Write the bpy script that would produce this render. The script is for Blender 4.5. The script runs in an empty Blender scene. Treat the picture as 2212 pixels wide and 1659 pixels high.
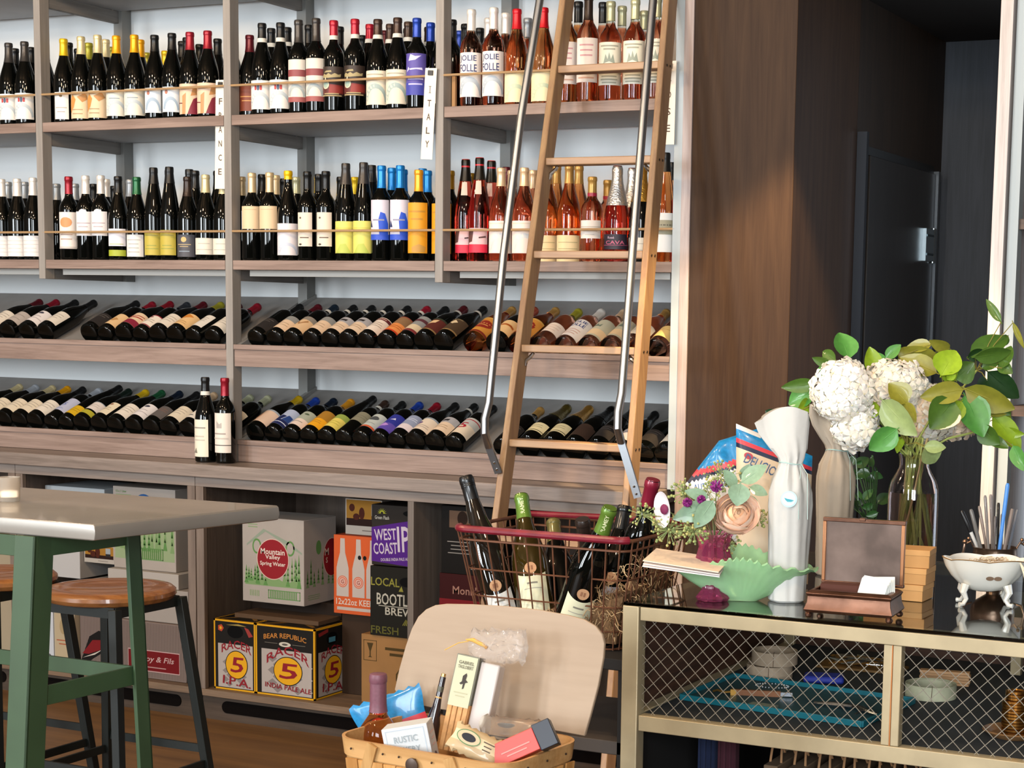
import bpy, math, random
from mathutils import Matrix, Vector
random.seed(7)
C=bpy.context.scene.collection
PI=math.pi
# ---------------------------------------------------------------- camera (fitted to the room)
CF,CX,CY=3841.35,1353.62,1163.87
CR=((0.9023315657172236,-0.42541788960596605,-0.06940723819249564),(0.4306737796384396,0.8964547811375481,0.10434999236977244),(0.017828096988868083,-0.12405016960422466,0.9921157767009446))
CT=Vector((4.9719,-5.2145,1.4922))
def ray(x,y):
    a,b,c=(x-CX)/CF,1.0,-(y-CY)/CF
    return Vector([CR[i][0]*a+CR[i][1]*b+CR[i][2]*c for i in range(3)])
def at(x,y,D): return CT+ray(x,y)*D
def onZ(x,y,z): d=ray(x,y); return CT+d*((z-CT.z)/d.z)
def onY(x,y,Y): d=ray(x,y); return CT+d*((Y-CT.y)/d.y)
# ---------------------------------------------------------------- materials
def lin(c):
    c=c.lstrip('#'); o=[]
    for i in (0,2,4):
        v=int(c[i:i+2],16)/255; o.append(v/12.92 if v<=.04045 else ((v+.055)/1.055)**2.4)
    return tuple(o)+(1,)
MC={}
def mat(col,rough=.5,metal=0,tr=0,ior=1.45,spec=.5,noise=0,scale=8,sheen=0,coat=0,alpha=1,sub=0,bump=0,emis=0,key=None):
    k=('m',col,rough,metal,tr,ior,spec,noise,scale,coat,alpha,sub,bump,emis,key)
    if k in MC: return MC[k]
    m=bpy.data.materials.new('mat'); m.use_nodes=True; nt=m.node_tree; b=nt.nodes['Principled BSDF']
    b.inputs['Base Color'].default_value=lin(col); b.inputs['Roughness'].default_value=rough; b.inputs['Metallic'].default_value=metal
    b.inputs['Transmission Weight'].default_value=tr; b.inputs['IOR'].default_value=ior; b.inputs['Specular IOR Level'].default_value=spec
    b.inputs['Coat Weight'].default_value=coat; b.inputs['Alpha'].default_value=alpha
    if sub: b.inputs['Subsurface Weight'].default_value=sub; b.inputs['Subsurface Radius'].default_value=(.02,.01,.005)
    if emis: b.inputs['Emission Color'].default_value=lin(col); b.inputs['Emission Strength'].default_value=emis
    tc=nt.nodes.new('ShaderNodeTexCoord')
    if noise:
        n=nt.nodes.new('ShaderNodeTexNoise'); n.inputs['Scale'].default_value=scale; n.inputs['Detail'].default_value=4
        nt.links.new(tc.outputs['Object'],n.inputs['Vector'])
        r=nt.nodes.new('ShaderNodeValToRGB'); c=lin(col)
        r.color_ramp.elements[0].position=.3; r.color_ramp.elements[1].position=.7
        r.color_ramp.elements[0].color=tuple(x*(1-noise) for x in c[:3])+(1,); r.color_ramp.elements[1].color=tuple(min(1,x*(1+noise)) for x in c[:3])+(1,)
        nt.links.new(n.outputs['Fac'],r.inputs['Fac']); nt.links.new(r.outputs['Color'],b.inputs['Base Color'])
    if bump:
        n2=nt.nodes.new('ShaderNodeTexNoise'); n2.inputs['Scale'].default_value=scale*3
        nt.links.new(tc.outputs['Object'],n2.inputs['Vector'])
        bu=nt.nodes.new('ShaderNodeBump'); bu.inputs['Strength'].default_value=bump; bu.inputs['Distance'].default_value=.004
        nt.links.new(n2.outputs['Fac'],bu.inputs['Height']); nt.links.new(bu.outputs['Normal'],b.inputs['Normal'])
    MC[k]=m; return m
def wood(c1,c2,axis='x',rough=.5,scale=1.0,coat=0,spec=.4):
    """procedural grain running along the given axis"""
    k=('w',c1,c2,axis,rough,scale,coat,spec)
    if k in MC: return MC[k]
    m=bpy.data.materials.new('wood'); m.use_nodes=True; nt=m.node_tree; b=nt.nodes['Principled BSDF']; b.inputs['Roughness'].default_value=rough
    b.inputs['Coat Weight'].default_value=coat; b.inputs['Specular IOR Level'].default_value=spec
    tc=nt.nodes.new('ShaderNodeTexCoord'); mp=nt.nodes.new('ShaderNodeMapping')
    s=[22*scale]*3; s['xyz'.index(axis)]=1.3*scale; mp.inputs['Scale'].default_value=s
    n=nt.nodes.new('ShaderNodeTexNoise'); n.inputs['Scale'].default_value=1.6; n.inputs['Detail'].default_value=6; n.inputs['Roughness'].default_value=.62; n.inputs['Distortion'].default_value=.5
    mp2=nt.nodes.new('ShaderNodeMapping'); s2=[160*scale]*3; s2['xyz'.index(axis)]=5*scale; mp2.inputs['Scale'].default_value=s2
    n2=nt.nodes.new('ShaderNodeTexNoise'); n2.inputs['Scale'].default_value=1.5; n2.inputs['Detail'].default_value=3
    r=nt.nodes.new('ShaderNodeValToRGB'); r.color_ramp.elements[0].position=.34; r.color_ramp.elements[1].position=.66
    r.color_ramp.elements[0].color=lin(c1); r.color_ramp.elements[1].color=lin(c2)
    mx=nt.nodes.new('ShaderNodeMath'); mx.operation='MULTIPLY_ADD'; mx.inputs[1].default_value=.35
    sb=nt.nodes.new('ShaderNodeMath'); sb.operation='SUBTRACT'; sb.inputs[1].default_value=.5
    nt.links.new(tc.outputs['Object'],mp.inputs['Vector']); nt.links.new(mp.outputs['Vector'],n.inputs['Vector'])
    nt.links.new(tc.outputs['Object'],mp2.inputs['Vector']); nt.links.new(mp2.outputs['Vector'],n2.inputs['Vector'])
    nt.links.new(n2.outputs['Fac'],sb.inputs[0]); nt.links.new(sb.outputs[0],mx.inputs[0]); nt.links.new(n.outputs['Fac'],mx.inputs[2])
    nt.links.new(mx.outputs[0],r.inputs['Fac']); nt.links.new(r.outputs['Color'],b.inputs['Base Color'])
    MC[k]=m; return m
# ---------------------------------------------------------------- text outlines (built-in font) as plain polygons
TG={}
def textgeo(s):
    if s in TG: return TG[s]
    cu=bpy.data.curves.new('t','FONT'); cu.body=s; cu.resolution_u=2; cu.offset=.012
    o=bpy.data.objects.new('t',cu); C.objects.link(o)
    dg=bpy.context.evaluated_depsgraph_get(); me=o.evaluated_get(dg).to_mesh()
    vs=[(v.co.x,v.co.y) for v in me.vertices]; fs=[list(p.vertices) for p in me.polygons]
    x0=min(v[0] for v in vs); x1=max(v[0] for v in vs); y0=min(v[1] for v in vs); y1=max(v[1] for v in vs)
    vs=[((x-x0)/(x1-x0),(y-y0)/(y1-y0)) for x,y in vs]
    o.evaluated_get(dg).to_mesh_clear(); bpy.data.objects.remove(o); bpy.data.curves.remove(cu)
    TG[s]=(vs,fs,(x1-x0)/(y1-y0)); return TG[s]
def sliced(vs,fs,us):
    """cut a flat outline along vertical lines so that it can be bent round a bottle"""
    import bmesh
    bm=bmesh.new(); bv=[bm.verts.new((x,y,0)) for x,y in vs]
    for f in fs:
        try: bm.faces.new([bv[i] for i in f])
        except ValueError: pass
    for u in us:
        bmesh.ops.bisect_plane(bm,geom=bm.verts[:]+bm.edges[:]+bm.faces[:],dist=1e-6,plane_co=(u,0,0),plane_no=(1,0,0))
    bm.verts.index_update(); o=([(v.co.x,v.co.y) for v in bm.verts],[[v.index for v in f.verts] for f in bm.faces]); bm.free(); return o
def FM(o,u=(1,0,0),v=(0,0,1)):
    """frame: u right, v up, w = towards the viewer of the face"""
    u=Vector(u).normalized(); v=Vector(v).normalized(); w=u.cross(v)
    return Matrix(((u.x,v.x,w.x,o[0]),(u.y,v.y,w.y,o[1]),(u.z,v.z,w.z,o[2]),(0,0,0,1)))
I4=Matrix.Identity(4)
class MB:
    def __init__(s): s.v=[];s.f=[];s.mi=[];s.ms=[]
    def idx(s,m):
        if m not in s.ms: s.ms.append(m)
        return s.ms.index(m)
    def add(s,vs,fs,m,M=None):
        n=len(s.v); k=s.idx(m)
        if M is not None: vs=[M@Vector(v) for v in vs]
        s.v+=[tuple(v) for v in vs]
        for f in fs: s.f.append([i+n for i in f]); s.mi.append(k)
        return s
    def box(s,x0,x1,y0,y1,z0,z1,m,M=None):
        vs=[(x,y,z) for x in (x0,x1) for y in (y0,y1) for z in (z0,z1)]
        return s.add(vs,[(0,1,3,2),(4,6,7,5),(0,4,5,1),(2,3,7,6),(0,2,6,4),(1,5,7,3)],m,M)
    def bar(s,p0,p1,w,d,m,up=(0,1,0),taper=1):
        p0=Vector(p0);p1=Vector(p1); a=(p1-p0).normalized(); u=Vector(up); u=(u-a*u.dot(a)).normalized(); r=a.cross(u)
        vs=[]
        for p,t in ((p0,1),(p1,taper)):
            for i,j in ((-1,-1),(1,-1),(1,1),(-1,1)): vs.append(p+r*i*w/2*t+u*j*d/2*t)
        return s.add(vs,[(3,2,1,0),(4,5,6,7),(0,1,5,4),(1,2,6,5),(2,3,7,6),(3,0,4,7)],m)
    def lathe(s,prof,m,n=24,M=None,mfun=None,sx=1,sy=1):
        vs=[];fs=[];ring=[]
        for r,z in prof:
            if r<1e-6: ring.append([len(vs)]); vs.append((0,0,z))
            else:
                ring.append(list(range(len(vs),len(vs)+n)))
                vs+=[(sx*r*math.cos(2*PI*i/n),sy*r*math.sin(2*PI*i/n),z) for i in range(n)]
        base=len(s.v); s.add(vs,[],m,M)
        for a in range(len(ring)-1):
            A,B=ring[a],ring[a+1]; mm=mfun((prof[a][1]+prof[a+1][1])/2) if mfun else m; k=s.idx(mm)
            for i in range(n):
                j=(i+1)%n
                if len(A)==1 and len(B)==1: continue
                if len(A)==1: f=[A[0],B[j],B[i]]
                elif len(B)==1: f=[A[i],A[j],B[0]]
                else: f=[A[i],A[j],B[j],B[i]]
                s.f.append([q+base for q in f]); s.mi.append(k)
        return s
    def tube(s,pts,r,m,n=8,closed=False,M=None,rs=None):
        pts=[Vector(p) for p in pts]; N=len(pts); vs=[];fs=[]; u=None
        for i,p in enumerate(pts):
            a=(pts[(i+1)%N]-pts[i-1]) if closed else (pts[min(i+1,N-1)]-pts[max(i-1,0)])
            if a.length<1e-9: a=Vector((0,0,1))
            a.normalize()
            if u is None: u=Vector((0,0,1)) if abs(a.z)<.9 else Vector((1,0,0))
            u=(u-a*u.dot(a)); u=u.normalized() if u.length>1e-6 else Vector((1,0,0)); w=a.cross(u); rr=rs[i] if rs else r
            vs+=[p+(u*math.cos(2*PI*k/n)+w*math.sin(2*PI*k/n))*rr for k in range(n)]
        for i in range(N if closed else N-1):
            b=((i+1)%N)*n
            for k in range(n): k2=(k+1)%n; fs.append((i*n+k,b+k,b+k2,i*n+k2))
        if not closed: fs.append(tuple(range(n))); fs.append(tuple((N-1)*n+k for k in reversed(range(n))))
        return s.add(vs,[tuple(reversed(f)) for f in fs],m,M)
    def ball(s,c,r,m,n=10,M=None,sx=1,sy=1,sz=1):
        k=max(4,n//2); prof=[(r*math.sin(PI*i/k),-r*math.cos(PI*i/k)*sz) for i in range(k+1)]
        prof[0]=(0,prof[0][1]); prof[-1]=(0,prof[-1][1])
        T=Matrix.Translation(c)
        return s.lathe(prof,m,n,(M@T) if M is not None else T,sx=sx,sy=sy)
    def prism(s,pts,w0,w1,m,M=None):
        """2-D outline (u,v), counter-clockwise, extruded along w"""
        n=len(pts); vs=[(x,y,w0) for x,y in pts]+[(x,y,w1) for x,y in pts]
        return s.add(vs,[tuple(reversed(range(n))),tuple(range(n,2*n))]+[(i,(i+1)%n,n+(i+1)%n,n+i) for i in range(n)],m,M)
    # flat marks in a frame
    def r2(s,M,u0,u1,v0,v1,m,w=.0004): return s.add([(u0,v0,w),(u1,v0,w),(u1,v1,w),(u0,v1,w)],[(0,1,2,3)],m,M)
    def e2(s,M,u,v,a,b,m,w=.0006,n=24): return s.add([(u+a*math.cos(2*PI*i/n),v+b*math.sin(2*PI*i/n),w) for i in range(n)],[tuple(range(n))],m,M)
    def p2(s,M,pts,m,w=.0006): return s.add([(a,b,w) for a,b in pts],[tuple(range(len(pts)))],m,M)
    def frame2(s,M,u0,u1,v0,v1,t,m,w=.0006):
        for a in ((u0,u1,v0,v0+t),(u0,u1,v1-t,v1),(u0,u0+t,v0,v1),(u1-t,u1,v0,v1)): s.r2(M,*a,m,w)
        return s
    def t2(s,M,txt,u,v,h,m,w=None,al='c',wl=.0010,bend=0,rot=0,shear=0):
        """text; (u,v) = anchor of its bottom edge, h = height, w = overall width"""
        g,f,asp=textgeo(txt); W=w if w else h*asp
        u0={'c':-W/2,'l':0,'r':-W}[al]; cr,sr=math.cos(rot),math.sin(rot); vs=[]
        for x,y in g:
            a=u0+x*W; b=y*h; a+=shear*b
            if bend: b+=bend*(a*a)
            vs.append((u+a*cr-b*sr,v+a*sr+b*cr,wl))
        return s.add(vs,f,m,M)
    def lines(s,M,u0,u1,v0,v1,n,m,h=None,w=.0005,seed=1):
        rn=random.Random(seed)
        for i in range(n):
            vv=v1-(v1-v0)*(i+.5)/n; hh=h or (v1-v0)/n*.3; a=rn.uniform(0,.2)*(u1-u0); s.r2(M,u0+a,u1-a,vv-hh/2,vv+hh/2,m,w)
        return s
    def mesh(s,name,sharp=35):
        me=bpy.data.meshes.new(name); me.from_pydata(s.v,[],s.f)
        for m in s.ms: me.materials.append(m)
        me.polygons.foreach_set('material_index',s.mi); me.polygons.foreach_set('use_smooth',[True]*len(s.f))
        me.update(); me.set_sharp_from_angle(angle=math.radians(sharp)); return me
    def build(s,name,parent=None,bev=0,sharp=35,loc=None,rz=0):
        o=bpy.data.objects.new(name,s.mesh(name,sharp)); C.objects.link(o)
        if parent is not None: o.parent=parent
        if loc is not None: o.location=loc
        if rz: o.rotation_euler=(0,0,rz)
        if bev:
            b=o.modifiers.new('bevel','BEVEL'); b.width=bev; b.segments=2; b.limit_method='ANGLE'; b.angle_limit=math.radians(40)
        return o
def tag(o,label,cat,group=None,kind=None):
    o['label']=label; o['category']=cat
    if group: o['group']=group
    if kind: o['kind']=kind
    return o
def thing(name,label,cat,loc=(0,0,0),rz=0,group=None):
    o=bpy.data.objects.new(name,None); o.empty_display_size=.05; C.objects.link(o); o.location=loc; o.rotation_euler=(0,0,rz)
    return tag(o,label,cat,group)
def struct(name,mb,bev=0):
    o=mb.build(name,bev=bev); o['kind']='structure'; return o
def copyobj(o,parent=None,name=None):
    c=o.copy(); C.objects.link(c); c.parent=parent
    return c
def rotM(x=0,y=0,z=0,loc=(0,0,0)): return Matrix.Translation(loc)@Matrix.Rotation(z,4,'Z')@Matrix.Rotation(y,4,'Y')@Matrix.Rotation(x,4,'X')
# ================================================================ room shell
W_SHELFX=wood('#77706a','#8f8780','x',.55); W_SHELFZ=wood('#827c76','#938c85','z',.55); W_SHELFY=wood('#65615d','#787470','y',.6)
W_PINK=wood('#776359','#947f74','x',.5,spec=.3); W_PINKZ=wood('#988680','#b3a49e','z',.5); W_COUNTER=wood('#6c6058','#8d7f76','x',.33)
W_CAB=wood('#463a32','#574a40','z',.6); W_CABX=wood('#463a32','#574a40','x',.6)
W_DARK=wood('#33241a','#3f2e21','z',.55,spec=.12); W_NIGHT=wood('#201d1d','#2c2828','z',.5)
WALLM=mat('#cacdce',.85,noise=.03,scale=2)
mb=MB(); mb.box(-3.5,7.5,-8.2,2.4,-.1,0,wood('#5c4025','#74532f','x',.5,scale=.3)); struct('floor',mb)
mb=MB(); mb.box(-3.5,7.5,-8.2,2.4,3.5,3.6,mat('#5f564e',.9)); struct('ceiling',mb)
mb=MB(); mb.box(-3.5,2.70,.49,.60,0,3.5,WALLM); struct('wall_back',mb)
mb=MB(); mb.box(-3.6,-3.5,-8.2,.6,0,3.5,mat('#5c5651',.9)); struct('wall_left',mb)
mb=MB(); mb.box(7.5,7.6,-8.2,2.4,0,3.5,mat('#3c342e',.9)); struct('wall_right',mb)
mb=MB(); wm=mat('#2e2925',.9)
wins=[(-2.4,-1.5),(-.9,0.0),(2.6,3.5),(4.9,6.05),(6.2,7.35)]
xs=[-3.5]+[a for w in wins for a in w]+[7.5]
for i in range(0,len(xs),2): mb.box(xs[i],xs[i+1],-8.3,-8.2,0,3.5,wm)
for a,b in wins: mb.box(a,b,-8.3,-8.2,0,1.0,wm); mb.box(a,b,-8.3,-8.2,3.4,3.5,wm)
struct('wall_front',mb)
for i,(a,b) in enumerate(wins):
    mb=MB(); fm=mat('#3a3633',.5); t=.05
    mb.box(a,b,-8.28,-8.22,1.0,1.0+t,fm); mb.box(a,b,-8.28,-8.22,3.4-t,3.4,fm); mb.box(a,a+t,-8.28,-8.22,1.0+t,3.4-t,fm); mb.box(b-t,b,-8.28,-8.22,1.0+t,3.4-t,fm); mb.box((a+b)/2-.02,(a+b)/2+.02,-8.28,-8.22,1.0+t,3.4-t,fm)
    o=mb.build('window_%d'%(i+1)); o['kind']='structure'
# pilaster and passage at the right
mb=MB(); mb.box(2.70,3.04,0,.60,0,3.5,W_DARK); struct('trim_1',mb,.002)
mb=MB(); mb.box(2.94,3.04,.60,2.3,0,3.5,wood('#241a12','#30241a','z',.5,spec=.2)); struct('wall_passage',mb)
mb=MB(); mb.box(3.04,3.9,1.64,1.74,0,3.5,wood('#363b42','#41464e','z',.6)); struct('wall_far',mb)
mb=MB(); mb.box(3.04,3.9,0.02,1.64,2.56,3.5,mat('#15120f',.8)); struct('trim_2',mb)
# door let into the passage wall (its face looks to +X)
d=thing('door_1','','door'); del d['label']; del d['category']; d['kind']='structure'
mb=MB(); DM=wood('#1c1917','#262220','z',.4)
mb.box(3.042,3.058,.70,1.50,.02,2.05,DM); mb.build('door_panel',d,.002)
mb=MB(); mb.box(3.041,3.075,.600,.622,0,2.12,mat('#3d4148',.25,metal=.6)); mb.box(3.041,3.070,1.505,1.53,.0,2.06,mat('#5c6268',.3,metal=.6)); mb.box(3.041,3.050,.622,1.505,2.052,2.08,mat('#0c0b0a',.6)); mb.build('door_frame',d)
mb=MB(); mb.box(3.058,3.072,1.36,1.47,1.72,1.84,mat('#aebdc4',.25,metal=1)); 
for z in (1.745,1.815): mb.box(3.072,3.074,1.37,1.46,z-.004,z+.004,mat('#5c6a70',.4,metal=1))
mb.lathe([(0,0),(.008,0),(.008,.13),(0,.13)],mat('#c8d6dc',.2,metal=1),12,Matrix.Translation((3.066,1.478,1.715))); mb.build('door_hinge',d)
# next run of shelving beyond the passage
s2=thing('shelving_unit','pale-edged wooden shelving with dark back, beyond the passage at right edge','shelving',(3.66,0,0))
mb=MB(); mb.box(0,.037,0,.45,0,3.4,wood('#b3a9a4','#d6ccc8','z',.4)); mb.build('side_panel',s2,.001)
mb=MB(); mb.box(.043,.073,.02,.07,0,3.4,mat('#aab3b6',.6)); mb.build('post',s2)
mb=MB(); mb.box(.073,.9,.40,.45,0,3.4,mat('#33281f',.7)); mb.build('back_panel',s2)
for z in (1.22,1.765,2.3):
    mb=MB(); mb.box(.074,.9,.03,.399,z,z+.03,wood('#4a3a30','#665043','x',.5)); mb.build('shelf_board',s2)
# ================================================================ wine shelving
sh=thing('wine_shelving','tall grey-brown wooden wine shelving with two rod-fronted shelves and two slanted racks','shelving',(0,0,0))
S=.88
TAN=mat('#a3845f',.45)
for i in (-3,-2,-1,0,1,2):
    X=i*S; low=(.941 if i%2 else 1.595)
    mb=MB(); mb.box(X,X+.031,0,.05,low,3.3,W_SHELFZ); mb.build('post',sh,.0015)
    mb=MB(); mb.box(X+.002,X+.044,.435,.489,low,3.3,mat('#6f6f6c',.6,noise=.06,scale=12)); mb.build('rear_post',sh,.001)
    for zt,zb in ((2.651,2.605),(2.141,2.097),(1.633,1.595)):
        mb=MB(); mb.box(X+.003,X+.028,.05,.435,zb,zt,W_SHELFY); mb.build('bracket',sh,.001)
for i in (-3,-2,-1,0,1,2):
    x0=i*S+.033; x1=(i+1)*S-.002 if i<2 else 2.637
    for k,(zt,zb) in enumerate(((2.687,2.651),(2.177,2.141),(1.667,1.633))):
        mb=MB(); mb.box(x0,x1,0.001,.02,zb+.0005,zt,W_PINK); mb.box(x0,x1,0.0205,.434,zb+.0005,zt,mat('#96979a',.6,noise=.05,scale=10)); mb.build('shelf_board',sh,.0012)
        if k==2:
            mb=MB(); mb.box(x0+.03,x1-.03,.06,.08,1.612,1.633,mat('#a9a6a0',.6)); mb.build('under_rail',sh)
        if k:
            z=zt+.103
            mb=MB(); mb.tube([(x0-.014,.004,z),(x1+.008,.004,z)],.0042,TAN,8); mb.build('guard_rod',sh)
        if k==1 and i==2:
            mb=MB(); mb.box(x0+.0,x0+.012,.05,.062,zt,zt+.105,mat('#c89a6a',.5)); mb.build('rod_support',sh)
# frame at the right end: blue-grey painted strip and a pale wooden edge
mb=MB(); mb.box(2.638,2.667,0,.489,.941,3.4,mat('#a5adb0',.6,noise=.05,scale=10)); mb.build('end_panel',sh,.001)
mb=MB(); mb.box(2.6675,2.699,-.004,.489,0,3.4,W_PINKZ); mb.build('end_frame',sh,.001)
# slanted racks
for (x0,x1) in ((-3.2,.878),(.914,2.637)):
    for k,(zb,zt,yf,zs,ze) in enumerate(((1.288,1.367,0,1.345,1.543),(.942,1.022,.016,1.0,1.19))):
        r=MB(); th=.014
        r.add([(x0,yf+.018,zs),(x1,yf+.018,zs),(x1,.489,ze),(x0,.489,ze),(x0,yf+.018,zs-th),(x1,yf+.018,zs-th),(x1,.489,ze-th),(x0,.489,ze-th)],[(0,1,2,3),(7,6,5,4),(0,4,5,1),(2,6,7,3),(1,5,6,2),(0,3,7,4)],mat('#807c78',.6,noise=.08,scale=14)); r.build('rack_floor',sh)
        r=MB(); r.box(x0,x1,yf+.004,yf+.017,zb,zt-.018,W_PINK); r.box(x0,x1,yf-.002,yf+.018,zt-.018,zt,W_PINK)
        if k==0: r.box(x0,x1,yf+.017,.47,zb,zb+.008,W_SHELFX)
        r.build('rack_front',sh,.0012)
        if x0>0:
            r=MB(); r.add([(x0,yf+.019,zs-.01),(x0+.016,yf+.019,zs-.01),(x0+.016,.488,ze),(x0,.488,ze),(x0,yf+.019,zs+.022),(x0+.016,yf+.019,zs+.022),(x0+.016,.488,ze+.012),(x0,.488,ze+.012)],[(3,2,1,0),(4,5,6,7),(0,1,5,4),(2,3,7,6),(1,2,6,5),(3,0,4,7)],mat('#7c7a77',.6)); r.build('rack_side',sh)
# counter and base cabinets
ct=MB(); ct.box(-3.2,2.637,-.15,.489,.895,.941,W_COUNTER); tag(ct.build('counter_top',bev=.003),'long grey-brown wooden counter top below the bottle racks','counter')
GR='base cabinets under the counter'
def cabinet(x0,x1,label,divs=(),dbl=False):
    t=thing('base_cabinet',label,'cabinet',(x0,-.12,0),0,GR); w=x1-x0
    mb=MB(); mb.box(0,w,0,.022,.858,.894,W_CABX if 0 else wood('#6c6059','#7f736a','x',.55)); mb.build('top_rail',t,.001)
    mb=MB(); mb.box(0,w,.001,.56,.092,.117,wood('#5c4a3a','#765f4a','x',.5)); mb.build('bottom_shelf',t,.001)
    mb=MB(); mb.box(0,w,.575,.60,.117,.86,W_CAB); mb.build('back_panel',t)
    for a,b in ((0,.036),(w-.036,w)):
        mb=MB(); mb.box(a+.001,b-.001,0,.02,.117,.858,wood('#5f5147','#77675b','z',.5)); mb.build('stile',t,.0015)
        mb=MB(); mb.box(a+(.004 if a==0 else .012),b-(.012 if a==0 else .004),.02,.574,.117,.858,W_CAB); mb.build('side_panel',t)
    for dx in divs:
        mb=MB(); mb.box(dx-x0,dx-x0+.024,.001,.574,.117,.858,wood('#5c524b','#6c625a','z',.55)); mb.build('divider',t,.001)
    mb=MB(); mb.box(.0,w,.03,.05,0,.092,wood('#3c322a','#4a3e35','x',.7,spec=.15)); mb.build('toe_kick',t)
    # long rounded vent cut, a raised near-black plate whose colour stands in for the recess's shade
    mb=MB(); n=10; a,b=.11,w-.12; pts=[]
    for cxx,s in ((b,1),(a,-1)):
        for i in range(n+1):
            an=-PI/2+PI*i/n if s>0 else PI/2+PI*i/n; pts.append((cxx+.022*math.cos(an),.052+.022*math.sin(an)))
    mb.prism(pts,0,.004,mat('#0c0908',.95,spec=.05),FM((0,.03,0))); mb.build('vent_slot',t)
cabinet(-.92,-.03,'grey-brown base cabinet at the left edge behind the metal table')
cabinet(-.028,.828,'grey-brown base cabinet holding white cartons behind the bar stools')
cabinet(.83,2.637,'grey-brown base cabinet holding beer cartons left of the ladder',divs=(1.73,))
UF=[('e',-0.1842,0.0600,0.3082,'g','k','ash','arcw'),
('e',-0.1041,0.0600,0.3097,'g','k','ash','arcw'),
('l',0.0895,0.0600,0.3105,'g','k','yel','wcrest'),
('l',0.1742,0.0600,0.3146,'g','k','crm','map'),
('l',0.2543,0.0600,0.3160,'g','k','crm','map'),
('l',0.3436,0.0600,0.3089,'g','k','gold','arc'),
('l',0.4286,0.0600,0.3080,'g','k','gold','arc'),
('l',0.5228,0.0600,0.3025,'g','k','blk','arcb'),
('l',0.6029,0.0600,0.3051,'g','k','blk','arcb'),
('l',0.6849,0.0600,0.3048,'g','k','red','pburg'),
('l',0.7650,0.0600,0.3053,'g','k','red','pburg'),
('l',0.8450,0.0600,0.3042,'g','k','red','arcw'),
('m',0.9250,0.0600,0.2873,'g','k','dred','red'),
('m',1.0050,0.0600,0.3193,'g','k','blkb','arcw'),
('m',1.0850,0.0600,0.3169,'g','k','blkb','arcw'),
('m',1.1621,0.0600,0.3219,'b','k','ash','stripe'),
('m',1.2361,0.0600,0.3238,'b','k','ash','stripe'),
('m',1.3101,0.0600,0.3125,'b','k','crimb','brown'),
('m',1.3982,0.0600,0.3126,'b','k','crimb','brown'),
('m',1.4916,0.0600,0.3068,'g','k','brnb','cream'),
('m',1.5716,0.0600,0.3077,'g','k','brnb','cream'),
('m',1.6487,0.0600,0.3022,'b','k','blue','violet'),
('m',1.7258,0.0600,0.3067,'g','k','blk','cream'),
('r',1.8616,0.0600,0.3187,'b','r','wht','jolie'),
('r',1.9475,0.0600,0.3199,'b','r','wht','jolie'),
('r',2.0352,0.0600,0.3106,'g','o','scar','palearc'),
('r',2.1353,0.0600,0.3094,'g','o','scar','palearc'),
('r',2.2248,0.0600,0.3263,'b','o','blk','wpink'),
('r',2.2989,0.0600,0.3409,'b','r','brn','wpink'),
('r',2.3794,0.0600,0.3153,'b','r','sage','crest'),
('r',2.4664,0.0600,0.3167,'b','r','sage','crest'),
('r',2.5426,0.0600,0.3195,'b','r','sage','crest')]
UB=[('e',-0.2389,0.1491,0.3026,'g','k','blk',''),
('e',-0.1590,0.1528,0.3042,'g','k','blk',''),
('l',-0.0759,0.1402,0.3093,'g','k','blk',''),
('l',-0.0539,0.2419,0.2964,'g','k','blk',''),
('l',0.0452,0.1358,0.3090,'g','k','blk',''),
('l',0.0203,0.2118,0.2981,'g','k','blk',''),
('l',0.1320,0.1484,0.3058,'g','k','olv',''),
('l',0.2158,0.1469,0.3142,'g','k','crm',''),
('l',0.1848,0.2207,0.2982,'g','k','olv',''),
('l',0.3793,0.1500,0.3059,'g','k','gold',''),
('l',0.2135,0.3800,0.2977,'g','k','olv',''),
('l',0.3212,0.3600,0.2971,'g','k','yel',''),
('l',0.5385,0.1950,0.2989,'g','k','blk',''),
('l',0.6011,0.1450,0.3020,'g','k','blk',''),
('l',0.5508,0.2800,0.2992,'g','k','blk',''),
('l',0.7143,0.1800,0.2972,'g','k','blk',''),
('m',0.9742,0.1552,0.3174,'g','k','blkb',''),
('m',1.0533,0.1430,0.3148,'g','k','blkb',''),
('m',1.1230,0.1757,0.3244,'b','k','blk',''),
('m',1.1827,0.1318,0.3062,'b','k','blk',''),
('m',1.2179,0.1969,0.3231,'b','k','dgrn',''),
('m',1.2753,0.1457,0.3062,'b','k','blk',''),
('m',1.2731,0.2463,0.3038,'b','k','blk',''),
('m',1.2553,0.3182,0.3024,'b','k','blk',''),
('m',1.4012,0.1466,0.3080,'g','k','crimb',''),
('m',1.4090,0.2273,0.2978,'g','k','dred',''),
('m',1.4809,0.1533,0.3055,'g','k','brnb',''),
('m',1.5048,0.2266,0.3008,'b','k','blk',''),
('m',1.5605,0.1447,0.3075,'g','k','brnb',''),
('m',1.5954,0.2194,0.2995,'g','k','brnb',''),
('m',1.6421,0.1580,0.3025,'b','k','blue',''),
('r',1.7340,0.1491,0.3062,'b','k','blk',''),
('r',1.6489,0.3400,0.3016,'b','k','blue',''),
('r',1.7418,0.2227,0.3026,'b','k','blk',''),
('r',1.7434,0.3200,0.3034,'b','k','blk',''),
('r',1.8734,0.1540,0.3048,'b','r','wht',''),
('r',1.9465,0.1424,0.3158,'b','r','wht',''),
('r',2.0109,0.1789,0.3009,'b','r','gry',''),
('r',1.9131,0.3800,0.2942,'b','r','gry',''),
('r',2.2163,0.1500,0.3384,'b','o','blk',''),
('r',2.3045,0.1548,0.3318,'b','r','blk',''),
('r',2.3780,0.1461,0.3144,'b','r','sage',''),
('r',2.4382,0.1892,0.3029,'b','r','sage','')]
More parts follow.
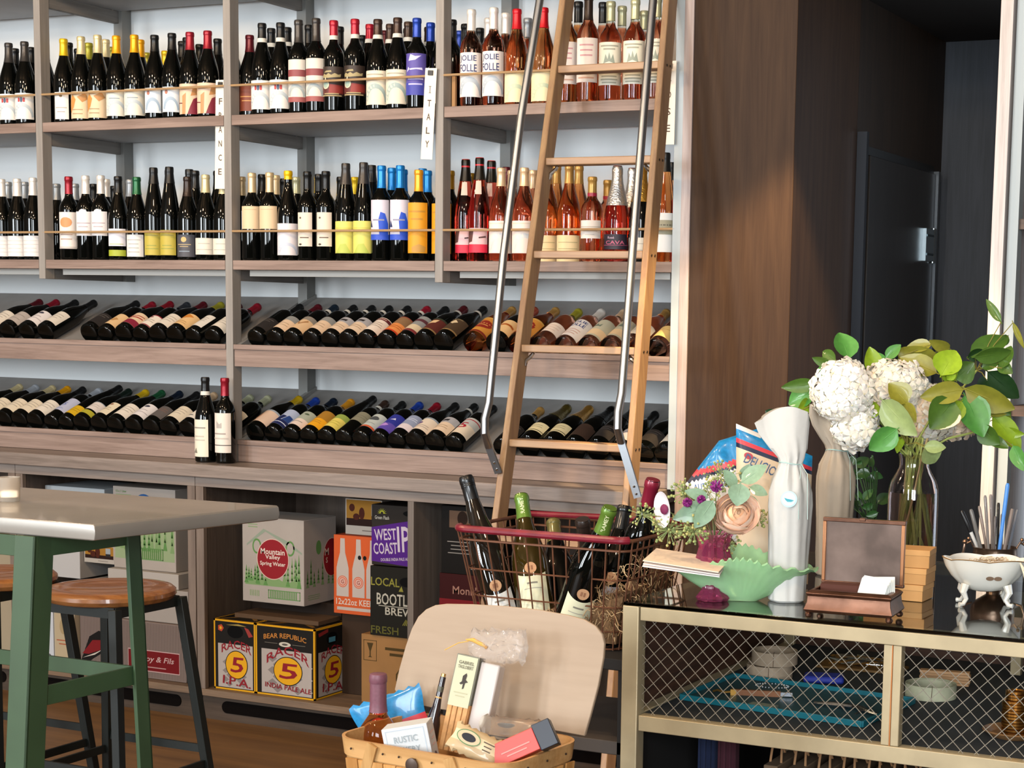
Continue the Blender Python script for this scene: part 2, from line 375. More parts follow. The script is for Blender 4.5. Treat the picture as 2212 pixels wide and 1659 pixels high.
MF=[('e',-0.2383,0.0600,0.3076,'g','k','wht','wlow'),
('e',-0.1582,0.0600,0.3079,'g','k','wht','wlow'),
('e',-0.0781,0.0600,0.3104,'g','k','wht','wlow'),
('l',0.1004,0.0600,0.3116,'b','k','crim','ocrest'),
('l',0.1828,0.0600,0.3136,'b','k','wht','shield'),
('l',0.2569,0.0600,0.3132,'b','k','wht','shield'),
('l',0.3408,0.0600,0.3084,'g','k','blk','lime'),
('l',0.4288,0.0600,0.3044,'g','k','grn','wsq'),
('l',0.5085,0.0600,0.3374,'s','k','blk','yellow'),
('l',0.5826,0.0600,0.3387,'s','k','blk','yellow'),
('l',0.6658,0.0600,0.3013,'g','k','brn','dgrey'),
('l',0.7479,0.0600,0.3072,'g','k','crm','csmall'),
('l',0.8280,0.0600,0.3003,'g','k','crm','csmall'),
('m',0.9554,0.0600,0.3099,'b','k','sand','peach'),
('m',1.0336,0.0600,0.3097,'b','k','sand','peach'),
('m',1.1141,0.0600,0.3147,'g','k','yelc','wbig'),
('m',1.1966,0.0600,0.3106,'b','k','blk','wnar'),
('m',1.2753,0.0600,0.3102,'b','k','blk','wnar'),
('m',1.3590,0.0600,0.3356,'s','k','ash','lemon'),
('m',1.4331,0.0600,0.3373,'s','k','ash','lemon'),
('m',1.5072,0.0600,0.3249,'b','k','azur','wblue'),
('m',1.5833,0.0600,0.3241,'b','k','azur','wblue'),
('m',1.6574,0.0600,0.3079,'b','k','orng','orange'),
('m',1.7314,0.0600,0.3051,'b','k','orng','orange'),
('r',1.8235,0.0600,0.3407,'s','d','blkr','face'),
('r',1.8976,0.0600,0.3418,'s','d','blkr','face'),
('r',1.9811,0.0600,0.3081,'g','r','bge','wwide'),
('r',2.0692,0.0600,0.3072,'g','r','bge','wwide'),
('r',2.1573,0.0600,0.3106,'g','o','gld','crow'),
('r',2.2374,0.0600,0.3123,'g','o','gld','crow'),
('r',2.3224,0.0600,0.2735,'b','r','gldr','wband'),
('r',2.4118,0.0620,0.3073,'c','d','silf','cava'),
('r',2.4989,0.0620,0.3086,'c','k','gldf','csmall'),
('r',2.5825,0.0600,0.3447,'s','o','blk','silver')]
MB_=[('e',-0.2932,0.1500,0.3046,'g','k','gry',''),
('e',-0.2069,0.1500,0.3032,'g','k','gry',''),
('l',-0.0908,0.2000,0.2980,'g','k','gry',''),
('l',-0.0123,0.2160,0.2982,'g','k','gry',''),
('l',0.0179,0.2868,0.3022,'b','k','blk',''),
('l',0.2028,0.1500,0.3072,'b','k','wht',''),
('l',0.0774,0.3358,0.2971,'g','k','blk',''),
('l',0.3198,0.1500,0.3036,'g','k','gry',''),
('l',0.5145,0.1389,0.3360,'s','k','blk',''),
('l',0.5699,0.1881,0.3404,'s','k','blk',''),
('l',0.6331,0.1441,0.3306,'g','k','blk',''),
('l',0.6905,0.2034,0.3210,'g','k','blk',''),
('l',0.7388,0.1395,0.3273,'g','k','blk',''),
('m',0.8451,0.1438,0.3050,'b','k','sand',''),
('m',0.9179,0.1687,0.3140,'g','k','blk',''),
('m',0.9975,0.1445,0.3076,'b','k','sand',''),
('m',0.9803,0.2165,0.3016,'b','k','blk',''),
('m',1.0889,0.1422,0.2993,'g','k','sage',''),
('m',1.1458,0.1985,0.3080,'g','k','yel',''),
('m',1.1924,0.1355,0.3076,'b','k','blk',''),
('m',1.2015,0.2584,0.2987,'g','k','yel',''),
('m',1.2452,0.1950,0.3017,'b','k','blk',''),
('m',1.3196,0.1746,0.2979,'g','k','yel',''),
('m',1.4085,0.1481,0.3357,'s','k','blk',''),
('m',1.4804,0.1658,0.3263,'b','k','azur',''),
('m',1.5477,0.1348,0.3170,'b','k','azur',''),
('m',1.5869,0.1979,0.3245,'b','k','azur',''),
('m',1.6397,0.1460,0.3124,'b','k','azur',''),
('r',1.7301,0.1475,0.3106,'b','k','mus',''),
('r',1.8013,0.1676,0.3024,'b','k','mus',''),
('r',1.8924,0.1487,0.3393,'s','d','blkr',''),
('r',1.9692,0.1539,0.3079,'g','r','bge',''),
('r',2.0535,0.1500,0.3063,'g','r','bge',''),
('r',1.8541,0.3200,0.3347,'s','d','dred',''),
('r',2.1431,0.1500,0.3214,'g','o','gld',''),
('r',2.2266,0.1500,0.3183,'g','o','gld',''),
('r',2.2208,0.3800,0.2887,'b','r','gldr',''),
('r',2.3818,0.2400,0.3151,'c','d','silf',''),
('r',2.5072,0.2800,0.3341,'s','o','blk','')]
R1=[('l0',-0.2809,'g','k','dred','wht1'),
('l0',-0.1929,'g','k','red','pgry'),
('l0',-0.0939,'g','k','blk','wcr'),
('l0',0.0010,'g','k','blk','wht1'),
('l',0.2161,'g','k','blk','drk'),
('l',0.2961,'b','k','red','pmap'),
('l',0.3836,'g','k','crim','cburg'),
('l',0.4646,'b','k','blks','wcrim'),
('l',0.5448,'g','k','dred','wht1'),
('l',0.6269,'g','k','olv','omap'),
('l',0.7108,'b','k','dred','wnar1'),
('l',0.7992,'b','k','red','wht1'),
('m',0.9931,'b','k','blk','drk'),
('m',1.0757,'b','k','dred','cgry'),
('m',1.1497,'b','k','nvyb','cart'),
('m',1.2331,'b','k','blkb','cgry'),
('m',1.3131,'b','k','blkb','cdog'),
('m',1.3872,'b','k','blkb','cdog'),
('m',1.4656,'b','k','blkb','wmar'),
('m',1.5479,'b','k','crimb','otan'),
('m',1.6245,'b','k','blk','gmc'),
('m',1.7013,'g','k','dredb','redc'),
('m',1.7809,'g','k','blkb','bgold'),
('r',1.8974,'g','a','gld','amber'),
('r',1.9862,'g','k','salm','cora'),
('r',2.0695,'g','a','gld','amber'),
('r',2.1584,'b','r','olv','wpk1'),
('r',2.2462,'b','r','wht','jolie1'),
('r',2.3329,'b','r','bge','gcrm'),
('r',2.4142,'b','r','bge','gcrm'),
('r',2.4910,'g','r','gld','wht1'),
('r',2.5803,'b','r','brn','ylab')]
R2=[('l0',-0.4138,'g','k','crm','crm1'),
('l0',-0.3270,'g','k','silv','crm1'),
('l',-0.2380,'g','k','crm','crm1'),
('l',-0.1584,'g','k','gold','crm1'),
('l',-0.0788,'g','k','blk','wht1'),
('l',0.0055,'b','k','silv','lav'),
('l',0.0794,'s','k','blk','yel1'),
('l',0.1561,'g','k','dgrn','wylo'),
('l',0.2420,'g','k','yel','cnar'),
('l',0.3221,'g','k','grn','wht1'),
('l',0.4099,'g','k','navy','wcr'),
('l',0.4939,'g','k','blk','dgry'),
('l',0.5770,'g','k','bge','crm1'),
('l',0.6675,'g','k','bge','wdog'),
('l',0.7488,'b','k','pale','wht1'),
('l',0.8319,'b','k','pale','crm1'),
('m',0.9740,'g','k','yel','pch1'),
('m',1.0522,'b','k','blue','bluw'),
('m',1.1321,'b','k','navy','gsage'),
('m',1.2086,'b','k','orng','orn1'),
('m',1.2843,'s','k','blk','gyel'),
('m',1.3593,'b','k','brnb','olva'),
('m',1.4333,'b','k','blk','gorn'),
('m',1.5073,'b','k','blue','viol'),
('m',1.5813,'b','k','crim','gwht'),
('m',1.6581,'g','k','blk','cpur'),
('m',1.7377,'g','k','blkb','cdog'),
('m',1.8145,'b','k','blk','five'),
('r',2.0056,'b','k','gld','drk'),
('r',2.1050,'c','k','gldo','csm1'),
('r',2.1914,'c','k','gldf','csm1'),
('r',2.2778,'c','k','blkf','barch'),
('r',2.3642,'c','k','blkf','drk'),
('r',2.4484,'g','k','blk','garch'),
('r',2.5312,'g','k','olv','drk'),
('r',2.6108,'g','k','olv','wht1')]
# ================================================================ bottles
BLACKG=mat('#050605',.03,spec=.45); CLEAR=mat('#e8ece8',.02,tr=1,ior=1.3)
GLS={'k':BLACKG,'r':mat('#f8b090',.03,tr=1,ior=1.36),'o':mat('#fbb878',.03,tr=1,ior=1.36),'d':mat('#ea6a5c',.03,tr=1,ior=1.36),'a':mat('#d9803c',.03,tr=1,ior=1.36)}
PROF={'b':[(0,0.002),(.030,0),(.0355,.003),(.0365,.008),(.0365,.150),(.0365,.178),(.0357,.189),(.032,.202),(.0245,.214),(.0175,.224),(.0150,.234),(.0140,.246),(.0137,.284),(.0150,.286),(.0152,.295),(.0142,.300),(0,.300)],
'g':[(0,.002),(.032,0),(.0382,.003),(.0393,.008),(.0393,.120),(.0393,.142),(.0383,.158),(.035,.176),(.0295,.196),(.0235,.215),(.0182,.233),(.0155,.248),(.0143,.262),(.0138,.285),(.0150,.287),(.0152,.295),(.0142,.300),(0,.300)],
's':[(0,.002),(.031,0),(.0355,.003),(.0364,.008),(.0364,.145),(.0358,.165),(.033,.19),(.0285,.22),(.0235,.25),(.0190,.275),(.0160,.295),(.0142,.315),(.0148,.317),(.0150,.330),(.0142,.335),(0,.335)],
'c':[(0,.002),(.034,0),(.0415,.004),(.0427,.010),(.0427,.120),(.0420,.145),(.039,.168),(.033,.195),(.0265,.222),(.021,.245),(.0175,.265),(.0160,.285),(.0168,.290),(.0168,.305),(.0150,.315),(0,.315)]}
H0={'b':.300,'g':.300,'s':.335,'c':.315}
CAPS={'yel':('#d8b31c','yellow',.06),'yelc':('#e8b90f','bright yellow',.028),'gold':('#e3a012','golden yellow',.062),'crm':('#cdbf93','cream',.062),'olv':('#a09a2e','olive yellow',.06),'ash':('#3a3735','charcoal',.072),'blk':('#1a1b1c','black',.058),'red':('#8e1a2b','burgundy',.062),'dred':('#5a1620','dark red',.062),
'blkb':('#1b1c1d','black',.048,'b'),'crimb':('#a51d30','crimson',.048,'b'),'brnb':('#3b2b24','brown',.05,'b'),'nvyb':('#1d2a38','navy',.05,'b'),'dredb':('#571a20','dark red',.05,'b'),'blue':('#1f3f9c','royal blue',.062),'dgrn':('#14231d','dark green',.07),'wht':('#e4ded6','white',.064),'scar':('#c01322','scarlet',.062),'brn':('#2c211c','dark brown',.07),
'sage':('#a8a888','sage',.058),'gry':('#8d9296','grey',.062),'crim':('#8c1626','crimson',.062),'grn':('#1f5a38','green',.062),'sand':('#c8b088','sand',.066),'azur':('#1678c4','bright blue',.07),'orng':('#e09a24','orange',.07),'blkr':('#17140f','red-topped black',.07),'bge':('#d9b994','beige',.058),'gld':('#b48a4a','gold',.056),'gldr':('#b08a48','red-ringed gold',.06),
'silf':('#c9c9c8','silver foil',.13),'gldf':('#d6a044','gold foil',.12),'gldo':('#7b6a2c','olive gold foil',.12),'blkf':('#15181a','black foil',.12),'mus':('#a37a1c','mustard',.06),'silv':('#a9b0ba','silver',.062),'navy':('#141f30','navy blue',.06),'pale':('#b5b99a','pale green',.058),'salm':('#a9503c','salmon',.06),'blks':('#30343a','silver-tipped black',.06)}
def rad(sh,z):
    P=PROF[sh]
    for (r0,z0),(r1,z1) in zip(P[1:],P[2:]):
        if z0<=z<=z1 and z1>z0: return r0+(r1-r0)*(z-z0)/(z1-z0)
    return .014
BM={}
def bmesh_body(sh,gl):
    k=('B',sh,gl)
    if k not in BM:
        mb=MB(); g=GLS[gl]; mb.lathe(PROF[sh],g,22,mfun=(lambda z:CLEAR if z>.238 else g) if gl in 'ro' and sh=='b' else None); BM[k]=mb.mesh('glass',50)
    return BM[k]
def bmesh_cap(sh,cp):
    k=('C',sh,cp)
    if k not in BM:
        c=CAPS[cp]; L=c[2]; h=H0[sh]; z0=h-L; foil=cp in('silf','gldf','gldo','blkf')
        m=mat(c[0],.32 if not foil else .3,metal=.35 if not foil else .8,bump=.5 if foil else 0,scale=60)
        zs=sorted({z0,z0+L*.25,z0+L*.5,z0+L*.75}|{z for r,z in PROF[sh] if z>z0})
        P=[(rad(sh,z)+(.0008 if not foil else .0014),z) for z in zs]; P=[p for p in P if p[1]<h]; P+=[(.0146,h+.0003),(.0128,h+.0012),(0,h+.0012)]
        P=[(P[0][0]-.0006,z0)]+P
        mb=MB(); mb.lathe(P,m,18)
        if cp=='blkr': mb.lathe([(.0146,h+.0014),(.0135,h+.003),(0,h+.003)],mat('#c62a26',.4),18); mb.lathe([(rad(sh,h-.02)+.0012,h-.024),(rad(sh,h-.02)+.0012,h-.012)],mat('#b02028',.4),18)
        if cp=='blkr': mb.add([((rad(sh,z)+.0014)*math.sin(a),-(rad(sh,z)+.0014)*math.cos(a),z) for z in (.218,.262) for a in (-.38,-.13,.13,.38)],[(0,1,5,4),(1,2,6,5),(2,3,7,6)],mat('#cdb9a8',.6))
        if cp=='gldr': mb.lathe([(rad(sh,z0)+.0012,z0-.008),(rad(sh,z0)+.0012,z0+.004)],mat('#a3203a',.4),18)
        if len(c)>3: mb.lathe([(rad(sh,z0-.014)+.0006,z0-.014),(rad(sh,z0)+.0010,z0-.0005)],mat('#d3cfc4',.6),18)
        if cp=='blks' : mb.lathe([(.0150,h-.004),(.0150,h+.0016),(.012,h+.002),(0,h+.002)],mat('#aab4bd',.3,metal=.8),18)
        BM[k]=mb.mesh('capsule',40)
    return BM[k]
# label styles: (z0,z1,width,base colour,words,[decor...])
W='#e6e0d8'; GA='#b9c2c6'; INK='#5d5a5c'
ARC=[('A',GA)]
def TL(n=3,c='#8d8782'): return ('L',n,c)
ST={
'wcrest':(.012,.108,.058,W,'narrow white label',[('e',.5,.86,.1,.05,'#8a6a3c'),('L',2,'#a9a29a',.2,.5)]),
'map':(.012,.106,.098,'#dcc3a0','cream label with orange map',[('p','#c98a45',[(.05,.55),(.3,.9),(.45,.7),(.35,.4),(.15,.2)]),('p','#b9844e',[(.5,.8),(.8,.95),(.95,.75),(.7,.6)]),('L',2,'#a58a66',.1,.4)]),
'arc':(.016,.108,.098,'#e2dccb','white label with grey arc',ARC+[('L',1,'#8796a0',.62,.72)]),
'arcb':(.022,.110,.068,'#d9dde0','narrow pale label with blue arc',[('A','#9fb2c4'),('e',.3,.8,.09,.09,'#b0705a')]),
'arcw':(.018,.112,.098,W,'white label with grey arc and red crest',ARC+[('p','#b33a3a',[(.36,.66),(.44,.66),(.44,.82),(.36,.82)]),('e',.5,.74,.05,.1,'#41506a'),('p','#b33a3a',[(.56,.66),(.64,.66),(.64,.82),(.56,.82)])]),
'pburg':(.012,.118,.098,'#dfbfa2','peach label with burgundy corner',[('p','#7c2233',[(.5,0),(1,0),(1,.62),(.72,.5),(.6,.25)]),('p','#c58a5a',[(.28,.0),(.42,0),(.45,.7),(.3,.6)]),('p','#6a2a30',[(0,.36),(.3,.34),(.3,.37),(0,.39)]),('p','#b9824f',[(.62,.6),(.95,.66),(.9,.92),(.7,.85)])]),
'red':(.02,.12,.09,'#7a3a26','dark russet label',[('L',2,'#c08a50',.3,.6)]),
'stripe':(.036,.172,.074,'#d8d0c4','cream label banded in maroon',[('b',.60,.76,'#8a4648'),('b',0,.12,'#9a5350'),('A','#a9b1b0',.12,.42)]),
'brown':(.050,.148,.098,'#352922','dark brown label with gold lettering',[('b',.08,.40,'#5c2a26'),('p','#8a2f28',[(.45,.42),(1,.36),(1,.12),(.4,.12)]),('p','#a3946a',[(.1,.70),(.2,.77),(.3,.72),(.4,.78),(.5,.72),(.62,.78),(.75,.73),(.86,.76),(.84,.66),(.6,.64),(.4,.62),(.12,.63)]),('p','#a3946a',[(.2,.80),(.3,.86),(.5,.87),(.52,.81)]),('e',.28,.40,.15,.15,'#c9c3a8'),('e',.28,.40,.11,.11,'#9db0a0'),('p','#c9c3a8',[(.24,.5),(.32,.5),(.3,.64),(.26,.64)]),('L',2,'#a8946a',.0,.13)]),
'cream':(.018,.130,.098,'#e3d6bf','tall cream label with grey arc',[('A','#9fb0ac'),('L',1,'#a9a08c',.85,.92)]),
'violet':(.045,.182,.085,'#5a4f9c','violet label with white script',[('p','#c9c4e6',[(.2,.82),(.5,.84),(.75,.95),(.5,.93),(.3,.98)]),('b',0,.3,'#3f44a0'),('p','#cfcbea',[(.1,.55),(.2,.68),(.3,.6),(.55,.62),(.8,.6),(.78,.66),(.3,.64)]),('L',2,'#b9b5e0',.2,.45)]),
'jolie':(.030,.166,.1,'#e9e1da','white label reading JOLIE FOLLE',[('t','JOLIE',.46,.77,.17,'#353c6b',.62),('t','FOLLE',.46,.565,.17,'#353c6b',.64),('A','#b3bcc4',.02,.45)]),
'palearc':(.008,.100,.098,'#e8d9ae','low pale yellow label with arc',[('A','#bcc6a8')]),
'wpink':(.055,.178,.085,'#e6dad0','white label with pink script',[('L',3,'#c9969a',.55,.9),('L',1,'#c9a08c',.05,.15)]),
'crest':(.048,.176,.096,'#dcd6c2','cream label with grey crest',[('p','#8f9788',[(.3,.5),(.38,.72),(.45,.6),(.5,.76),(.56,.6),(.63,.72),(.7,.5),(.5,.55)]),('L',2,'#9c9a88',.8,.95),('b',.26,.32,'#c9bfa0'),('L',3,'#9c9a88',.02,.24)]),
'wlow':(.012,.088,.098,'#e2dcd8','low white label',[('L',4,'#c9c3be')]),
'ocrest':(.040,.172,.082,'#e4dad2','white label with orange crest',[('e',.5,.72,.3,.14,'#cf8f5c'),('b',0,.06,'#c4bbb2'),('L',2,'#b09a8c',.2,.45)]),
'shield':(.086,.172,.072,'#e2dddc','white shield-topped label',[('e',.5,.98,.22,.12,'#e2dddc'),('L',2,'#b09aa0',.3,.6)]),
'lime':(.050,.112,.075,'#dfdade','white label over a lime band',[('L',1,'#9fae52',.02,.2)],('x',.014,.036,'#a2ab32')),
'wsq':(.012,.092,.078,'#ddd8d2','squarish white label',[('L',4,'#a9a49e')]),
'yellow':(.018,.108,.07,'#b7a541','mustard yellow label',[('L',2,'#8f9440',.2,.45),('L',1,'#8f8440',.75,.85)]),
'dgrey':(.012,.092,.082,'#4b4a50','dark grey label with gold mark',[('e',.5,.78,.13,.12,'#c9a96c'),('L',2,'#b09a70',.42,.6),('L',1,'#8c9aa6',.2,.3)]),
'csmall':(.020,.078,.082,'#d9d0c0','small cream label',[('L',2,'#a9a294')]),
'peach':(.108,.186,.082,'#dcbf9a','peach-coloured label',[('L',1,'#c9aa86',.8,.9)]),
'wbig':(.018,.124,.092,'#e0d6d6','broad white label',[('A','#bfc4d2',.02,.4)]),
'wnar':(.048,.162,.058,'#dccdbb','narrow cream label',[('e',.25,.84,.07,.03,'#5c4c40'),('L',1,'#6a5a4e',.22,.3),('e',.25,.06,.1,.03,'#4c463e')]),
'lemon':(.026,.136,.098,'#d8cf68','lemon yellow label',[('p','#b3bd52',[(.2,.0),(.8,0),(.6,.3),(.4,.28)]),('b',.76,.80,'#c9be58')]),
'wblue':(.066,.192,.078,'#d3ccd8','white label with blue mountain',[('b',0,.14,'#2c4fc0'),('p','#2750c4',[(.55,.14),(.95,.14),(.95,.4),(.8,.66),(.6,.7),(.5,.5)]),('p','#1b2c5c',[(.03,.32),(.2,.32),(.08,.5)]),('L',1,'#8a8aa0',.45,.55)]),
'orange':(.026,.192,.084,'#dc981f','orange label',[('p','#b98a3c',[(.3,.02),(.85,.02),(.9,.12),(.6,.18),(.3,.12)]),('L',2,'#b98428',.6,.9)]),
'face':(.028,.108,.072,'#dcb4b4','pink-and-red picture label',[('b',0,.34,'#d02440'),('p','#5c3a34',[(.0,.4),(.22,.45),(.3,.9),(.12,.98),(0,.8)]),('p','#4c302c',[(.55,.58),(.9,.62),(.88,.68),(.55,.64)])]),
'wwide':(.026,.130,.104,'#e8d8cc','broad white label with pale arc',[('A','#cfd0d0'),('b',.9,.94,'#dccbb8')]),
'crow':(.0,.082,.098,'#e4c998','cream label with faint lettering',[('L',3,'#b9a678')]),
'wband':(.082,.146,.08,'#d9cfc6','small white label',[('b',.62,.66,'#a9a090'),('L',2,'#b0a8a0',.1,.5)]),
'cava':(.040,.090,.09,'#2b2330','dark label reading CAVA',[('t','Rosé',.35,.70,.16,'#b9a0b0',.25),('t','CAVA',.5,.34,.24,'#c2607c',.72),('b',.27,.30,'#b05070')]),
'silver':(.030,.150,.078,'#cfd0cf','white-and-silver label',[('b',.45,.82,'#8f8a74'),('L',2,'#5f5a4c',.52,.75)]),
# labels seen on the slanted racks
'wht1':(.028,.116,.098,'#ddd3c4','white label',[('L',3,'#a39a8e',.3,.8)]),
'pgry':(.028,.108,.098,'#b3a8a0','pale grey label',[('L',2,'#8c827a')]),
'wcr':(.028,.120,.098,'#ddd6d4','white label with dark crest',[('e',.5,.8,.12,.08,'#3c3c4c'),('L',2,'#a39a9e',.2,.6)]),
'drk':(.028,.110,.09,'#2a2625','dark label',[('L',2,'#5a5450',.6,.9)]),
'pmap':(.028,.118,.098,'#dcb98a','peach map label',[('p','#b98a52',[(.4,.4),(.6,.6),(.75,.5),(.6,.3)])]),
'cburg':(.028,.118,.098,'#dcc3a2','cream label with burgundy sweep',[('b',0,.36,'#842338'),('p','#a4322f',[(.1,.4),(.9,.62),(.9,.68),(.1,.5)]),('p','#a4322f',[(.1,.55),(.9,.78),(.9,.82),(.1,.62)])]),
'wcrim':(.028,.112,.098,'#e3d8ca','white label edged in crimson',[('b',0,.06,'#8c2433'),('b',.94,1,'#8c2433'),('e',.5,.8,.07,.05,'#8c2433'),('L',2,'#a39a8e',.3,.6)]),
'omap':(.028,.118,.098,'#e0b983','cream label with orange map',[('p','#c97f32',[(.1,.7),(.5,.95),(.8,.8),(.55,.6),(.3,.55)]),('L',2,'#b08c5c',.1,.35)]),
'wnar1':(.028,.122,.06,'#ddd6cb','narrow white label',[('L',3,'#a39a8e',.4,.8)]),
'cgry':(.028,.128,.098,'#dcc0a2','cream label with grey top',[('b',.68,1,'#8b8b88'),('L',2,'#ae957a',.2,.5)]),
'cart':(.028,.128,.098,'#d6b48c','cream label with tangled drawing',[('b',.74,1,'#8a8176'),('p','#a5794e',[(.2,.3),(.4,.6),(.5,.4),(.7,.7),(.75,.62),(.5,.3),(.4,.5)])]),
'cdog':(.028,.128,.098,'#dcc3a8','cream label with small black animal',[('b',.62,1,'#a5a3a6'),('p','#2a2628',[(.38,.72),(.62,.72),(.64,.86),(.56,.84),(.42,.84),(.38,.8)]),('L',2,'#ae957a',.2,.45)]),
'wmar':(.028,.132,.098,'#e3d5c6','white label with maroon arch',[('b',.80,.96,'#5c2328'),('L',1,'#d9b9a8',.85,.91),('L',3,'#a3958a',.3,.65)]),
'otan':(.028,.142,.098,'#e08c4c','orange label with tan top',[('b',.52,1,'#8d6c4c'),('b',0,.06,'#c9381f'),('b',.95,1,'#8f4a3a'),('L',2,'#b86a34',.2,.4)]),
'gmc':(.028,.150,.098,'#8e8f8e','grey, maroon and cream banded label',[('b',.0,.12,'#7c3030'),('b',.12,.42,'#d6c3a2'),('b',.66,.80,'#5a3038')]),
'redc':(.028,.120,.098,'#5c2a24','dark red label with cream mark',[('p','#dcb98c',[(.3,.5),(.6,.6),(.65,.85),(.4,.8)]),('b',0,.08,'#8c7048'),('b',.9,1,'#33382a')]),
'bgold':(.028,.120,.098,'#4a3a2a','brown label with cream diamond',[('p','#d6c09a',[(.35,.7),(.5,.55),(.66,.7),(.5,.88)]),('b',0,.08,'#8c7048'),('L',1,'#8a7a5a',.9,.98)]),
'amber':(.020,.135,.1,'#c98a3a','amber label with red oval',[('e',.5,.55,.34,.24,'#8c2a1e'),('L',2,'#d6a45a',.45,.66),('b',0,.1,'#7a2a1c'),('b',.92,1,'#c9a052')]),
'cora':(.028,.118,.1,'#dfb984','cream label with orange lettering',[('p','#b5652a',[(.15,.44),(.3,.52),(.5,.55),(.7,.52),(.85,.44),(.85,.56),(.7,.64),(.5,.67),(.3,.64),(.15,.56)]),('p','#8a3f1a',[(.2,.50),(.3,.56),(.5,.60),(.7,.56),(.8,.50),(.8,.53),(.7,.60),(.5,.63),(.3,.60),(.2,.53)])]),
'wpk1':(.050,.118,.098,'#e3d3c4','white label with pink script',[('L',3,'#c9a394')]),
'jolie1':(.020,.150,.1,'#e6dcd4','white label reading JOLIE FOLLE',[('t','JOLIE',.5,.77,.15,'#2c3f7c',.60),('t','FOLLE',.5,.60,.15,'#2c3f7c',.62),('L',3,'#c9a394',.1,.45)]),
'gcrm':(.025,.150,.1,'#b9b49c','grey label with cream band',[('b',.08,.4,'#dcbf96'),('p','#6f7a6c',[(.35,.6),(.45,.75),(.55,.62),(.62,.72),(.62,.55)])]),
'ylab':(.030,.110,.1,'#dcb974','pale yellow label',[('L',1,'#b9945a',.6,.7)]),
'crm1':(.028,.116,.098,'#d8cbb4','cream label',[('L',3,'#a3988a',.3,.8)]),
'lav':(.050,.150,.075,'#b3b6cc','lavender label',[('t','5',.5,.4,.22,'#6a76a8',.2),('L',1,'#8088b0',.12,.2)]),
'yel1':(.028,.092,.09,'#cba31e','yellow label',[('L',2,'#8c7014',.3,.7)]),
'wylo':(.060,.118,.098,'#d6cbc4','white label over an olive band',[('b',.94,1,'#8c97a0'),('L',2,'#a3988e',.3,.7)],('x',.024,.050,'#a9a030')),
'cnar':(.028,.118,.062,'#dccfb4','narrow cream label',[('e',.5,.84,.12,.06,'#8c4a30'),('L',2,'#a3937a',.3,.6)]),
'dgry':(.028,.108,.07,'#5c5654','dark grey label',[('L',2,'#7c5a4c',.5,.8)]),
'wdog':(.028,.118,.098,'#ddd3c4','white label with black brush mark',[('p','#222222',[(.3,.22),(.6,.18),(.62,.22),(.34,.28)]),('e',.4,.84,.12,.06,'#3a3234')]),
'pch1':(.028,.122,.098,'#ddbfa8','peach label with grey edge',[('b',.9,1,'#9aa3ac'),('e',.3,.45,.08,.2,'#c9a088')]),
'bluw':(.028,.142,.098,'#aab3cc','pale label with navy figures',[('b',0,.3,'#1c2450'),('p','#1c2450',[(.2,.3),(.5,.3),(.6,.55),(.4,.6),(.3,.5)]),('p','#27407c',[(.55,.3),(.85,.3),(.85,.6),(.65,.62)]),('L',1,'#c9cfe0',.1,.2)]),
'gsage':(.028,.132,.098,'#dcc9bc','cream label with sage top',[('b',.45,1,'#a3a898'),('e',.6,.8,.1,.05,'#4c5a44'),('L',1,'#8c8478',.2,.3)]),
'orn1':(.028,.142,.098,'#e3a01f','orange label with tan top',[('b',.5,1,'#a5762a'),('L',2,'#b98428',.2,.4)]),
'gyel':(.028,.122,.098,'#dcc964','yellow label with green top',[('b',.68,1,'#8fa04c'),('L',2,'#b5ac48',.2,.5)]),
'olva':(.085,.150,.098,'#84806c','olive-grey label',[('L',2,'#6a6654',.3,.7)]),
'gorn':(.040,.138,.08,'#b9bfb9','grey label with orange foot',[('b',0,.1,'#c9542a'),('e',.5,.66,.24,.14,'#4c5052'),('L',1,'#8f9694',.25,.35)]),
'viol':(.028,.142,.098,'#2f3590','blue label with violet foot',[('b',0,.42,'#5c4aa4'),('p','#b58ad0',[(.3,.25),(.5,.4),(.7,.3),(.6,.2),(.4,.18)]),('p','#c9c9e6',[(.55,.62),(.75,.66),(.7,.76)])]),
'gwht':(.040,.142,.098,'#8f98b0','grey-blue label with white foot',[('b',0,.34,'#d9cdd0'),('L',2,'#c4cadb',.6,.8)]),
'cpur':(.028,.118,.098,'#ddccb8','cream label with purple blot',[('b',.9,1,'#8f98a0'),('e',.3,.55,.14,.1,'#6a5080'),('L',2,'#a3948c',.15,.4)]),
'five':(.028,.142,.098,'#dccbb4','white label with a red numeral 5',[('b',.55,1,'#b9b9b4'),('t','5',.45,.34,.34,'#a3162c',.3),('b',.86,.9,'#a3162c')]),
'csm1':(.045,.105,.09,'#dccfa4','small cream label',[('b',.1,.16,'#4c4a34'),('L',2,'#8c8468',.4,.8)]),
'barch':(.028,.10,.098,'#3a2a22','dark brown arched label',[('e',.5,1,.4,.16,'#3a2a22')]),
'garch':(.028,.095,.098,'#b3b0b8','grey arched label',[('e',.5,1,.42,.2,'#b3b0b8'),('L',1,'#5c5a60',.7,.8)]),
}
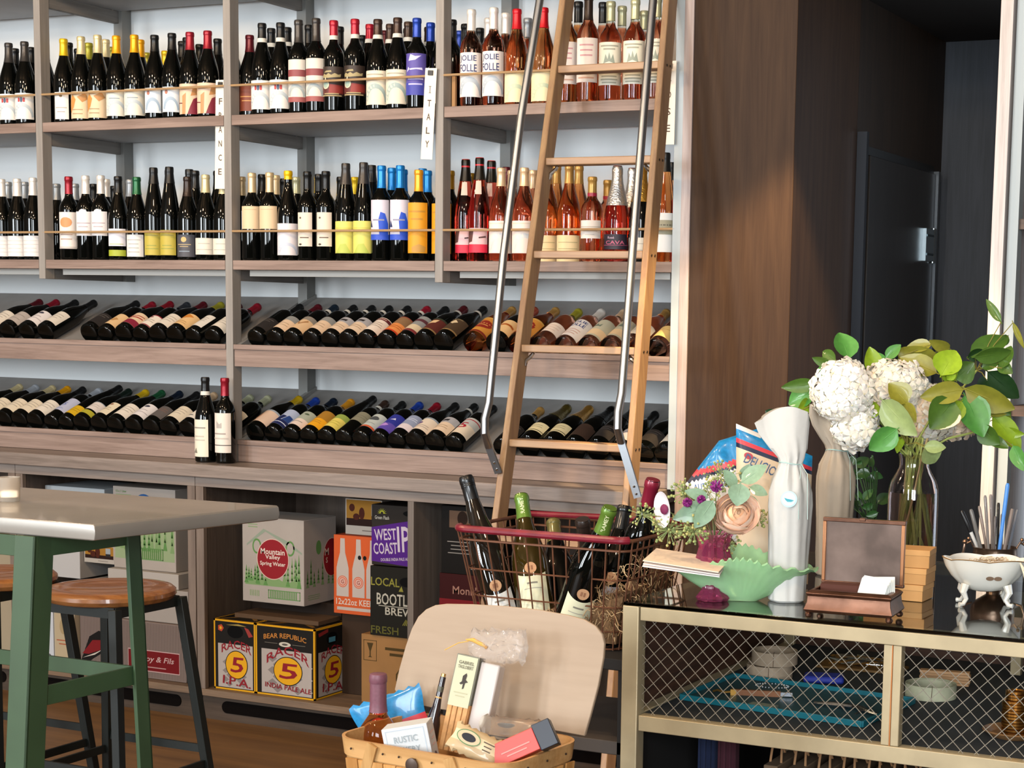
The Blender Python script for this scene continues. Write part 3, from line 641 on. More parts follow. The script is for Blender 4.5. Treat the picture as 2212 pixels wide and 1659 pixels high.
def bmesh_label(sh,st):
    k=('L',sh,st)
    if k in BM: return BM[k]
    S_=ST[st]; z0,z1,w,col=S_[:4]; mb=MB(); R0=PROF[sh][3][0] if sh!='s' else .0364
    def P(u,v,e):   # u,v in 0..1 on the label -> wrapped point
        r=R0+.0004+e; a=(u-.5)*w/R0; return (r*math.sin(a),-r*math.cos(a),z0+v*(z1-z0))
    def grid(u0,u1,v0,v1,c,e,nu=12,rough=.55):
        vs=[P(u0+(u1-u0)*i/nu,v,e) for i in range(nu+1) for v in (v0,v1)]
        mb.add(vs,[(2*i,2*i+2,2*i+3,2*i+1) for i in range(nu)],mat(c,rough))
    def pg(pts,c,e):
        q,f=sliced(pts,[tuple(range(len(pts)))],[i/16 for i in range(1,16) if min(p[0] for p in pts)<i/16<max(p[0] for p in pts)])
        mb.add([P(u,v,e) for u,v in q],f,mat(c,.55))
    grid(0,1,0,1,col,0,14)
    if len(S_)>6:
        x=S_[6]; a=(x[1]-z0)/(z1-z0); b=(x[2]-z0)/(z1-z0); grid(0,1,a,b,x[3],0)
    asp=w/(z1-z0)
    for i,d in enumerate(S_[5]):
        e=.0003+.0002*(i+1)
        if d[0]=='b': grid(0,1,d[1],d[2],d[3],e)
        elif d[0]=='e': pg([(d[1]+d[3]*math.cos(2*PI*t/14),d[2]+d[4]*math.sin(2*PI*t/14)) for t in range(14)],d[5],e)
        elif d[0]=='p': pg(d[2],d[1],e)
        elif d[0]=='A':
            v0,v1=(d[2],d[3]) if len(d)>3 else (.05,.62); n=10; o=[];q=[]
            for t in range(n+1):
                an=PI*.92*(1-t/n)+.1; o.append((.5+.46*math.cos(an)+.03,v0+(v1-v0)*math.sin(an))); q.append((.5+.34*math.cos(an)+.05,v0+(v1-v0)*.78*math.sin(an)-.02))
            vs=[P(u,max(0.01,v),e) for u,v in o]+[P(u,max(.01,v),e) for u,v in q]
            mb.add(vs,[(t,n+1+t,n+2+t,t+1) for t in range(n)],mat(d[1],.55))
        elif d[0]=='L':
            a,b=(d[3],d[4]) if len(d)>4 else (.12,.85); rn=random.Random(len(st)*7+i)
            for t in range(d[1]):
                vv=b-(b-a)*(t+.5)/d[1]; uu=rn.uniform(.12,.3); grid(uu,1-uu,vv-.018,vv+.018,d[2],e,6)
        elif d[0]=='t':
            g,f,_=textgeo(d[1]); wd=d[6]
            g,f=sliced([(d[2]-wd/2+x*wd,d[3]+y*d[4]) for x,y in g],f,[i/16 for i in range(1,16)]); mb.add([P(u,v,e) for u,v in g],f,mat(d[5],.55))
    BM[k]=mb.mesh('label',60); return BM[k]
ORD=['first','second','third','fourth','fifth','sixth','seventh','eighth','ninth','tenth','eleventh','twelfth','thirteenth','fourteenth','fifteenth','sixteenth','seventeenth','eighteenth','nineteenth','twentieth']
def bottle(sh,gl,cp,lb,H,label,group,loc=(0,0,0),M=None,cat='wine bottle'):
    t=thing('wine_bottle',label,cat,loc,0,group)
    if M is not None: t.matrix_world=M
    sz=H/H0[sh]
    for nm,me in (('glass',bmesh_body(sh,gl)),('capsule',bmesh_cap(sh,cp)))+((('label',bmesh_label(sh,lb)),) if lb else ()):
        o=bpy.data.objects.new(nm,me); C.objects.link(o); o.parent=t; o.scale=(1,1,sz)
    return t
GN={'k':'dark','r':'rosé','o':'orange rosé','d':'deep pink','a':'amber'}
BAY={'e':'left-edge bay','l':'left bay','m':'middle bay','r':'ladder bay','l0':'left-edge bay'}
def run(rows,Z,shelf,back):
    cnt={}; key={}
    rows=sorted(rows,key=lambda r:(r[0],r[1]))
    for r in rows:
        b,X,Y,H,sh,gl,cp,lb=r; cnt[b]=cnt.get(b,0)+1; n=cnt[b]
        lw=ST[lb][4] if lb else ''
        row='rear' if back else 'front'
        lab='%s bottle, %s capsule, %s%s from left, %s row, %s, %s'%(GN[gl],CAPS[cp][1],(lw+', ') if lw else '',ORD[n-1],row,shelf,BAY[b])
        if len(lab.split())>16: lab='%s capsule, %s%s in %s row, %s, %s'%(CAPS[cp][1],(lw+', ') if lw else '',ORD[n-1],row,shelf,BAY[b])
        if len(lab.split())>16: lab='%s, %s in %s row, %s, %s'%(lw,ORD[n-1],row,shelf,BAY[b])
        pe=min(abs(X-(i*.88+.0155)) for i in range(-1,4))-.0155
        if not back and pe<.042: Y=.094
        t=bottle(sh,gl,cp,lb,H,lab,'wine bottles on the %s'%shelf,(X,Y,Z+.0005))
        rn=random.Random(int(X*1e4)); t.rotation_euler=(0,0,rn.uniform(-.1,.1)+.34)
run(UF,2.177,'top shelf',False); run(UB,2.177,'top shelf',True); run(MF,1.667,'lower shelf',False); run(MB_,1.667,'lower shelf',True)
def rack(rows,zs,ze,yf,name):
    cnt={}; a=math.atan2(ze-zs,.489-yf-.018); al=Vector((0,math.cos(a),math.sin(a))); nn=Vector((0,-math.sin(a),math.cos(a)))
    for b,X,sh,gl,cp,lb in rows:
        R={'g':.0393,'b':.0365,'s':.0364,'c':.0427}[sh]; cnt[b]=cnt.get(b,0)+1
        y0=yf+.021+R*math.sin(a)*1.0+.002; p=Vector((X,yf+.018,zs))+al*((y0-yf-.018)/math.cos(a))+nn*(R+.0015)
        p=p-Vector((0,R*math.sin(a),0))*0
        rn=random.Random(int(X*1e3)); tw=rn.uniform(-.15,.15)
        M=Matrix.Translation(p)@Matrix.Rotation(-(PI/2-a),4,'X')@Matrix.Rotation(tw,4,'Z')
        lw=ST[lb][4]; lab='lying bottle, %s capsule, %s, %s from left, %s, %s'%(CAPS[cp][1],lw,ORD[cnt[b]-1],name,BAY[b])
        if len(lab.split())>16: lab='%s capsule, %s, %s from left, %s, %s'%(CAPS[cp][1],lw,ORD[cnt[b]-1],name,BAY[b])
        if len(lab.split())>16: lab='%s, %s from left, %s, %s'%(lw,ORD[cnt[b]-1],name,BAY[b])
        bottle(sh,gl,cp,lb,H0[sh],lab,'wine bottles lying on the %s'%name,M=M)
rack(R1,1.345,1.543,0,'upper rack'); rack(R2,1.0,1.19,.016,'lower rack')
# two bottles standing on the counter
ST['ctrA']=(.02,.152,.07,'#ddd4bf','tall cream label',[('L',1,'#8a8478',.76,.8),('L',2,'#b9b0a0',.4,.6),('p','#7c7668',[(.08,.1),(.4,.1),(.3,.24),(.2,.16)])])
ST['ctrB']=(.038,.178,.09,'#dbcfc2','large cream label with grey tower sketch',[('b',.18,.20,'#3a2f2c'),('p','#a9a098',[(.32,.62),(.38,.62),(.38,.8),(.52,.72),(.62,.76),(.62,.62)]),('L',1,'#9c8f86',.46,.5),('L',1,'#b9aea2',.34,.38)])
bottle('g','k','blkb','ctrA',.305,'black-capped wine bottle with tall cream label on counter, left of the pair','bottles standing on the counter',(.826,-.052,.9415))
bottle('b','k','crim','ctrB',.305,'crimson-capped wine bottle with tower-sketch label standing on counter','bottles standing on the counter',(.912,-.050,.9415))
# ================================================================ rolling ladder
LW=wood('#8c6c52','#a3835f','z',.45); LWX=wood('#937257','#a98968','x',.45)
STEEL=mat('#9ba0a6',.36,metal=1); CHR=mat('#b8babc',.15,metal=1)
ld=thing('library_ladder','tall light wooden rolling ladder leaning on the shelving, steel handrails','ladder',(0,0,0))
def lp(t,side):      # t = height z ; front-inner line of each stile
    if side<0: return Vector((2.283+(t-2.26)*.008,-.125-(2.26-t)*.235,t))
    return Vector((2.634+(2.26-t)*.040,-.125-(2.26-t)*.235,t))
for s in (-1,1):
    a,b=lp(2.61,s),lp(.0,s); off=Vector((s*.011,0.028,0))
    mb=MB(); mb.bar(a+off,b+off,.022,.062,LW,up=(0,1,0)); mb.build('stile',ld,.003)
for k in range(1,9):
    z=2.855-.2915*k
    a,b=lp(z,-1),lp(z,1)
    mb=MB(); mb.box(a.x,b.x,a.y+.002,a.y+.064,z-.021,z+.002,LWX); mb.build('rung',ld,.003)
    mb=MB()
    for s in (-1,1):
        p=lp(z-.011,s)+Vector((s*.0225,.018,0))
        for dy in (0,.024): mb.lathe([(0,0),(.0042,0),(.0036,.0015),(0,.002)],mat('#5c5248',.35,metal=1),8,Matrix.Translation(p+Vector((0,dy,0)))@Matrix.Rotation(s*PI/2,4,'Y'))
    mb.build('screws',ld)
for z in (1.981,1.398):
    for s in (-1,1):
        a=lp(z-.024,s); mb=MB(); q=a+Vector((0,.03,0))
        pts=[q+Vector((-s*.032,0,0)),q+Vector((-s*.022,0,-.012)),q+Vector((-s*.008,0,-.022)),q+Vector((-s*.004,0,-.040))]
        mb.tube(pts,.006,CHR,8,rs=[.005,.007,.007,.004]); mb.build('rung_bracket',ld)
for s in (-1,1):
    a=lp(2.61,s)+Vector((s*.011,.02,0)); mb=MB(); mb.tube([a+Vector((0,0,-.08)),a+Vector((0,0,.03)),a+Vector((0,-.012,.055)),a+Vector((0,-.035,.05)),a+Vector((0,-.04,.03))],.005,CHR,8); mb.build('top_hook',ld)
mb=MB(); mb.tube([(.5,lp(2.61,1).y-.006,2.648),(2.637,lp(2.61,1).y-.006,2.648)],.009,CHR,10); mb.build('ladder_rail',sh)
# handrails in front of the stiles
def rail(px):
    mb=MB(); mb.tube(px[:-1],.0125,STEEL,12); mb.bar(px[-2],px[-1],.024,.007,STEEL,up=(0,1,0))
    d=(px[-1]-px[-2]).normalized()
    for f in (.035,.012):
        mb.ball(px[-1]-d*f+Vector((.0,-.005,0)),.004,CHR,6)
    mb.build('handrail',ld)
def rp(x,y,D): return at(x,y,D)
dL=4.62; dR=4.82
for pl,D0 in (([(1185,-120),(1166,0),(1126,250),(1088,550),(1056,870),(1047,905),(1047,935),(1056,965),(1077,1022)],4.9),([(1423,-120),(1411,0),(1390,250),(1366,550),(1343,850),(1335,890),(1334,925),(1342,955),(1378,1075)],5.06)):
    pts=[]
    for i,(x,y) in enumerate(pl):
        z_=onY(x,y,-.4).z; st=lp(z_,-1).y; off=-.10
        if i==len(pl)-1: off=-.012
        elif i==len(pl)-2: off=-.06
        pts.append(onY(x,y,st+off))
    rail(pts)
# ================================================================ hanging paper signs
def sign(x,y0,y1,xb,txt,label,Y,z0,off=0):
    top=onY(x,y0,Y); bot=onY(xb,y1,Y); t=thing('hanging_sign',label,'sign',tuple(top),0,'paper country signs clipped to the shelf rods')
    d=(bot-top); L=d.length; M=FM((0,0,0),(Vector((0,0,1)).cross(Vector((0,-1,0)))*-1) if 0 else (1,0,-d.x/d.z*-1*-1),( -d.x/L,0,-d.z/L))
    u=Vector((-d.z,0,d.x)).normalized(); v=-d.normalized(); M=FM((0,0,0),u,v)
    mb=MB(); mb.box(-.0225,.0225,-L,0.012,-.0006,.0,mat('#eadfce',.8),M)
    n=len(txt); 
    for i,ch in enumerate(txt):
        vv=-L*(off+ (1-off-.1)*(i+.5)/n)
        mb.t2(M,ch,0,vv-.012,.022,mat('#57483f',.8),w=.015 if ch!='I' else .0022,wl=.0006)
        if ch=='I':
            for q in (-.0125,.0085): mb.r2(M,-.005,.005,vv+q,vv+q+.0015,mat('#57483f',.8),.0007)
    mb.build('paper',t)
    mb=MB(); mb.box(-.009,.009,-.012,.004,0.0008,.006,mat('#1c1a19',.4),M); mb.tube([(-.005,.003,.004),(-.007,.014,.004),(-.003,.017,.004)],.0008,CHR,6,M=M); mb.build('binder_clip',t)
sign(931,155,344,921,'ITALY','white paper sign reading ITALY hanging from the top shelf rod',-.012,2.27,.12)
sign(477,180,408,475,'FRANCE','white paper sign reading FRANCE hanging behind the second post',.022,2.27,.10)
sign(1447,140,312,1442,'ROSE','white paper sign reading ROSE hanging beside the ladder',-.012,2.27,.05)
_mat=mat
def mat(c,*a,**k):  # carton colours darkened here to stand in for the dim cabinet interior
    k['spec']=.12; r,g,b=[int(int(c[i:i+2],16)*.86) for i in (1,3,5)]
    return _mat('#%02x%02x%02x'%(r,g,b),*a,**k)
# ================================================================ cartons in the base cabinets
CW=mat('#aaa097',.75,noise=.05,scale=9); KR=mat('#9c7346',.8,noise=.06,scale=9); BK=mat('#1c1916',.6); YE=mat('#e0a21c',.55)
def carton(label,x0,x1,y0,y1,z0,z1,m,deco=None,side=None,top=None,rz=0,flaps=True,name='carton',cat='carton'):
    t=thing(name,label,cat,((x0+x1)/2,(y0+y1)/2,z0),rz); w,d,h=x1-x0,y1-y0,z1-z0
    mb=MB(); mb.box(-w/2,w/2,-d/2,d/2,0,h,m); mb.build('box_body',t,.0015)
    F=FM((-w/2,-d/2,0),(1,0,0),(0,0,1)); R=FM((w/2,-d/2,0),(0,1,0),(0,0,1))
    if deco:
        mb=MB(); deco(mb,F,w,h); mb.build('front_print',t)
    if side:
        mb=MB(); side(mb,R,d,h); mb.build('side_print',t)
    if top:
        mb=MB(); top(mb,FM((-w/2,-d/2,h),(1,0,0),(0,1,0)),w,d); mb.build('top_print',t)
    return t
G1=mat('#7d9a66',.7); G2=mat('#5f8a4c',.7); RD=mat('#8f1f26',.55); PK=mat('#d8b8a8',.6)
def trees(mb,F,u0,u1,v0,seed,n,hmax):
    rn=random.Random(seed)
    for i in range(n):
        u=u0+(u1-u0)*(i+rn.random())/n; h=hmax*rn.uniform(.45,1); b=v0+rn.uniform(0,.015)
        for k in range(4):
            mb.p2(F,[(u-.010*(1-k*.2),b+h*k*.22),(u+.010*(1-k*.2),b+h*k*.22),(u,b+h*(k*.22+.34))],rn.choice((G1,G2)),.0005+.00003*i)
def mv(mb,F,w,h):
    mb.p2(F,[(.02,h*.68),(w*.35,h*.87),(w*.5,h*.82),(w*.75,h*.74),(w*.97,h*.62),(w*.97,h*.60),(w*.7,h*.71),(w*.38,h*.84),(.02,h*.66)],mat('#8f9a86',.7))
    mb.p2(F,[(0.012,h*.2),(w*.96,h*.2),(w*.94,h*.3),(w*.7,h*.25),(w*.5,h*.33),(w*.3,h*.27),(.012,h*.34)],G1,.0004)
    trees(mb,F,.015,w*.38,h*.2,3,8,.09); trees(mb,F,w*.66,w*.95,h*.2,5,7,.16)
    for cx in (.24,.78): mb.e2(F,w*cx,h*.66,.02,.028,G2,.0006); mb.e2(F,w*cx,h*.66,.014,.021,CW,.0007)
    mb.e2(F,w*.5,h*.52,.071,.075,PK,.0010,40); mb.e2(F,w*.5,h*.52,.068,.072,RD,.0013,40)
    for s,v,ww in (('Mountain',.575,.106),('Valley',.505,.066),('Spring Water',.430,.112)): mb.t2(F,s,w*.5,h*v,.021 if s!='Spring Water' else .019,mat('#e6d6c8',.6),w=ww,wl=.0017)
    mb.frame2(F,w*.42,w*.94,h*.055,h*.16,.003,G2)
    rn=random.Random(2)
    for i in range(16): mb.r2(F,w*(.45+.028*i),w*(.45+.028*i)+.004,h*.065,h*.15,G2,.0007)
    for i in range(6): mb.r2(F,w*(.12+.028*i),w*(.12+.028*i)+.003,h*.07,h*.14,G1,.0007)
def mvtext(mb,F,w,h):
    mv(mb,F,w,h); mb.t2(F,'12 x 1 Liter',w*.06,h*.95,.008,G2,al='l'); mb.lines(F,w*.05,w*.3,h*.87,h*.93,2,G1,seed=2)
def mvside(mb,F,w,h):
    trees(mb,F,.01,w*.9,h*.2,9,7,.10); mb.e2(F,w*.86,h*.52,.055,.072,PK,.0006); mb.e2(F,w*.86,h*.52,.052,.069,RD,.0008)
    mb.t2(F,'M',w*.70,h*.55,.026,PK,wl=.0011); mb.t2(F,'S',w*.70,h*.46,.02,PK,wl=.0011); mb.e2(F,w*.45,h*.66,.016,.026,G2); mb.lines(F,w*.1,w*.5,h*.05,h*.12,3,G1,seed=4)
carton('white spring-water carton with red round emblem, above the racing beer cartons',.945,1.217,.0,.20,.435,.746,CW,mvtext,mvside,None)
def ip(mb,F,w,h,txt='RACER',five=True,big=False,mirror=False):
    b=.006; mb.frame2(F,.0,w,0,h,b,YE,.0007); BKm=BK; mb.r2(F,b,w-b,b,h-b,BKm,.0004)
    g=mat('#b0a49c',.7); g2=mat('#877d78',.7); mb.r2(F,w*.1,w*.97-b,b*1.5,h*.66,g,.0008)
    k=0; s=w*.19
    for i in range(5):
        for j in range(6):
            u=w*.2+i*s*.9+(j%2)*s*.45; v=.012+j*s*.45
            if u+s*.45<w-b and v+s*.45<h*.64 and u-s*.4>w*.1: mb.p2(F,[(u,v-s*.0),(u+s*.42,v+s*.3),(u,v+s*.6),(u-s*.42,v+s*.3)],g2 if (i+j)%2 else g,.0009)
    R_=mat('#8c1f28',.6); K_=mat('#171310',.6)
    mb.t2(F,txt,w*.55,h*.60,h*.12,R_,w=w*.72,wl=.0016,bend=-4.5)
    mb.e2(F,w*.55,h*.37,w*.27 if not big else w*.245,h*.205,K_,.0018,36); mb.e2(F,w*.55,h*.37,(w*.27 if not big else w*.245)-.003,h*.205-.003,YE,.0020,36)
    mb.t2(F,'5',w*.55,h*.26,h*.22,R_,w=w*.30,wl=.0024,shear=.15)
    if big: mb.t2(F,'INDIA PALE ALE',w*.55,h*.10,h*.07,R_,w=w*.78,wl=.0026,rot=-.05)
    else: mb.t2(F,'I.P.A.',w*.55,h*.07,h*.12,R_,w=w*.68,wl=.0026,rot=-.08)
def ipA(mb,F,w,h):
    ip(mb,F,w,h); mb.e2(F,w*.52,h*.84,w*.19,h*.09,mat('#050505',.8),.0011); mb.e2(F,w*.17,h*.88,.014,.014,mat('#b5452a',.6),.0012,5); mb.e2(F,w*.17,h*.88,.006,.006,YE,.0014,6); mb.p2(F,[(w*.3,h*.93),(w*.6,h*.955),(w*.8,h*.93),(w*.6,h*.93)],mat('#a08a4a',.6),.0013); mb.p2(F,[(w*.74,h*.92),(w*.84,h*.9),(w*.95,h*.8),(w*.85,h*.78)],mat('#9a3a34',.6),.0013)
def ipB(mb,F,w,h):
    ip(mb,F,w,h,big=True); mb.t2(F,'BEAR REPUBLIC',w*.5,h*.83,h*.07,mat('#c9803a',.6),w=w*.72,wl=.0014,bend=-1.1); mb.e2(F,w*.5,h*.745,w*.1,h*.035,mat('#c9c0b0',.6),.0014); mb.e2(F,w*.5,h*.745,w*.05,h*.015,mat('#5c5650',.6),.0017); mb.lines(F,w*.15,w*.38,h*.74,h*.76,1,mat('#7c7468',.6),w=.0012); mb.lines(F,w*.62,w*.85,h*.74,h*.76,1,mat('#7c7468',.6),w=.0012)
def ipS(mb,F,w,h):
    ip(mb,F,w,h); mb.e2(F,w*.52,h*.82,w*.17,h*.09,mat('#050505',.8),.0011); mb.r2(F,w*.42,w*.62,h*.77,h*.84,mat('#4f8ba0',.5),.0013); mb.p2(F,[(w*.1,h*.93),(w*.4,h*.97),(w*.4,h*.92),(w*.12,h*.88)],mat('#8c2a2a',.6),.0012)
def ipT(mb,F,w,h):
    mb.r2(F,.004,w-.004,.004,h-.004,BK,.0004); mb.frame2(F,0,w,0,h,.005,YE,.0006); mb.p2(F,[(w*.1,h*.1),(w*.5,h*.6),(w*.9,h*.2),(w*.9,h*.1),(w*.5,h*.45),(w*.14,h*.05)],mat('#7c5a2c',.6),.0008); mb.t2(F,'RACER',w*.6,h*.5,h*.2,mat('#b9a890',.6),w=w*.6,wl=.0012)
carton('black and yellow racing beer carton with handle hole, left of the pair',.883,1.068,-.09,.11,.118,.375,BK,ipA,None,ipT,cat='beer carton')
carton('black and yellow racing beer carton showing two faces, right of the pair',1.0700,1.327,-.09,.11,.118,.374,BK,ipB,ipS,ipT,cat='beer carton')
carton('flattened brown cardboard sheet lying across the racing beer cartons',.93,1.30,-.03,.105,.3755,.392,mat('#5c4634',.85),name='cardboard_sheet',cat='cardboard')
carton('dark carton at the back carrying the spring-water carton',.90,1.30,.112,.42,.118,.434,mat('#2a211b',.8))
def orange(mb,F,w,h):
    O=mat('#c9582c',.7); mb.r2(F,0,w,0,h,O,.0004); wm=mat('#b9aba2',.7)
    for i,u in enumerate((.22,.62,.97)):
        b=.026; U=w*u; V=h*.22; pts=[(-b,0),(b,0),(b,h*.36),(b*.8,h*.44),(b*.42,h*.56),(b*.36,h*.74),(-b*.36,h*.74),(-b*.42,h*.56),(-b*.8,h*.44),(-b,h*.36)]
        q=[(min(U+a,w-.001),V+c) for a,c in pts]
        mb.p2(F,q,wm,.0007)
        if i<2:
            for r_,m_ in ((.021,O),(.0185,mat('#cfa294',.7)),(.015,O),(.0125,mat('#cfa294',.7))): mb.e2(F,U,V+h*.19,r_,r_,m_,.0008+(.021-r_)*.05)
            mb.t2(F,'G',U,V+h*.165,.014,mat('#8c3a2c',.7),wl=.0015)
    mb.r2(F,0,w,h*.10,h*.21,O,.0010); mb.t2(F,'12x22oz KEEP',w*.52,h*.115,h*.08,mat('#cfc0b4',.7),w=w*.92,wl=.0014); mb.r2(F,w*.08,w*.95,h*.045,h*.085,wm,.0008)
    for c,d in ((.47,.73),(.60,.73)): mb.e2(F,w*c+w*.18,h*d,.007,.008,mat('#0c0a09',.5),.0014)
carton('orange beer carton printed with white bottle shapes in the middle cabinet',1.319,1.488,.04,.24,.417,.700,mat('#a8482a',.75),orange,cat='beer carton')
carton('dark low carton under the orange beer carton',1.332,1.466,.07,.4,.118,.4165,mat('#3a2a20',.8))
def photo(mb,F,w,h):
    mb.r2(F,0,w,0,h,mat('#b3a99f',.7),.0003); mb.r2(F,.004,w-.004,h*.25,h-.004,mat('#a0702a',.7),.0005); rn=random.Random(5)
    mb.r2(F,.004,w-.004,h*.25,h*.45,mat('#2a1712',.7),.0007)
    for u,v,a,b in ((.18,.75,.012,.014),(.45,.6,.012,.022),(.3,.5,.014,.012)): mb.e2(F,w*u,h*v,a,b,mat('#4a2014',.7),.0009,12)
    mb.r2(F,w*.72,w*.88,h*.38,h*.86,mat('#9aa0a4',.5),.0011); mb.r2(F,w*.72,w*.88,h*.38,h*.55,mat('#2c2624',.5),.0013); mb.lines(F,w*.45,w*.8,h*.08,h*.16,1,mat('#6c6058',.7))
carton('small picture-printed beer pack on top of the orange beer carton',1.345,1.50,.075,.26,.701,.829,mat('#8c8378',.7),photo,cat='beer carton')
def west(mb,F,w,h):
    P=mat('#4c1f7a',.6); mb.p2(F,[(0,h*.06),(w,-.0),(w,h*.80),(w*.55,h*.72),(0,h*.62)],P,.0006)
    Wm=mat('#c4b6c4',.6); mb.t2(F,'WEST',w*.30,h*.42,h*.19,Wm,w=w*.46,rot=.1); mb.t2(F,'COAST',w*.30,h*.19,h*.19,Wm,w=w*.50,rot=.08); mb.t2(F,'IPA',w*.555,h*.24,h*.42,Wm,w=w*.52,al='l',rot=.06); mb.t2(F,'DOUBLE INDIA PALE ALE',w*.5,h*.09,h*.05,Wm,w=w*.6,rot=.09)
    mb.e2(F,w*.83,h*.88,w*.17,h*.05,mat('#050505',.8),.0008); mb.t2(F,'Green Flash',w*.22,h*.76,h*.06,mat('#b9b4a8',.6),w=w*.30); 
    for i in range(9):
        an=PI*i/8; mb.p2(F,[(w*.22+.006*math.cos(an-.2),h*.86+.006*math.sin(an-.2)),(w*.22+.020*math.cos(an),h*.86+.020*math.sin(an)),(w*.22+.006*math.cos(an+.2),h*.86+.006*math.sin(an+.2))],mat('#c9c93a',.6),.0008)
carton('black and purple beer carton reading WEST COAST IPA beside the divider',1.526,1.722,-.03,.17,.616,.828,mat('#2a2520',.6),west,cat='beer carton')
def boot(mb,F,w,h):
    O=mat('#8a8438',.6); Wm=mat('#b9b4a4',.6); mb.t2(F,'LOCAL',.004,h*.72,h*.12,O,w=w*.60,al='l'); mb.t2(F,'BOOTLEG',w*.14,h*.45,h*.17,Wm,w=w*.88,al='l'); mb.t2(F,'BREW',w*.32,h*.31,h*.11,Wm,w=w*.6,al='l'); mb.t2(F,'FRESH',.004,h*.03,h*.11,mat('#5c5a28',.6),w=w*.58,al='l'); mb.r2(F,w*.18,w*.98,h*.43,h*.44,Wm)
    for k in range(7): mb.p2(F,[(w*.75,h*.27),(w*(.68+.04*k),h*.18),(w*(.70+.04*k),h*.18)],O)
    mb.e2(F,w*.78,h*.80,w*.16,h*.07,mat('#050505',.8)); mb.p2(F,[(w*.6,h*.66),(w*.66,h*.74),(w*.7,h*.66)],O); mb.p2(F,[(w*.8,h*.66),(w*.86,h*.74),(w*.9,h*.66)],O)
carton('black beer carton reading BOOTLEG BREW under the purple carton',1.52,1.716,-.03,.2,.366,.612,mat('#1d1a14',.6),boot,cat='beer carton')
def kraft(mb,F,w,h):
    D=mat('#4c3c20',.8); mb.frame2(F,w*.04,w*.27,h*.62,h*.92,.002,D); mb.p2(F,[(w*.10,h*.88),(w*.21,h*.88),(w*.165,h*.76),(w*.165,h*.69),(w*.19,h*.67),(w*.12,h*.67),(w*.145,h*.69),(w*.145,h*.76)],D)
    mb.lines(F,w*.4,w*.95,h*.70,h*.86,2,D,h=.01); 
    for rr,m_ in ((.030,D),(.024,mat('#86683a',.8)),(.017,D)): mb.e2(F,w*.72,h*.42,rr,rr*1.1,m_,.0006+(.03-rr)*.03,9)
    mb.lines(F,w*.6,w*.9,h*.08,h*.2,2,D,h=.008)
carton('plain kraft carton with fragile mark at the foot of the divider',1.476,1.716,-.02,.25,.118,.364,KR,kraft)
# right of the divider
def dk(mb,F,w,h):
    mb.r2(F,.002,w-.002,.002,h-.002,mat('#14110f',.6),.0002)
    mb.r2(F,w*.15,w*.8,h*.68,h*.93,mat('#6a5242',.7)); mb.e2(F,w*.4,h*.82,.02,.025,mat('#2c1c14',.7),.0008); mb.lines(F,w*.1,w*.6,h*.28,h*.5,4,mat('#8f8a84',.7),h=.003); mb.lines(F,w*.55,w*.9,h*.06,h*.12,1,mat('#8f8a84',.7),h=.003)
carton('black carton with small white text behind the wire basket',1.822,2.03,-.05,.2,.612,.845,mat('#14110f',.6),dk)
def mr(mb,F,w,h): mb.t2(F,"Monk's",w*.5,h*.62,h*.16,mat('#a3786a',.7)); mb.r2(F,0,w,0,h*.52,mat('#7c1f26',.7)); mb.e2(F,w*.38,h*.26,.022,.022,mat('#a0483c',.7),.0007); mb.e2(F,w*.38,h*.26,.019,.019,mat('#7c1f26',.7),.0010); mb.p2(F,[(w*.28,h*.2),(w*.48,h*.2),(w*.42,h*.34),(w*.34,h*.3)],mat('#a0483c',.7),.0014)
carton('dark red carton under the black carton behind the wire basket',1.815,2.03,-.05,.2,.43,.6115,mat('#3a1416',.7),mr)
carton('dark carton at the bottom behind the picnic basket lid',1.80,2.06,-.04,.25,.118,.429,mat('#1d1814',.7))
# left cabinet behind the table
carton('low white carton with black open flaps in the left cabinet, top',.005,.30,.0,.25,.592,.806,mat('#b4b9bd',.7))
def mv2(mb,F,w,h):
    mb.r2(F,w*.02,w*.98,h*.12,h*.75,mat('#93a37c',.75),.0003); trees(mb,F,.01,w*.95,h*.22,12,13,.20); mb.e2(F,w*.5,h*.78,.045,.045,mat('#27548c',.6),.0012); mb.t2(F,'12 x 1 Liter',w*.05,h*.93,.008,G2,al='l'); mb.lines(F,w*.04,w*.3,h*.88,h*.92,1,G1); mb.frame2(F,w*.40,w*.80,h*.13,h*.27,.003,G2,.002)
    for i in range(11): mb.r2(F,w*(.43+.032*i),w*(.43+.032*i)+.004,h*.14,h*.26,G2,.0022)
carton('white and green spring-water carton in the left cabinet',.360,.655,-.02,.22,.516,.825,CW,mv2)
carton('small sunset-picture beer pack left of the green carton',.205,.352,-.01,.2,.523,.612 if 0 else .591,mat('#8c8378',.7),photo,cat='beer carton')
carton('white carton end showing left of the sunset picture pack',.04,.20,-.03,.2,.458,.590,mat('#b9b6b4',.7))
carton('pale grey carton under the green carton',.225,.742,-.06,.2,.332,.457,mat('#a39a92',.7)); 
carton('thin pale board on the grey carton under the green carton',.355,.69,-.05,.19,.458,.515,mat('#b3aaa2',.7),cat='board',name='board')
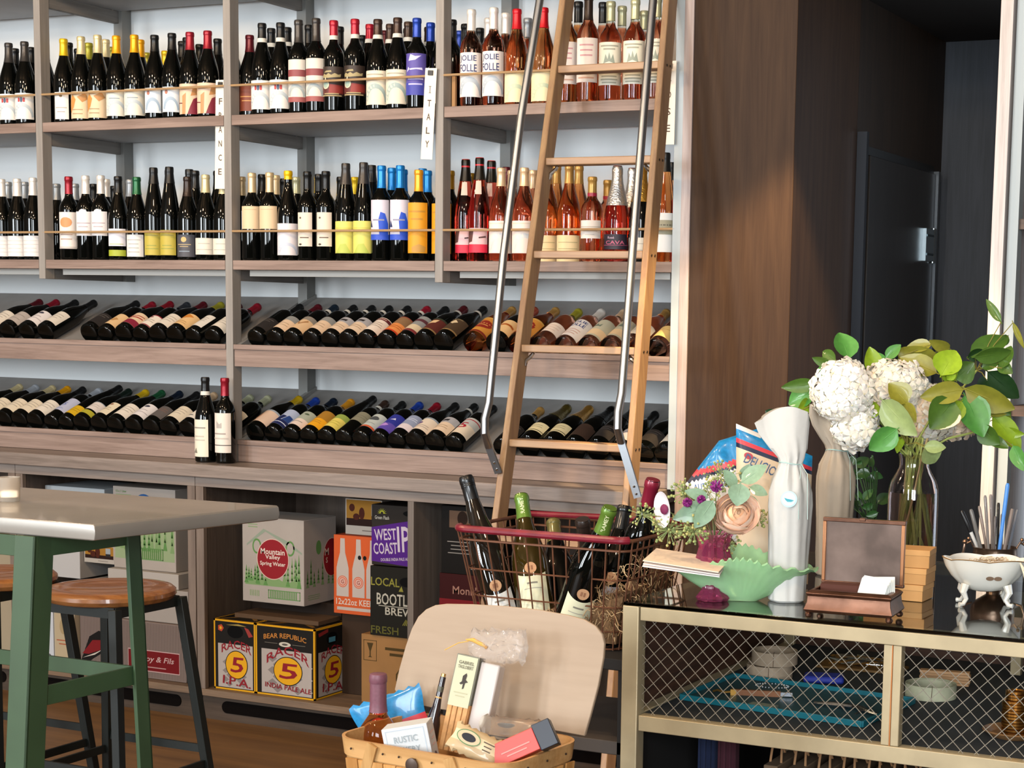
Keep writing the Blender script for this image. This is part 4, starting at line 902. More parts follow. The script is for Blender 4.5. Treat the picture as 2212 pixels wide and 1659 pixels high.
def roo(mb,F,w,h):
    V=mat('#5a4c46',.75); 
    for i in range(70): mb.r2(F,w*i/70,w*i/70+.002,0.004,h-.004,V,.0003)
    K=mat('#191514',.6); Rm=mat('#7c1c20',.6); Wm=mat('#c9bdb0',.6)
    mb.p2(F,[(0.002,h*.16),(w*.09,h*.62),(w*.18,h*.74),(w*.26,h*.72),(w*.34,h*.98),(w*.40,h*.98),(w*.33,h*.7),(w*.25,h*.40),(w*.12,h*.22),(.004,.002)],K,.0006)
    mb.p2(F,[(w*.02,h*.3),(w*.12,h*.56),(w*.22,h*.58),(w*.2,h*.40),(w*.08,h*.3)],Rm,.0008); mb.p2(F,[(w*.26,h*.78),(w*.30,h*.98),(w*.34,h*.98),(w*.31,h*.74)],Wm,.0009); mb.p2(F,[(w*.24,h*.96),(w*.30,h*.99),(w*.28,h*.82),(w*.25,h*.8)],Rm,.0011); mb.p2(F,[(w*.02,h*.22),(w*.14,h*.30),(w*.24,h*.44),(w*.15,h*.34)],Wm,.0012)
    mb.r2(F,w*.46,w*.94,h*.12,h*.50,mat('#c9a3a0',.6),.0006); mb.r2(F,w*.464,w*.936,h*.135,h*.485,mat('#6f1418',.6),.0010); mb.t2(F,'Savoy & Fils',w*.70,h*.27,h*.13,mat('#c4a09c',.6),w=w*.36,wl=.0014,shear=.3); mb.lines(F,w*.6,w*.82,h*.17,h*.23,1,mat('#b48a86',.6),w=.0014)
carton('grey striped carton with rooster picture and dark red plate, bottom left cabinet',.236,.742,-.075,.2,.118,.331,mat('#83736b',.75),roo)
def ssd(mb,F,w,h):
    mb.t2(F,'ossdorf',w*.36,h*.60,h*.16,mat('#a32a34',.6),w=w*.62); mb.lines(F,w*.1,w*.5,h*.48,h*.54,1,mat('#7c7c80',.6)); mb.t2(F,'e: 500 g',w*.28,h*.34,h*.07,mat('#3c3c40',.6)); mb.lines(F,w*.05,w*.5,h*.12,h*.28,3,mat('#9c9ca0',.6)); mb.t2(F,'V 9',w*.68,h*.10,h*.09,mat('#3c3c40',.6),rot=0)
    mb.e2(F,w*.42,h*.88,.026,.026,mat('#3c3c40',.6)); mb.e2(F,w*.42,h*.88,.022,.022,mat('#c9cbd0',.6),.0009); mb.e2(F,w*.42,h*.88,.012,.012,mat('#3c3c40',.6),.0012,5)
carton('white carton with red lettering at the lower left cabinet edge',0.012,.126,-.1,.15,.118,.392,mat('#c3c5ca',.7),ssd)
def tw(mb,F,w,h): mb.r2(F,w*.05,w*.95,h*.03,h*.97,mat('#b5a284',.7)); mb.e2(F,w*.45,h*.7,.018,.03,mat('#a38e6a',.7),.0008); mb.lines(F,w*.1,w*.9,h*.38,h*.5,2,mat('#a8583c',.7),w=.0009); mb.t2(F,'750 ML',w*.55,h*.16,h*.1,mat('#3a3430',.7),wl=.0012,rot=PI)
carton('cream and white carton reading 750 ML beside the rooster carton',.130,.232,-.1,.15,.118,.352,mat('#b9ab94',.7),tw)
carton('cream carton with dark lettering at the left edge above the white one',-.55,-.085,-.08,.2,.118,.59,mat('#a3947c',.7))
carton('dark blue carton lying behind the white and green carton',.31,.75,.24,.44,.46,.856,mat('#22303f',.7))

mat=_mat
# ================================================================ bar table
GREEN=mat('#33492f',.5,noise=.12,scale=7); MET=mat('#8f8a83',.32,metal=.35,noise=.12,scale=5,coat=.3)
A=Vector((2.435,-2.417,1.05)); B=Vector((2.521,-1.913,1.05))
bt=thing('bar_table','bar-height table with brushed metal top and green steel frame, at left','table',(0,0,0))
CL=A+Vector((-1.35,-.03,0)); DL=B+Vector((-1.35,-.035,0))
mb=MB(); q=[CL,A,B,DL]; zs=((1.05,0),(1.046,.004),(1.030,.006),(1.018,.003),(1.016,-.004))
vs=[]
cen=(A+B+CL+DL)/4
for z,o in zs:
    for p in q:
        d=(p-cen); d.z=0; d.normalize(); vs.append((p.x+d.x*o,p.y+d.y*o,z))
fs=[(0,1,2,3),(19,18,17,16)]
for k in range(4):
    for i in range(4): j=(i+1)%4; fs.append((k*4+j,k*4+i,k*4+4+i,k*4+4+j))
mb.add(vs,fs,MET); mb.build('table_top',bt,.001)
def leg(tx,ty,bx,by):
    m=MB(); t=Vector((tx,ty,1.015)); b=Vector((bx,by,0))
    # angle-iron leg: two plates meeting at the outer corner
    for u,w_ in ((Vector((-1,0,0)),.056),(Vector((0,1,0)),.056)):
        n=Vector((0,1,0)) if u.x else Vector((-1,0,0)); vs=[]
        for p in (t,b):
            for a in (0,w_):
                for c in (0,.006): vs.append(p+u*a+n*c)
        m.add(vs,[(0,1,3,2),(4,6,7,5),(0,2,6,4),(1,5,7,3),(0,4,5,1),(2,3,7,6)],GREEN)
    m.build('leg',bt,.001)
n1=onZ(76,1175,1.0); f1=onZ(320,1150,.99)
leg(n1.x+.0,n1.y,n1.x-.005,n1.y-.085)
f1=onZ(303,1160,.985); fy=f1.y; fx=f1.x
def flipleg(tx,ty,bx,by):
    m=MB(); t=Vector((tx,ty,1.015)); b=Vector((bx,by,0))
    for u,w_ in ((Vector((-1,0,0)),.042),(Vector((0,-1,0)),.042)):
        n=Vector((0,-1,0)) if u.x else Vector((-1,0,0)); vs=[]
        for p in (t,b):
            for a in (0,w_):
                for c in (0,.006): vs.append(p+u*a+n*c)
        m.add(vs,[(2,3,1,0),(5,7,6,4),(4,6,2,0),(3,7,5,1),(1,5,4,0),(6,7,3,2)],GREEN)
    m.build('leg',bt,.001)
flipleg(fx,fy,fx+.01,fy+.045)
for x in (n1.x-1.1,):
    leg(x,n1.y,x-.005,n1.y-.085); flipleg(x+.0,fy,x+.01,fy+.06)
def bar(p,q,h,d,nm,m=GREEN):
    k=MB(); k.bar(p,q,d,h,m,up=(0,0,1)); k.build(nm,bt,.001)
for zz,hh,nm in ((.992,.044,'apron'),):
    bar((n1.x-.006,n1.y+.01,zz),(fx-.006,fy-.01,zz),hh,.006,nm); bar((n1.x,n1.y+.006,zz),(n1.x-1.1,n1.y+.006,zz),hh,.006,nm); bar((fx,fy-.006,zz),(fx-1.1,fy-.006,zz),hh,.006,nm)
bar((n1.x-.012,n1.y-.02,.672),(fx-.012,fy+.015,.672),.042,.008,'stretcher'); bar((fx-.02,fy-.0,.672),(fx-1.1,fy-.0,.672),.035,.008,'stretcher')
# votive candle
p=onZ(20,1083,1.05); t=thing('votive_candle','small frosted glass candle holder glowing on the metal table','candle',(p.x,p.y,1.0505))
mb=MB(); mb.lathe([(0,0),(.021,0),(.0235,.004),(.0255,.055),(.0235,.055),(.0215,.010),(0,.010)],mat('#d9d0c4',.35,tr=.75,ior=1.3),24); mb.build('glass_cup',t)
mb=MB(); mb.lathe([(0,.011),(.018,.011),(.018,.024),(0,.024)],mat('#fff1dd',.5,emis=1.6),20); mb.build('wax',t)
# ================================================================ bar stools
SEAT=wood('#7a4a28','#a36c3c','x',.28,.4,coat=.4); IRON=mat('#0e130f',.55)
def stool(cx,cy,rz,label):
    t=thing('bar_stool',label,'stool',(cx,cy,0),rz,'bar stools tucked around the metal table')
    mb=MB(); mb.lathe([(0,.722),(.148,.722),(.164,.727),(.172,.738),(.171,.748),(.162,.756),(.145,.758),(.10,.754),(0,.750)],SEAT,40); mb.build('seat',t)
    mb=MB()
    pts=[(sx*.125,sy*.125,.712) for sx,sy in ((-1,-1),(1,-1),(1,1),(-1,1))]
    for i in range(4): mb.bar(pts[i],pts[(i+1)%4],.006,.028,IRON,up=(0,0,1))
    mb.build('seat_frame',t)
    for sx,sy in ((-1,-1),(1,-1),(1,1),(-1,1)):
        mb=MB(); mb.bar((sx*.128,sy*.128,.722),(sx*.20,sy*.20,0),.026,.026,IRON,taper=.9); mb.build('leg',t,.002)
    k=.128+.072*(1-.30/.722)
    for i,(a,b) in enumerate((((-1,-1),(1,-1)),((1,-1),(1,1)),((1,1),(-1,1)),((-1,1),(-1,-1)))):
        z=.30 if i%2==0 else .26; k=.128+.072*(1-z/.722); mb=MB(); mb.bar((a[0]*k,a[1]*k,z),(b[0]*k,b[1]*k,z),.008,.022,IRON,up=(0,0,1)); mb.build('stretcher',t)
sc=onZ(238,1268,.755); stool(sc.x,sc.y,.0,'round wooden bar stool with dark iron legs, nearer the beer cartons')
sc2=onZ(-15,1245,.755); stool(sc2.x-.05,sc2.y+.05,.0,'round wooden bar stool cut by the left photo edge')
# ================================================================ wire basket on dark stand
RUST=mat('#6a4430',.55,metal=.4,noise=.2,scale=30); REDT=mat('#6f1626',.3,noise=.25,scale=25,coat=.3)
fr=at(1358,1178,3.78); fl=at(978,1150,3.90); z1=fr.z+.006; X1=fr.x; X0=X1-.435; Y0=fr.y; Y1=Y0+.34; zb=z1-.245
wb=thing('wire_basket','rusty wire basket with dark red rim holding wine bottles and straw','basket',(0,0,0))
def rr(x0,x1,y0,y1,z,r=.035,n=5):
    P=[]
    for cx,cy,a0 in ((x1-r,y0+r,-PI/2),(x1-r,y1-r,0),(x0+r,y1-r,PI/2),(x0+r,y0+r,PI)):
        for i in range(n+1): a=a0+PI/2*i/n; P.append((cx+r*math.cos(a),cy+r*math.sin(a),z))
    return P
top=rr(X0,X1,Y0,Y1,z1)
mb=MB(); mb.tube(top,.0045,RUST,8,closed=True); mb.tube(rr(X0+.004,X1-.004,Y0+.004,Y1-.004,z1-.022),.0028,RUST,6,closed=True); mb.build('top_wire',wb)
n5=6
mb=MB(); f=[p for p in top[-n5:]]+[top[0],top[1],top[2],top[3]]; mb.tube([(p[0],p[1],p[2]+.002) for p in f],.0085,REDT,10); mb.build('rim_sleeve',wb)
bk=top[7:15]; mb=MB(); mb.tube([(p[0],p[1],p[2]+.004+(.008 if 2<i<5 else 0)) for i,p in enumerate(bk)],.0075,REDT,10); mb.build('rim_sleeve',wb)
mb=MB(); sl=.045
def ring(h):
    s=sl*(1-(h-zb)/(z1-zb)); return rr(X0+s,X1-s,Y0+s,Y1-s,h)
for h in (z1-.088,z1-.150,z1-.205,zb): mb.tube(ring(h),.0019,RUST,5,closed=True)
mb.build('ring_wires',wb)
mb=MB(); nx=12; ny=10
def up(u,v,w_=0): return
for i in range(nx+1):
    x=X0+.02+(X1-X0-.04)*i/nx; xb=X0+sl+.01+(X1-X0-2*sl-.02)*i/nx
    for y,yb in ((Y0,Y0+sl),(Y1,Y1-sl)): mb.tube([(x,y,z1),(xb,yb,zb)],.0018,RUST,5)
    mb.tube([(xb,Y0+sl,zb),(xb,Y1-sl,zb)],.0018,RUST,5)
for i in range(ny+1):
    y=Y0+.02+(Y1-Y0-.04)*i/ny; yb=Y0+sl+.01+(Y1-Y0-2*sl-.02)*i/ny
    for x,xb in ((X0,X0+sl),(X1,X1-sl)): mb.tube([(x,y,z1),(xb,yb,zb)],.0018,RUST,5)
mb.build('side_wires',wb)
# straw
rn=random.Random(4); mb=MB(); HS=[mat(c,.8) for c in ('#a3825a','#7c5c3a','#c4a67c','#5c4229')]
core=MB(); core.add([(X0+.06,Y0+.06,zb+.01),(X1-.055,Y0+.06,zb+.01),(X1-.055,Y1-.06,zb+.01),(X0+.06,Y1-.06,zb+.01),(X0+.05,Y0+.05,zb+.025),(X1-.03,Y0+.04,zb+.12),(X1-.03,Y1-.04,zb+.15),(X0+.05,Y1-.05,zb+.05)],[(3,2,1,0),(4,5,6,7),(0,1,5,4),(1,2,6,5),(2,3,7,6),(3,0,4,7)],mat('#6a4e32',.9,noise=.3,scale=60))
for i in range(620):
    u=rn.random()**.6; x=X0+.05+(X1-X0-.09)*u; h=zb+.02+(.02+.13*u*u)*rn.random(); y=rn.choice([Y0+.03+rn.random()*.03, rn.uniform(Y0+.04,Y1-.04)])
    if rn.random()<.33: x=X1-.04+rn.random()*.03-.01*(z1-h)*2; y=rn.uniform(Y0+.03,Y1-.03); h=zb+.02+.18*rn.random()
    a=rn.uniform(0,2*PI); L=rn.uniform(.02,.05); c=rn.uniform(-1,1)
    P=[Vector((x+L*(t-.5)*math.cos(a),y+L*(t-.5)*math.sin(a)*.5,h+rn.uniform(-.01,.01)+.02*c*math.sin(PI*t))) for t in (0,.25,.5,.75,1)]
    P=[Vector((min(max(p.x,X0+.04),X1-.012),max(p.y,Y0+.022),p.z)) for p in P]
    mb.tube(P,.0009,rn.choice(HS),3)
base=len(mb.v); mb.v+=core.v; k=mb.idx(core.ms[0]); 
for f_ in core.f: mb.f.append([i+base for i in f_]); mb.mi.append(k)
tag(mb.build('straw'),'tangled brown packing straw heaped inside the wire basket','straw',kind='stuff')
# bottles in the basket
CORK=mat('#b48a66',.8)
def bbot(x,y,fx,fy,sh,gl,cap,lab,label,H=.33,cork=True,gm=None,capmat=None,txt=None,sc=1.0,rad_=.040):
    """neck tip seen at (x,y); base resting at the fraction (fx,fy) of the basket floor"""
    base=Vector((X0+.06+(X1-X0-.12)*fx,Y0+.06+(Y1-Y0-.12)*fy,zb+.02)); best=None
    for i in range(200):
        D=3.6+i*.004; q=at(x,y,D); e=abs((q-base).length-H)
        if best is None or e<best[0]: best=(e,q)
    tip=best[1]; z=(tip-base).normalized(); H=(tip-base).length; xa=Vector(CR[i][0] for i in range(3)); ya=z.cross(xa).normalized(); xa=ya.cross(z)
    M=Matrix(((xa.x,ya.x,z.x,base.x),(xa.y,ya.y,z.y,base.y),(xa.z,ya.z,z.z,base.z),(0,0,0,1)))
    t=thing('wine_bottle',label,'wine bottle',(0,0,0),0,'wine bottles lying in the wire basket'); t.matrix_world=M
    s=rad_/.0393; zz=H/.3; P=[(r*s if z_<.22 else r*1.10,z_*zz) for r,z_ in PROF[sh]]
    mb=MB(); mb.lathe(P,gm or BLACKG,28); mb.build('glass',t)
    cz=H-.062; Pc=[(P_[0]+.0009,P_[1]) for P_ in P if P_[1]>cz and P_[1]<H]; Pc=[(Pc[0][0],cz)]+Pc+[(.0150,H+.001),(0,H+.001)]
    mb=MB(); mb.lathe(Pc,capmat or mat(cap,.35,metal=.2,coat=.3),24)
    if txt: mb.t2(FM((-.003,-.0166,H-.05),(0,0,1),(-1,0,0)),txt,0.018,-.006,.009,mat('#cfd4a8',.5),wl=.0006)
    if 'screw-top' in label: 
        for q in range(3): mb.lathe([(.0166,H-.014-q*.004),(.0172,H-.016-q*.004),(.0166,H-.018-q*.004)],mat('#0f1012',.3),18)
    mb.build('capsule',t)
    rl=rad_+.0006
    def cyl(u0,u1,v0,v1,m,e=0,curve=0,n=14):
        vs=[]
        for i in range(n+1):
            u=u0+(u1-u0)*i/n; a=u/rl
            for v in (v0,v1):
                vv=v+(curve*((2*i/n-1)**2) if v==v1 else 0); vs.append(((rl+e)*math.sin(a),-(rl+e)*math.cos(a),vv))
        mb.add(vs,[(2*i,2*i+2,2*i+3,2*i+1) for i in range(n)],m)
    mb=MB()
    if lab: cyl(-.036,.036,.02,lab[1],mat(lab[0],.6),0,.012); cyl(-.012,.012,lab[1]-.018,lab[1]-.014,mat('#7c786c',.6),.0003); cyl(-.02,.02,lab[1]-.03,lab[1]-.028,mat('#a39f92',.6),.0003); mb.build('label',t)
    if cork:
        mb=MB(); v=(lab[1] if lab else .12)+.020; vs=[((rl+.001)*math.sin(.0135*math.cos(a)/rl),-(rl+.001)*math.cos(.0135*math.cos(a)/rl),v+.0135*math.sin(a)) for a in [2*PI*i/18 for i in range(18)]]
        mb.add(vs,[tuple(range(18))],CORK); c2=mat('#8a5f44',.8)
        for dx in (-.004,.003): mb.add([((rl+.0013)*math.sin((dx+q[0])/rl),-(rl+.0013)*math.cos((dx+q[0])/rl),v+q[1]) for q in ((-.002,-.005),(.002,-.005),(.002,.005),(-.002,.005))],[(0,1,2,3)],c2)
        mb.build('price_tag',t)
bbot(1006,1030,.14,.05,'g','k','#17181a',('#d3d3cf',.075),'dark screw-top bottle leaning left in the wire basket',H=.36,rad_=.037,gm=mat('#1a1510',.04,coat=.5))
bbot(1126,1070,.40,.02,'g','k','#5a7a2c',('#d3d2b4',.118),'upright olive bottle with green capsule in the wire basket',H=.335,txt='RAMEY',gm=mat('#2e2409',.05,coat=.5),rad_=.042)
bbot(1318,1097,.62,.04,'g','k','#5a7a2c',('#d3d2b4',.105),'tilted green-capped bottle with big cream label in the wire basket',H=.32,txt='RAMEY',rad_=.043)
bbot(1350,1094,.80,.30,'g','k','#0e0f10',('#8f8c94',.10),'black-capped bottle behind the tilted green-capped one',H=.29)
bbot(1411,1036,.86,.55,'b','k','#7c1830',('#7c7a80',.10),'bottle with dark red capsule leaning right in the wire basket',H=.36)
bbot(1195,1125,.38,.62,'g','k','#6a6438',None,'olive foil topped bottle at the back of the wire basket',H=.27,cork=False)
bbot(1258,1122,.62,.70,'b','k','#2c211c',None,'bare-corked dark bottle at the back of the wire basket',H=.27,cork=False)
# stand under the basket
sd=thing('display_stand','low dark stand under the wire basket, beside the display case','stand',(0,0,0)); DK=mat('#0f0c0a',.8)
mb=MB(); mb.box(X0-.02,X1+.02,Y0-.03,Y1+.05,zb-.028,zb-.003,DK); mb.build('stand_top',sd,.002)
for x in (X0-.01,X1-.01):
    for y in (Y0-.02,Y1+.02): mb=MB(); mb.box(x,x+.022,y,y+.022,0,zb-.0285,DK); mb.build('leg',sd)
mb=MB(); mb.box(X0-.01,X1+.012,Y0-.02,Y1+.042,zb-.215,zb-.185,mat('#3f3833',.7)); mb.build('lower_shelf',sd,.002)
mb=MB(); 
for dy in (.02,.05): mb.tube([(X1+.016,Y0+dy,zb-.10),(X1+.022,Y0+dy,zb-.07),(X1+.016,Y0+dy,zb-.065),(X1+.016,Y0+dy,zb-.16)],.0015,CHR,6)
mb.build('hook',sd)
# ================================================================ picnic basket in front
RZ=.74; BR=onZ(1266,1592,RZ); BL=onZ(897,1533,RZ); U=(BR-BL); U.z=0; Wd=U.length; U.normalize(); V=Vector((U.y,-U.x,0)); DP_=.25
ang=math.atan2(U.y,U.x); cen=BL+U*Wd/2+V*DP_/2
BASK=wood('#9c7040','#b88c58','x',.45,.6); LIDM=wood('#937f6a','#9d8974','x',.5,.35,spec=.3); HB=.22
pb=thing('picnic_basket','splint-wood picnic basket with its pale plywood lid standing open','basket',(cen.x,cen.y,RZ-HB),ang)
def rrect(w,d,r,n=6):
    P=[]
    for cx,cy,a0 in ((w/2-r,-d/2+r,-PI/2),(w/2-r,d/2-r,0),(-w/2+r,d/2-r,PI/2),(-w/2+r,-d/2+r,PI)):
        for i in range(n+1): a=a0+PI/2*i/n; P.append((cx+r*math.cos(a),cy+r*math.sin(a)))
    return P
def shell(levels,th,m,name,par,r=.05):
    mb=MB(); rings=[]
    for (w,d,z) in levels: rings.append([(x,y,z) for x,y in rrect(w,d,r)])
    for (w,d,z) in reversed(levels): rings.append([(x,y,z) for x,y in rrect(w-2*th,d-2*th,r-th)])
    n=len(rings[0]); vs=[p for R_ in rings for p in R_]; K=len(rings); fs=[]
    for k in range(K):
        for i in range(n): j=(i+1)%n; k2=(k+1)%K; fs.append((k*n+i,k*n+j,k2*n+j,k2*n+i))
    mb.add(vs,fs,m); return mb.build(name,par)
shell([(Wd-.05,DP_-.05,0),(Wd-.012,DP_-.012,HB-.03)],.004,BASK,'basket_body',pb)
mb=MB(); mb.prism(rrect(Wd-.06,DP_-.06,.045),.0,.006,BASK); mb.build('basket_floor',pb)
shell([(Wd-.008,DP_-.008,HB-.034),(Wd-.002,DP_-.002,HB-.002)],.006,wood('#a67a48','#bf9562','x',.4,.6),'rim_band',pb)
NAIL=mat('#3c2e24',.5,metal=.5)
for q in [(-Wd/2+.05+i*(Wd-.1)/8,-DP_/2-.0008,HB-.018) for i in range(9)]+[(Wd/2-.0008,y,HB-.018) for y in (-.06,0,.06)]: mb=MB(); mb.ball(q,.0022,NAIL,6); mb.build('nail',pb)
for x,s in ((-Wd/2+.10,-1),(Wd/2-.12,1)): mb=MB(); mb.bar((x,-DP_/2-.003,HB-.004),(x+s*.06-.0,-DP_/2+.014,HB-.16),.022,.004,wood('#a67c4a','#c09864','z',.4)); mb.build('handle_strap',pb)
mb=MB(); mb.lathe([(0,0),(.013,0),(.013,.003),(.010,.004),(0,.0045)],mat('#4a3c34',.4,metal=.4),20,Matrix.Translation((-.005,-DP_/2-.002,HB-.028))@Matrix.Rotation(PI/2,4,'X')); mb.build('clasp_button',pb)
# woven splints on the body
mb=MB(); WS=[wood('#a06f38','#c4935a','z',.5,.8),wood('#b58246','#d6a46a','z',.5,.8)]
for i in range(11):
    x=-Wd/2+.05+i*(Wd-.1)/10; mb.bar((x,-DP_/2+.001,HB-.036),(x*.93,-DP_/2+.018,.004),.026,.003,WS[i%2])
for i in range(5):
    y=-DP_/2+.05+i*(DP_-.1)/4; mb.bar((Wd/2-.001,y,HB-.036),(Wd/2-.018,y*.93,.004),.026,.003,WS[i%2],up=(1,0,0))
mb.build('splint_weave',pb)
# lid: traced in its own leaning plane with real thickness
tilt=math.radians(9); n_=( -V*math.cos(tilt)*-1+Vector((0,0,math.sin(tilt)))).normalized(); n_=(V*math.cos(tilt)+Vector((0,0,1))*math.sin(tilt)).normalized(); vup=(Vector((0,0,1))*math.cos(tilt)-V*math.sin(tilt)).normalized(); o0=BL+Vector((0,0,.004))
def lidp(x,y):
    d=ray(x,y); t=(o0-CT).dot(n_)/d.dot(n_); p=CT+d*t-o0; return (p.dot(U),p.dot(vup))
pts=[lidp(x,y) for x,y in ((1262,1590),(1275,1545),(1292,1480),(1303,1420),(1305,1390),(1300,1370),(1286,1352),(1262,1338),(1225,1328),(1165,1317),(1090,1309),(1020,1305),(965,1304),(940,1307),(920,1316),(903,1332),(889,1358),(876,1395),(862,1445),(852,1490),(870,1517))]
M=Matrix(((U.x,vup.x,n_.x,o0.x),(U.y,vup.y,n_.y,o0.y),(U.z,vup.z,n_.z,o0.z),(0,0,0,1)))
mb=MB(); mb.prism(pts,-.007,0,LIDM,M); o=mb.build('lid',bev=.0015); o.parent=pb; o.matrix_parent_inverse=(Matrix.Translation((cen.x,cen.y,RZ-HB))@Matrix.Rotation(ang,4,'Z')).inverted()
tb_=thing('side_table','small wooden table under the picnic basket, mostly below the photo edge','table',(cen.x,cen.y,0),ang); TW=wood('#4a3a2c','#6a5440','x',.5)
mb=MB(); mb.box(-.27,.27,-.18,.18,RZ-HB-.032,RZ-HB-.002,TW); mb.build('table_top',tb_,.002)
for sx in (-1,1):
    for sy in (-1,1): mb=MB(); mb.box(sx*.24-.018,sx*.24+.018,sy*.15-.018,sy*.15+.018,0,RZ-HB-.0325,TW); mb.build('leg',tb_,.002)
# ---- contents
def inb(x,y,fr):
    """point seen at (x,y) lying fr of the way from the basket's back to its front"""
    d=ray(x,y); o=BL+V*DP_*fr; return CT+d*((o-CT).dot(V)/d.dot(V))
def pillow(w,h,d,bands,nu=14,nv=16,crimp=.06,seed=1,col=None):
    """soft bag lying in the u-v plane; bands=[(v_from,mat)]"""
    mb=MB(); rn=random.Random(seed); ph=[rn.uniform(0,6) for _ in range(4)]
    def P(i,j,s):
        u=-1+2*i/nu; v=-1+2*j/nv; e=max(0,1-abs(u)**3)*max(0,1-abs(v)**4); z=s*d*(e**.6)*(1+.12*math.sin(5*u+ph[0])*math.cos(4*v+ph[1])) if e>0 else 0
        wv=1-.05*math.sin(3*v+ph[2])*abs(u)
        return (u*w/2*wv,v*h/2+(.003*math.sin(20*u) if abs(v)>.95 else 0),z)
    for s in (1,-1):
        base=len(mb.v); mb.v+=[P(i,j,s) for i in range(nu+1) for j in range(nv+1)]
        for i in range(nu):
            for j in range(nv):
                v=(j+.5)/nv; m=[b for b in bands if v>=b[0]][-1][1]; a=base+i*(nv+1)+j; f=(a,a+nv+1,a+nv+2,a+1)
                mb.f.append(f if s>0 else tuple(reversed(f))); mb.mi.append(mb.idx(m))
    return mb
XC=Vector(CR[i][0] for i in range(3)); FC=Vector(CR[i][1] for i in range(3)); UC=Vector(CR[i][2] for i in range(3))
def facing(p,roll=0,yaw=0,pitch=0):
    """frame at p whose u-v plane faces the camera side, then turned"""
    M=Matrix(((XC.x,UC.x,-FC.x,p[0]),(XC.y,UC.y,-FC.y,p[1]),(XC.z,UC.z,-FC.z,p[2]),(0,0,0,1)))
    return M@Matrix.Rotation(roll,4,'Z')@Matrix.Rotation(yaw,4,'Y')@Matrix.Rotation(pitch,4,'X')
BLU=mat('#1c79ad',.3,noise=.18,scale=120,coat=.3); RDB=mat('#c23a44',.35); NVY=mat('#16243f',.4); TANB=mat('#cdb79a',.5); WHB=mat('#d8d4d0',.5)
# rosé bottle in the basket
p=inb(817,1600,.52); H_=.30; z0_=inb(817,1456,.52).z-H_
t=bottle('b','o','brn','',H_,'rosé bottle with mauve capsule standing in the picnic basket','wine bottle',(p.x,p.y,z0_)); del t['group']
for c in t.children:
    if c.name.startswith('capsule'): c.data=c.data.copy(); c.data.materials[0]=mat('#6d4450',.5,noise=.1,scale=200); c['label']='mauve capsule'; c.scale=(1.05,1.05,1)
def cellthing(name,label,cat): return thing(name,label,cat,(0,0,0))
M=facing(inb(846,1552,.22),.33,0)
o=pillow(.135,.090,.007,[(0,NVY),(.22,RDB),(.42,BLU)],seed=3,nv=24).build('snack_bag'); o.matrix_world=M; tag(o,'crinkled blue snack bag with red stripe behind the rosé bottle in basket','bag')
# bakery box
p=inb(905,1642,.78); t=thing('bakery_box','white cardboard box reading RUSTIC BAKERY in the picnic basket','box',(p.x,p.y,p.z-.015),.35); t.rotation_euler=(0,-.20,.35)
t.scale=(.97,.97,.97)
mb=MB(); WB=mat('#bfc2c3',.55); mb.box(-.05,.035,-.02,.03,0,.085,WB); mb.build('box_body',t,.001)
F=FM((-.05,-.0202,0),(1,0,0),(0,0,1)); mb=MB(); BG=mat('#9fb0c0',.6); mb.frame2(F,.006,.078,.022,.080,.0008,BG); g=mat('#c3c7c8',.6); mb.t2(F,'RUSTIC',.042,.056,.012,mat('#8f999d',.6),w=.044); mb.t2(F,'BAKERY',.042,.036,.012,mat('#8f999d',.6),w=.048); mb.r2(F,.006,.078,.028,.0285,BG)
Rr=FM((.0352,-.02,0),(0,1,0),(0,0,1)); mb.frame2(Rr,.005,.045,.012,.080,.0005,mat('#c9a8a8',.6)); mb.lines(Rr,.008,.042,.035,.07,3,mat('#d0b4b0',.6)); mb.e2(Rr,.025,.018,.009,.009,mat('#4a3c58',.5)); mb.build('print',t)
# cracker pack
M=facing(inb(998,1520,.36),-.19,-.30,-.06); t=thing('cracker_pack','clear-wrapped cracker pack with a tall cream label leaning in the basket','crackers'); t.matrix_world=M
mb=MB(); mb.box(-.022,.020,-.088,.0,-.022,.010,mat('#b07c48',.6,noise=.25,scale=60)); 
for i in range(4): mb.box(-.022+i*.0105,-.013+i*.0105,-.088,-.003,.0105,.013,mat('#b98a56',.6,noise=.2,scale=80))
mb.build('crackers',t,.001)
mb=MB(); mb.box(.0205,.058,-.085,.082,-.028,.004,mat('#bfb6b0',.3,coat=.3)); mb.build('white_side',t,.003)
mb=MB(); mb.box(-.024,.020,.0,.088,-.02,.012,mat('#6c6a5a',.4)); mb.box(-.022,.018,-.006,.086,.0122,.0135,mat('#b3b194',.5)); Fp=Matrix.Translation((0,0,.0136)); INKD=mat('#55503c',.6)
mb.t2(Fp,'GABRIEL',-.002,.071,.006,INKD,w=.030); mb.t2(Fp,'TAGLOBERT',-.002,.063,.006,INKD,w=.030)
mb.p2(Fp,[(-.008,.036),(-.004,.040),(-.004,.050),(.002,.056),(.004,.052),(.003,.044),(.008,.040),(.003,.038),(.002,.028),(-.001,.026),(-.001,.036),(-.005,.034)],mat('#2c211a',.6)); mb.lines(Fp,-.016,.012,.010,.022,2,mat('#a39f80',.6)); mb.build('label_card',t)
mb=MB(); rn=random.Random(8); CEL=mat('#f6f3f0',.06,tr=.8,ior=1.3,alpha=.5); YEL=mat('#c99c4c',.5)
mb2=pillow(.11,.06,.016,[(0,CEL)],16,12,seed=5); Mx=Matrix.Translation((.045,.115,0))@Matrix.Rotation(.2,4,'Z'); base=len(mb.v); mb.v+=[tuple(Mx@Vector((v[0],v[1]+rn.uniform(-.004,.004),v[2]+rn.uniform(-.004,.004)))) for v in mb2.v]; k=mb.idx(CEL); mb.f+=[tuple(i+base for i in f) for f in mb2.f]; mb.mi+=[k]*len(mb2.f); mb.build('cellophane_top',t)
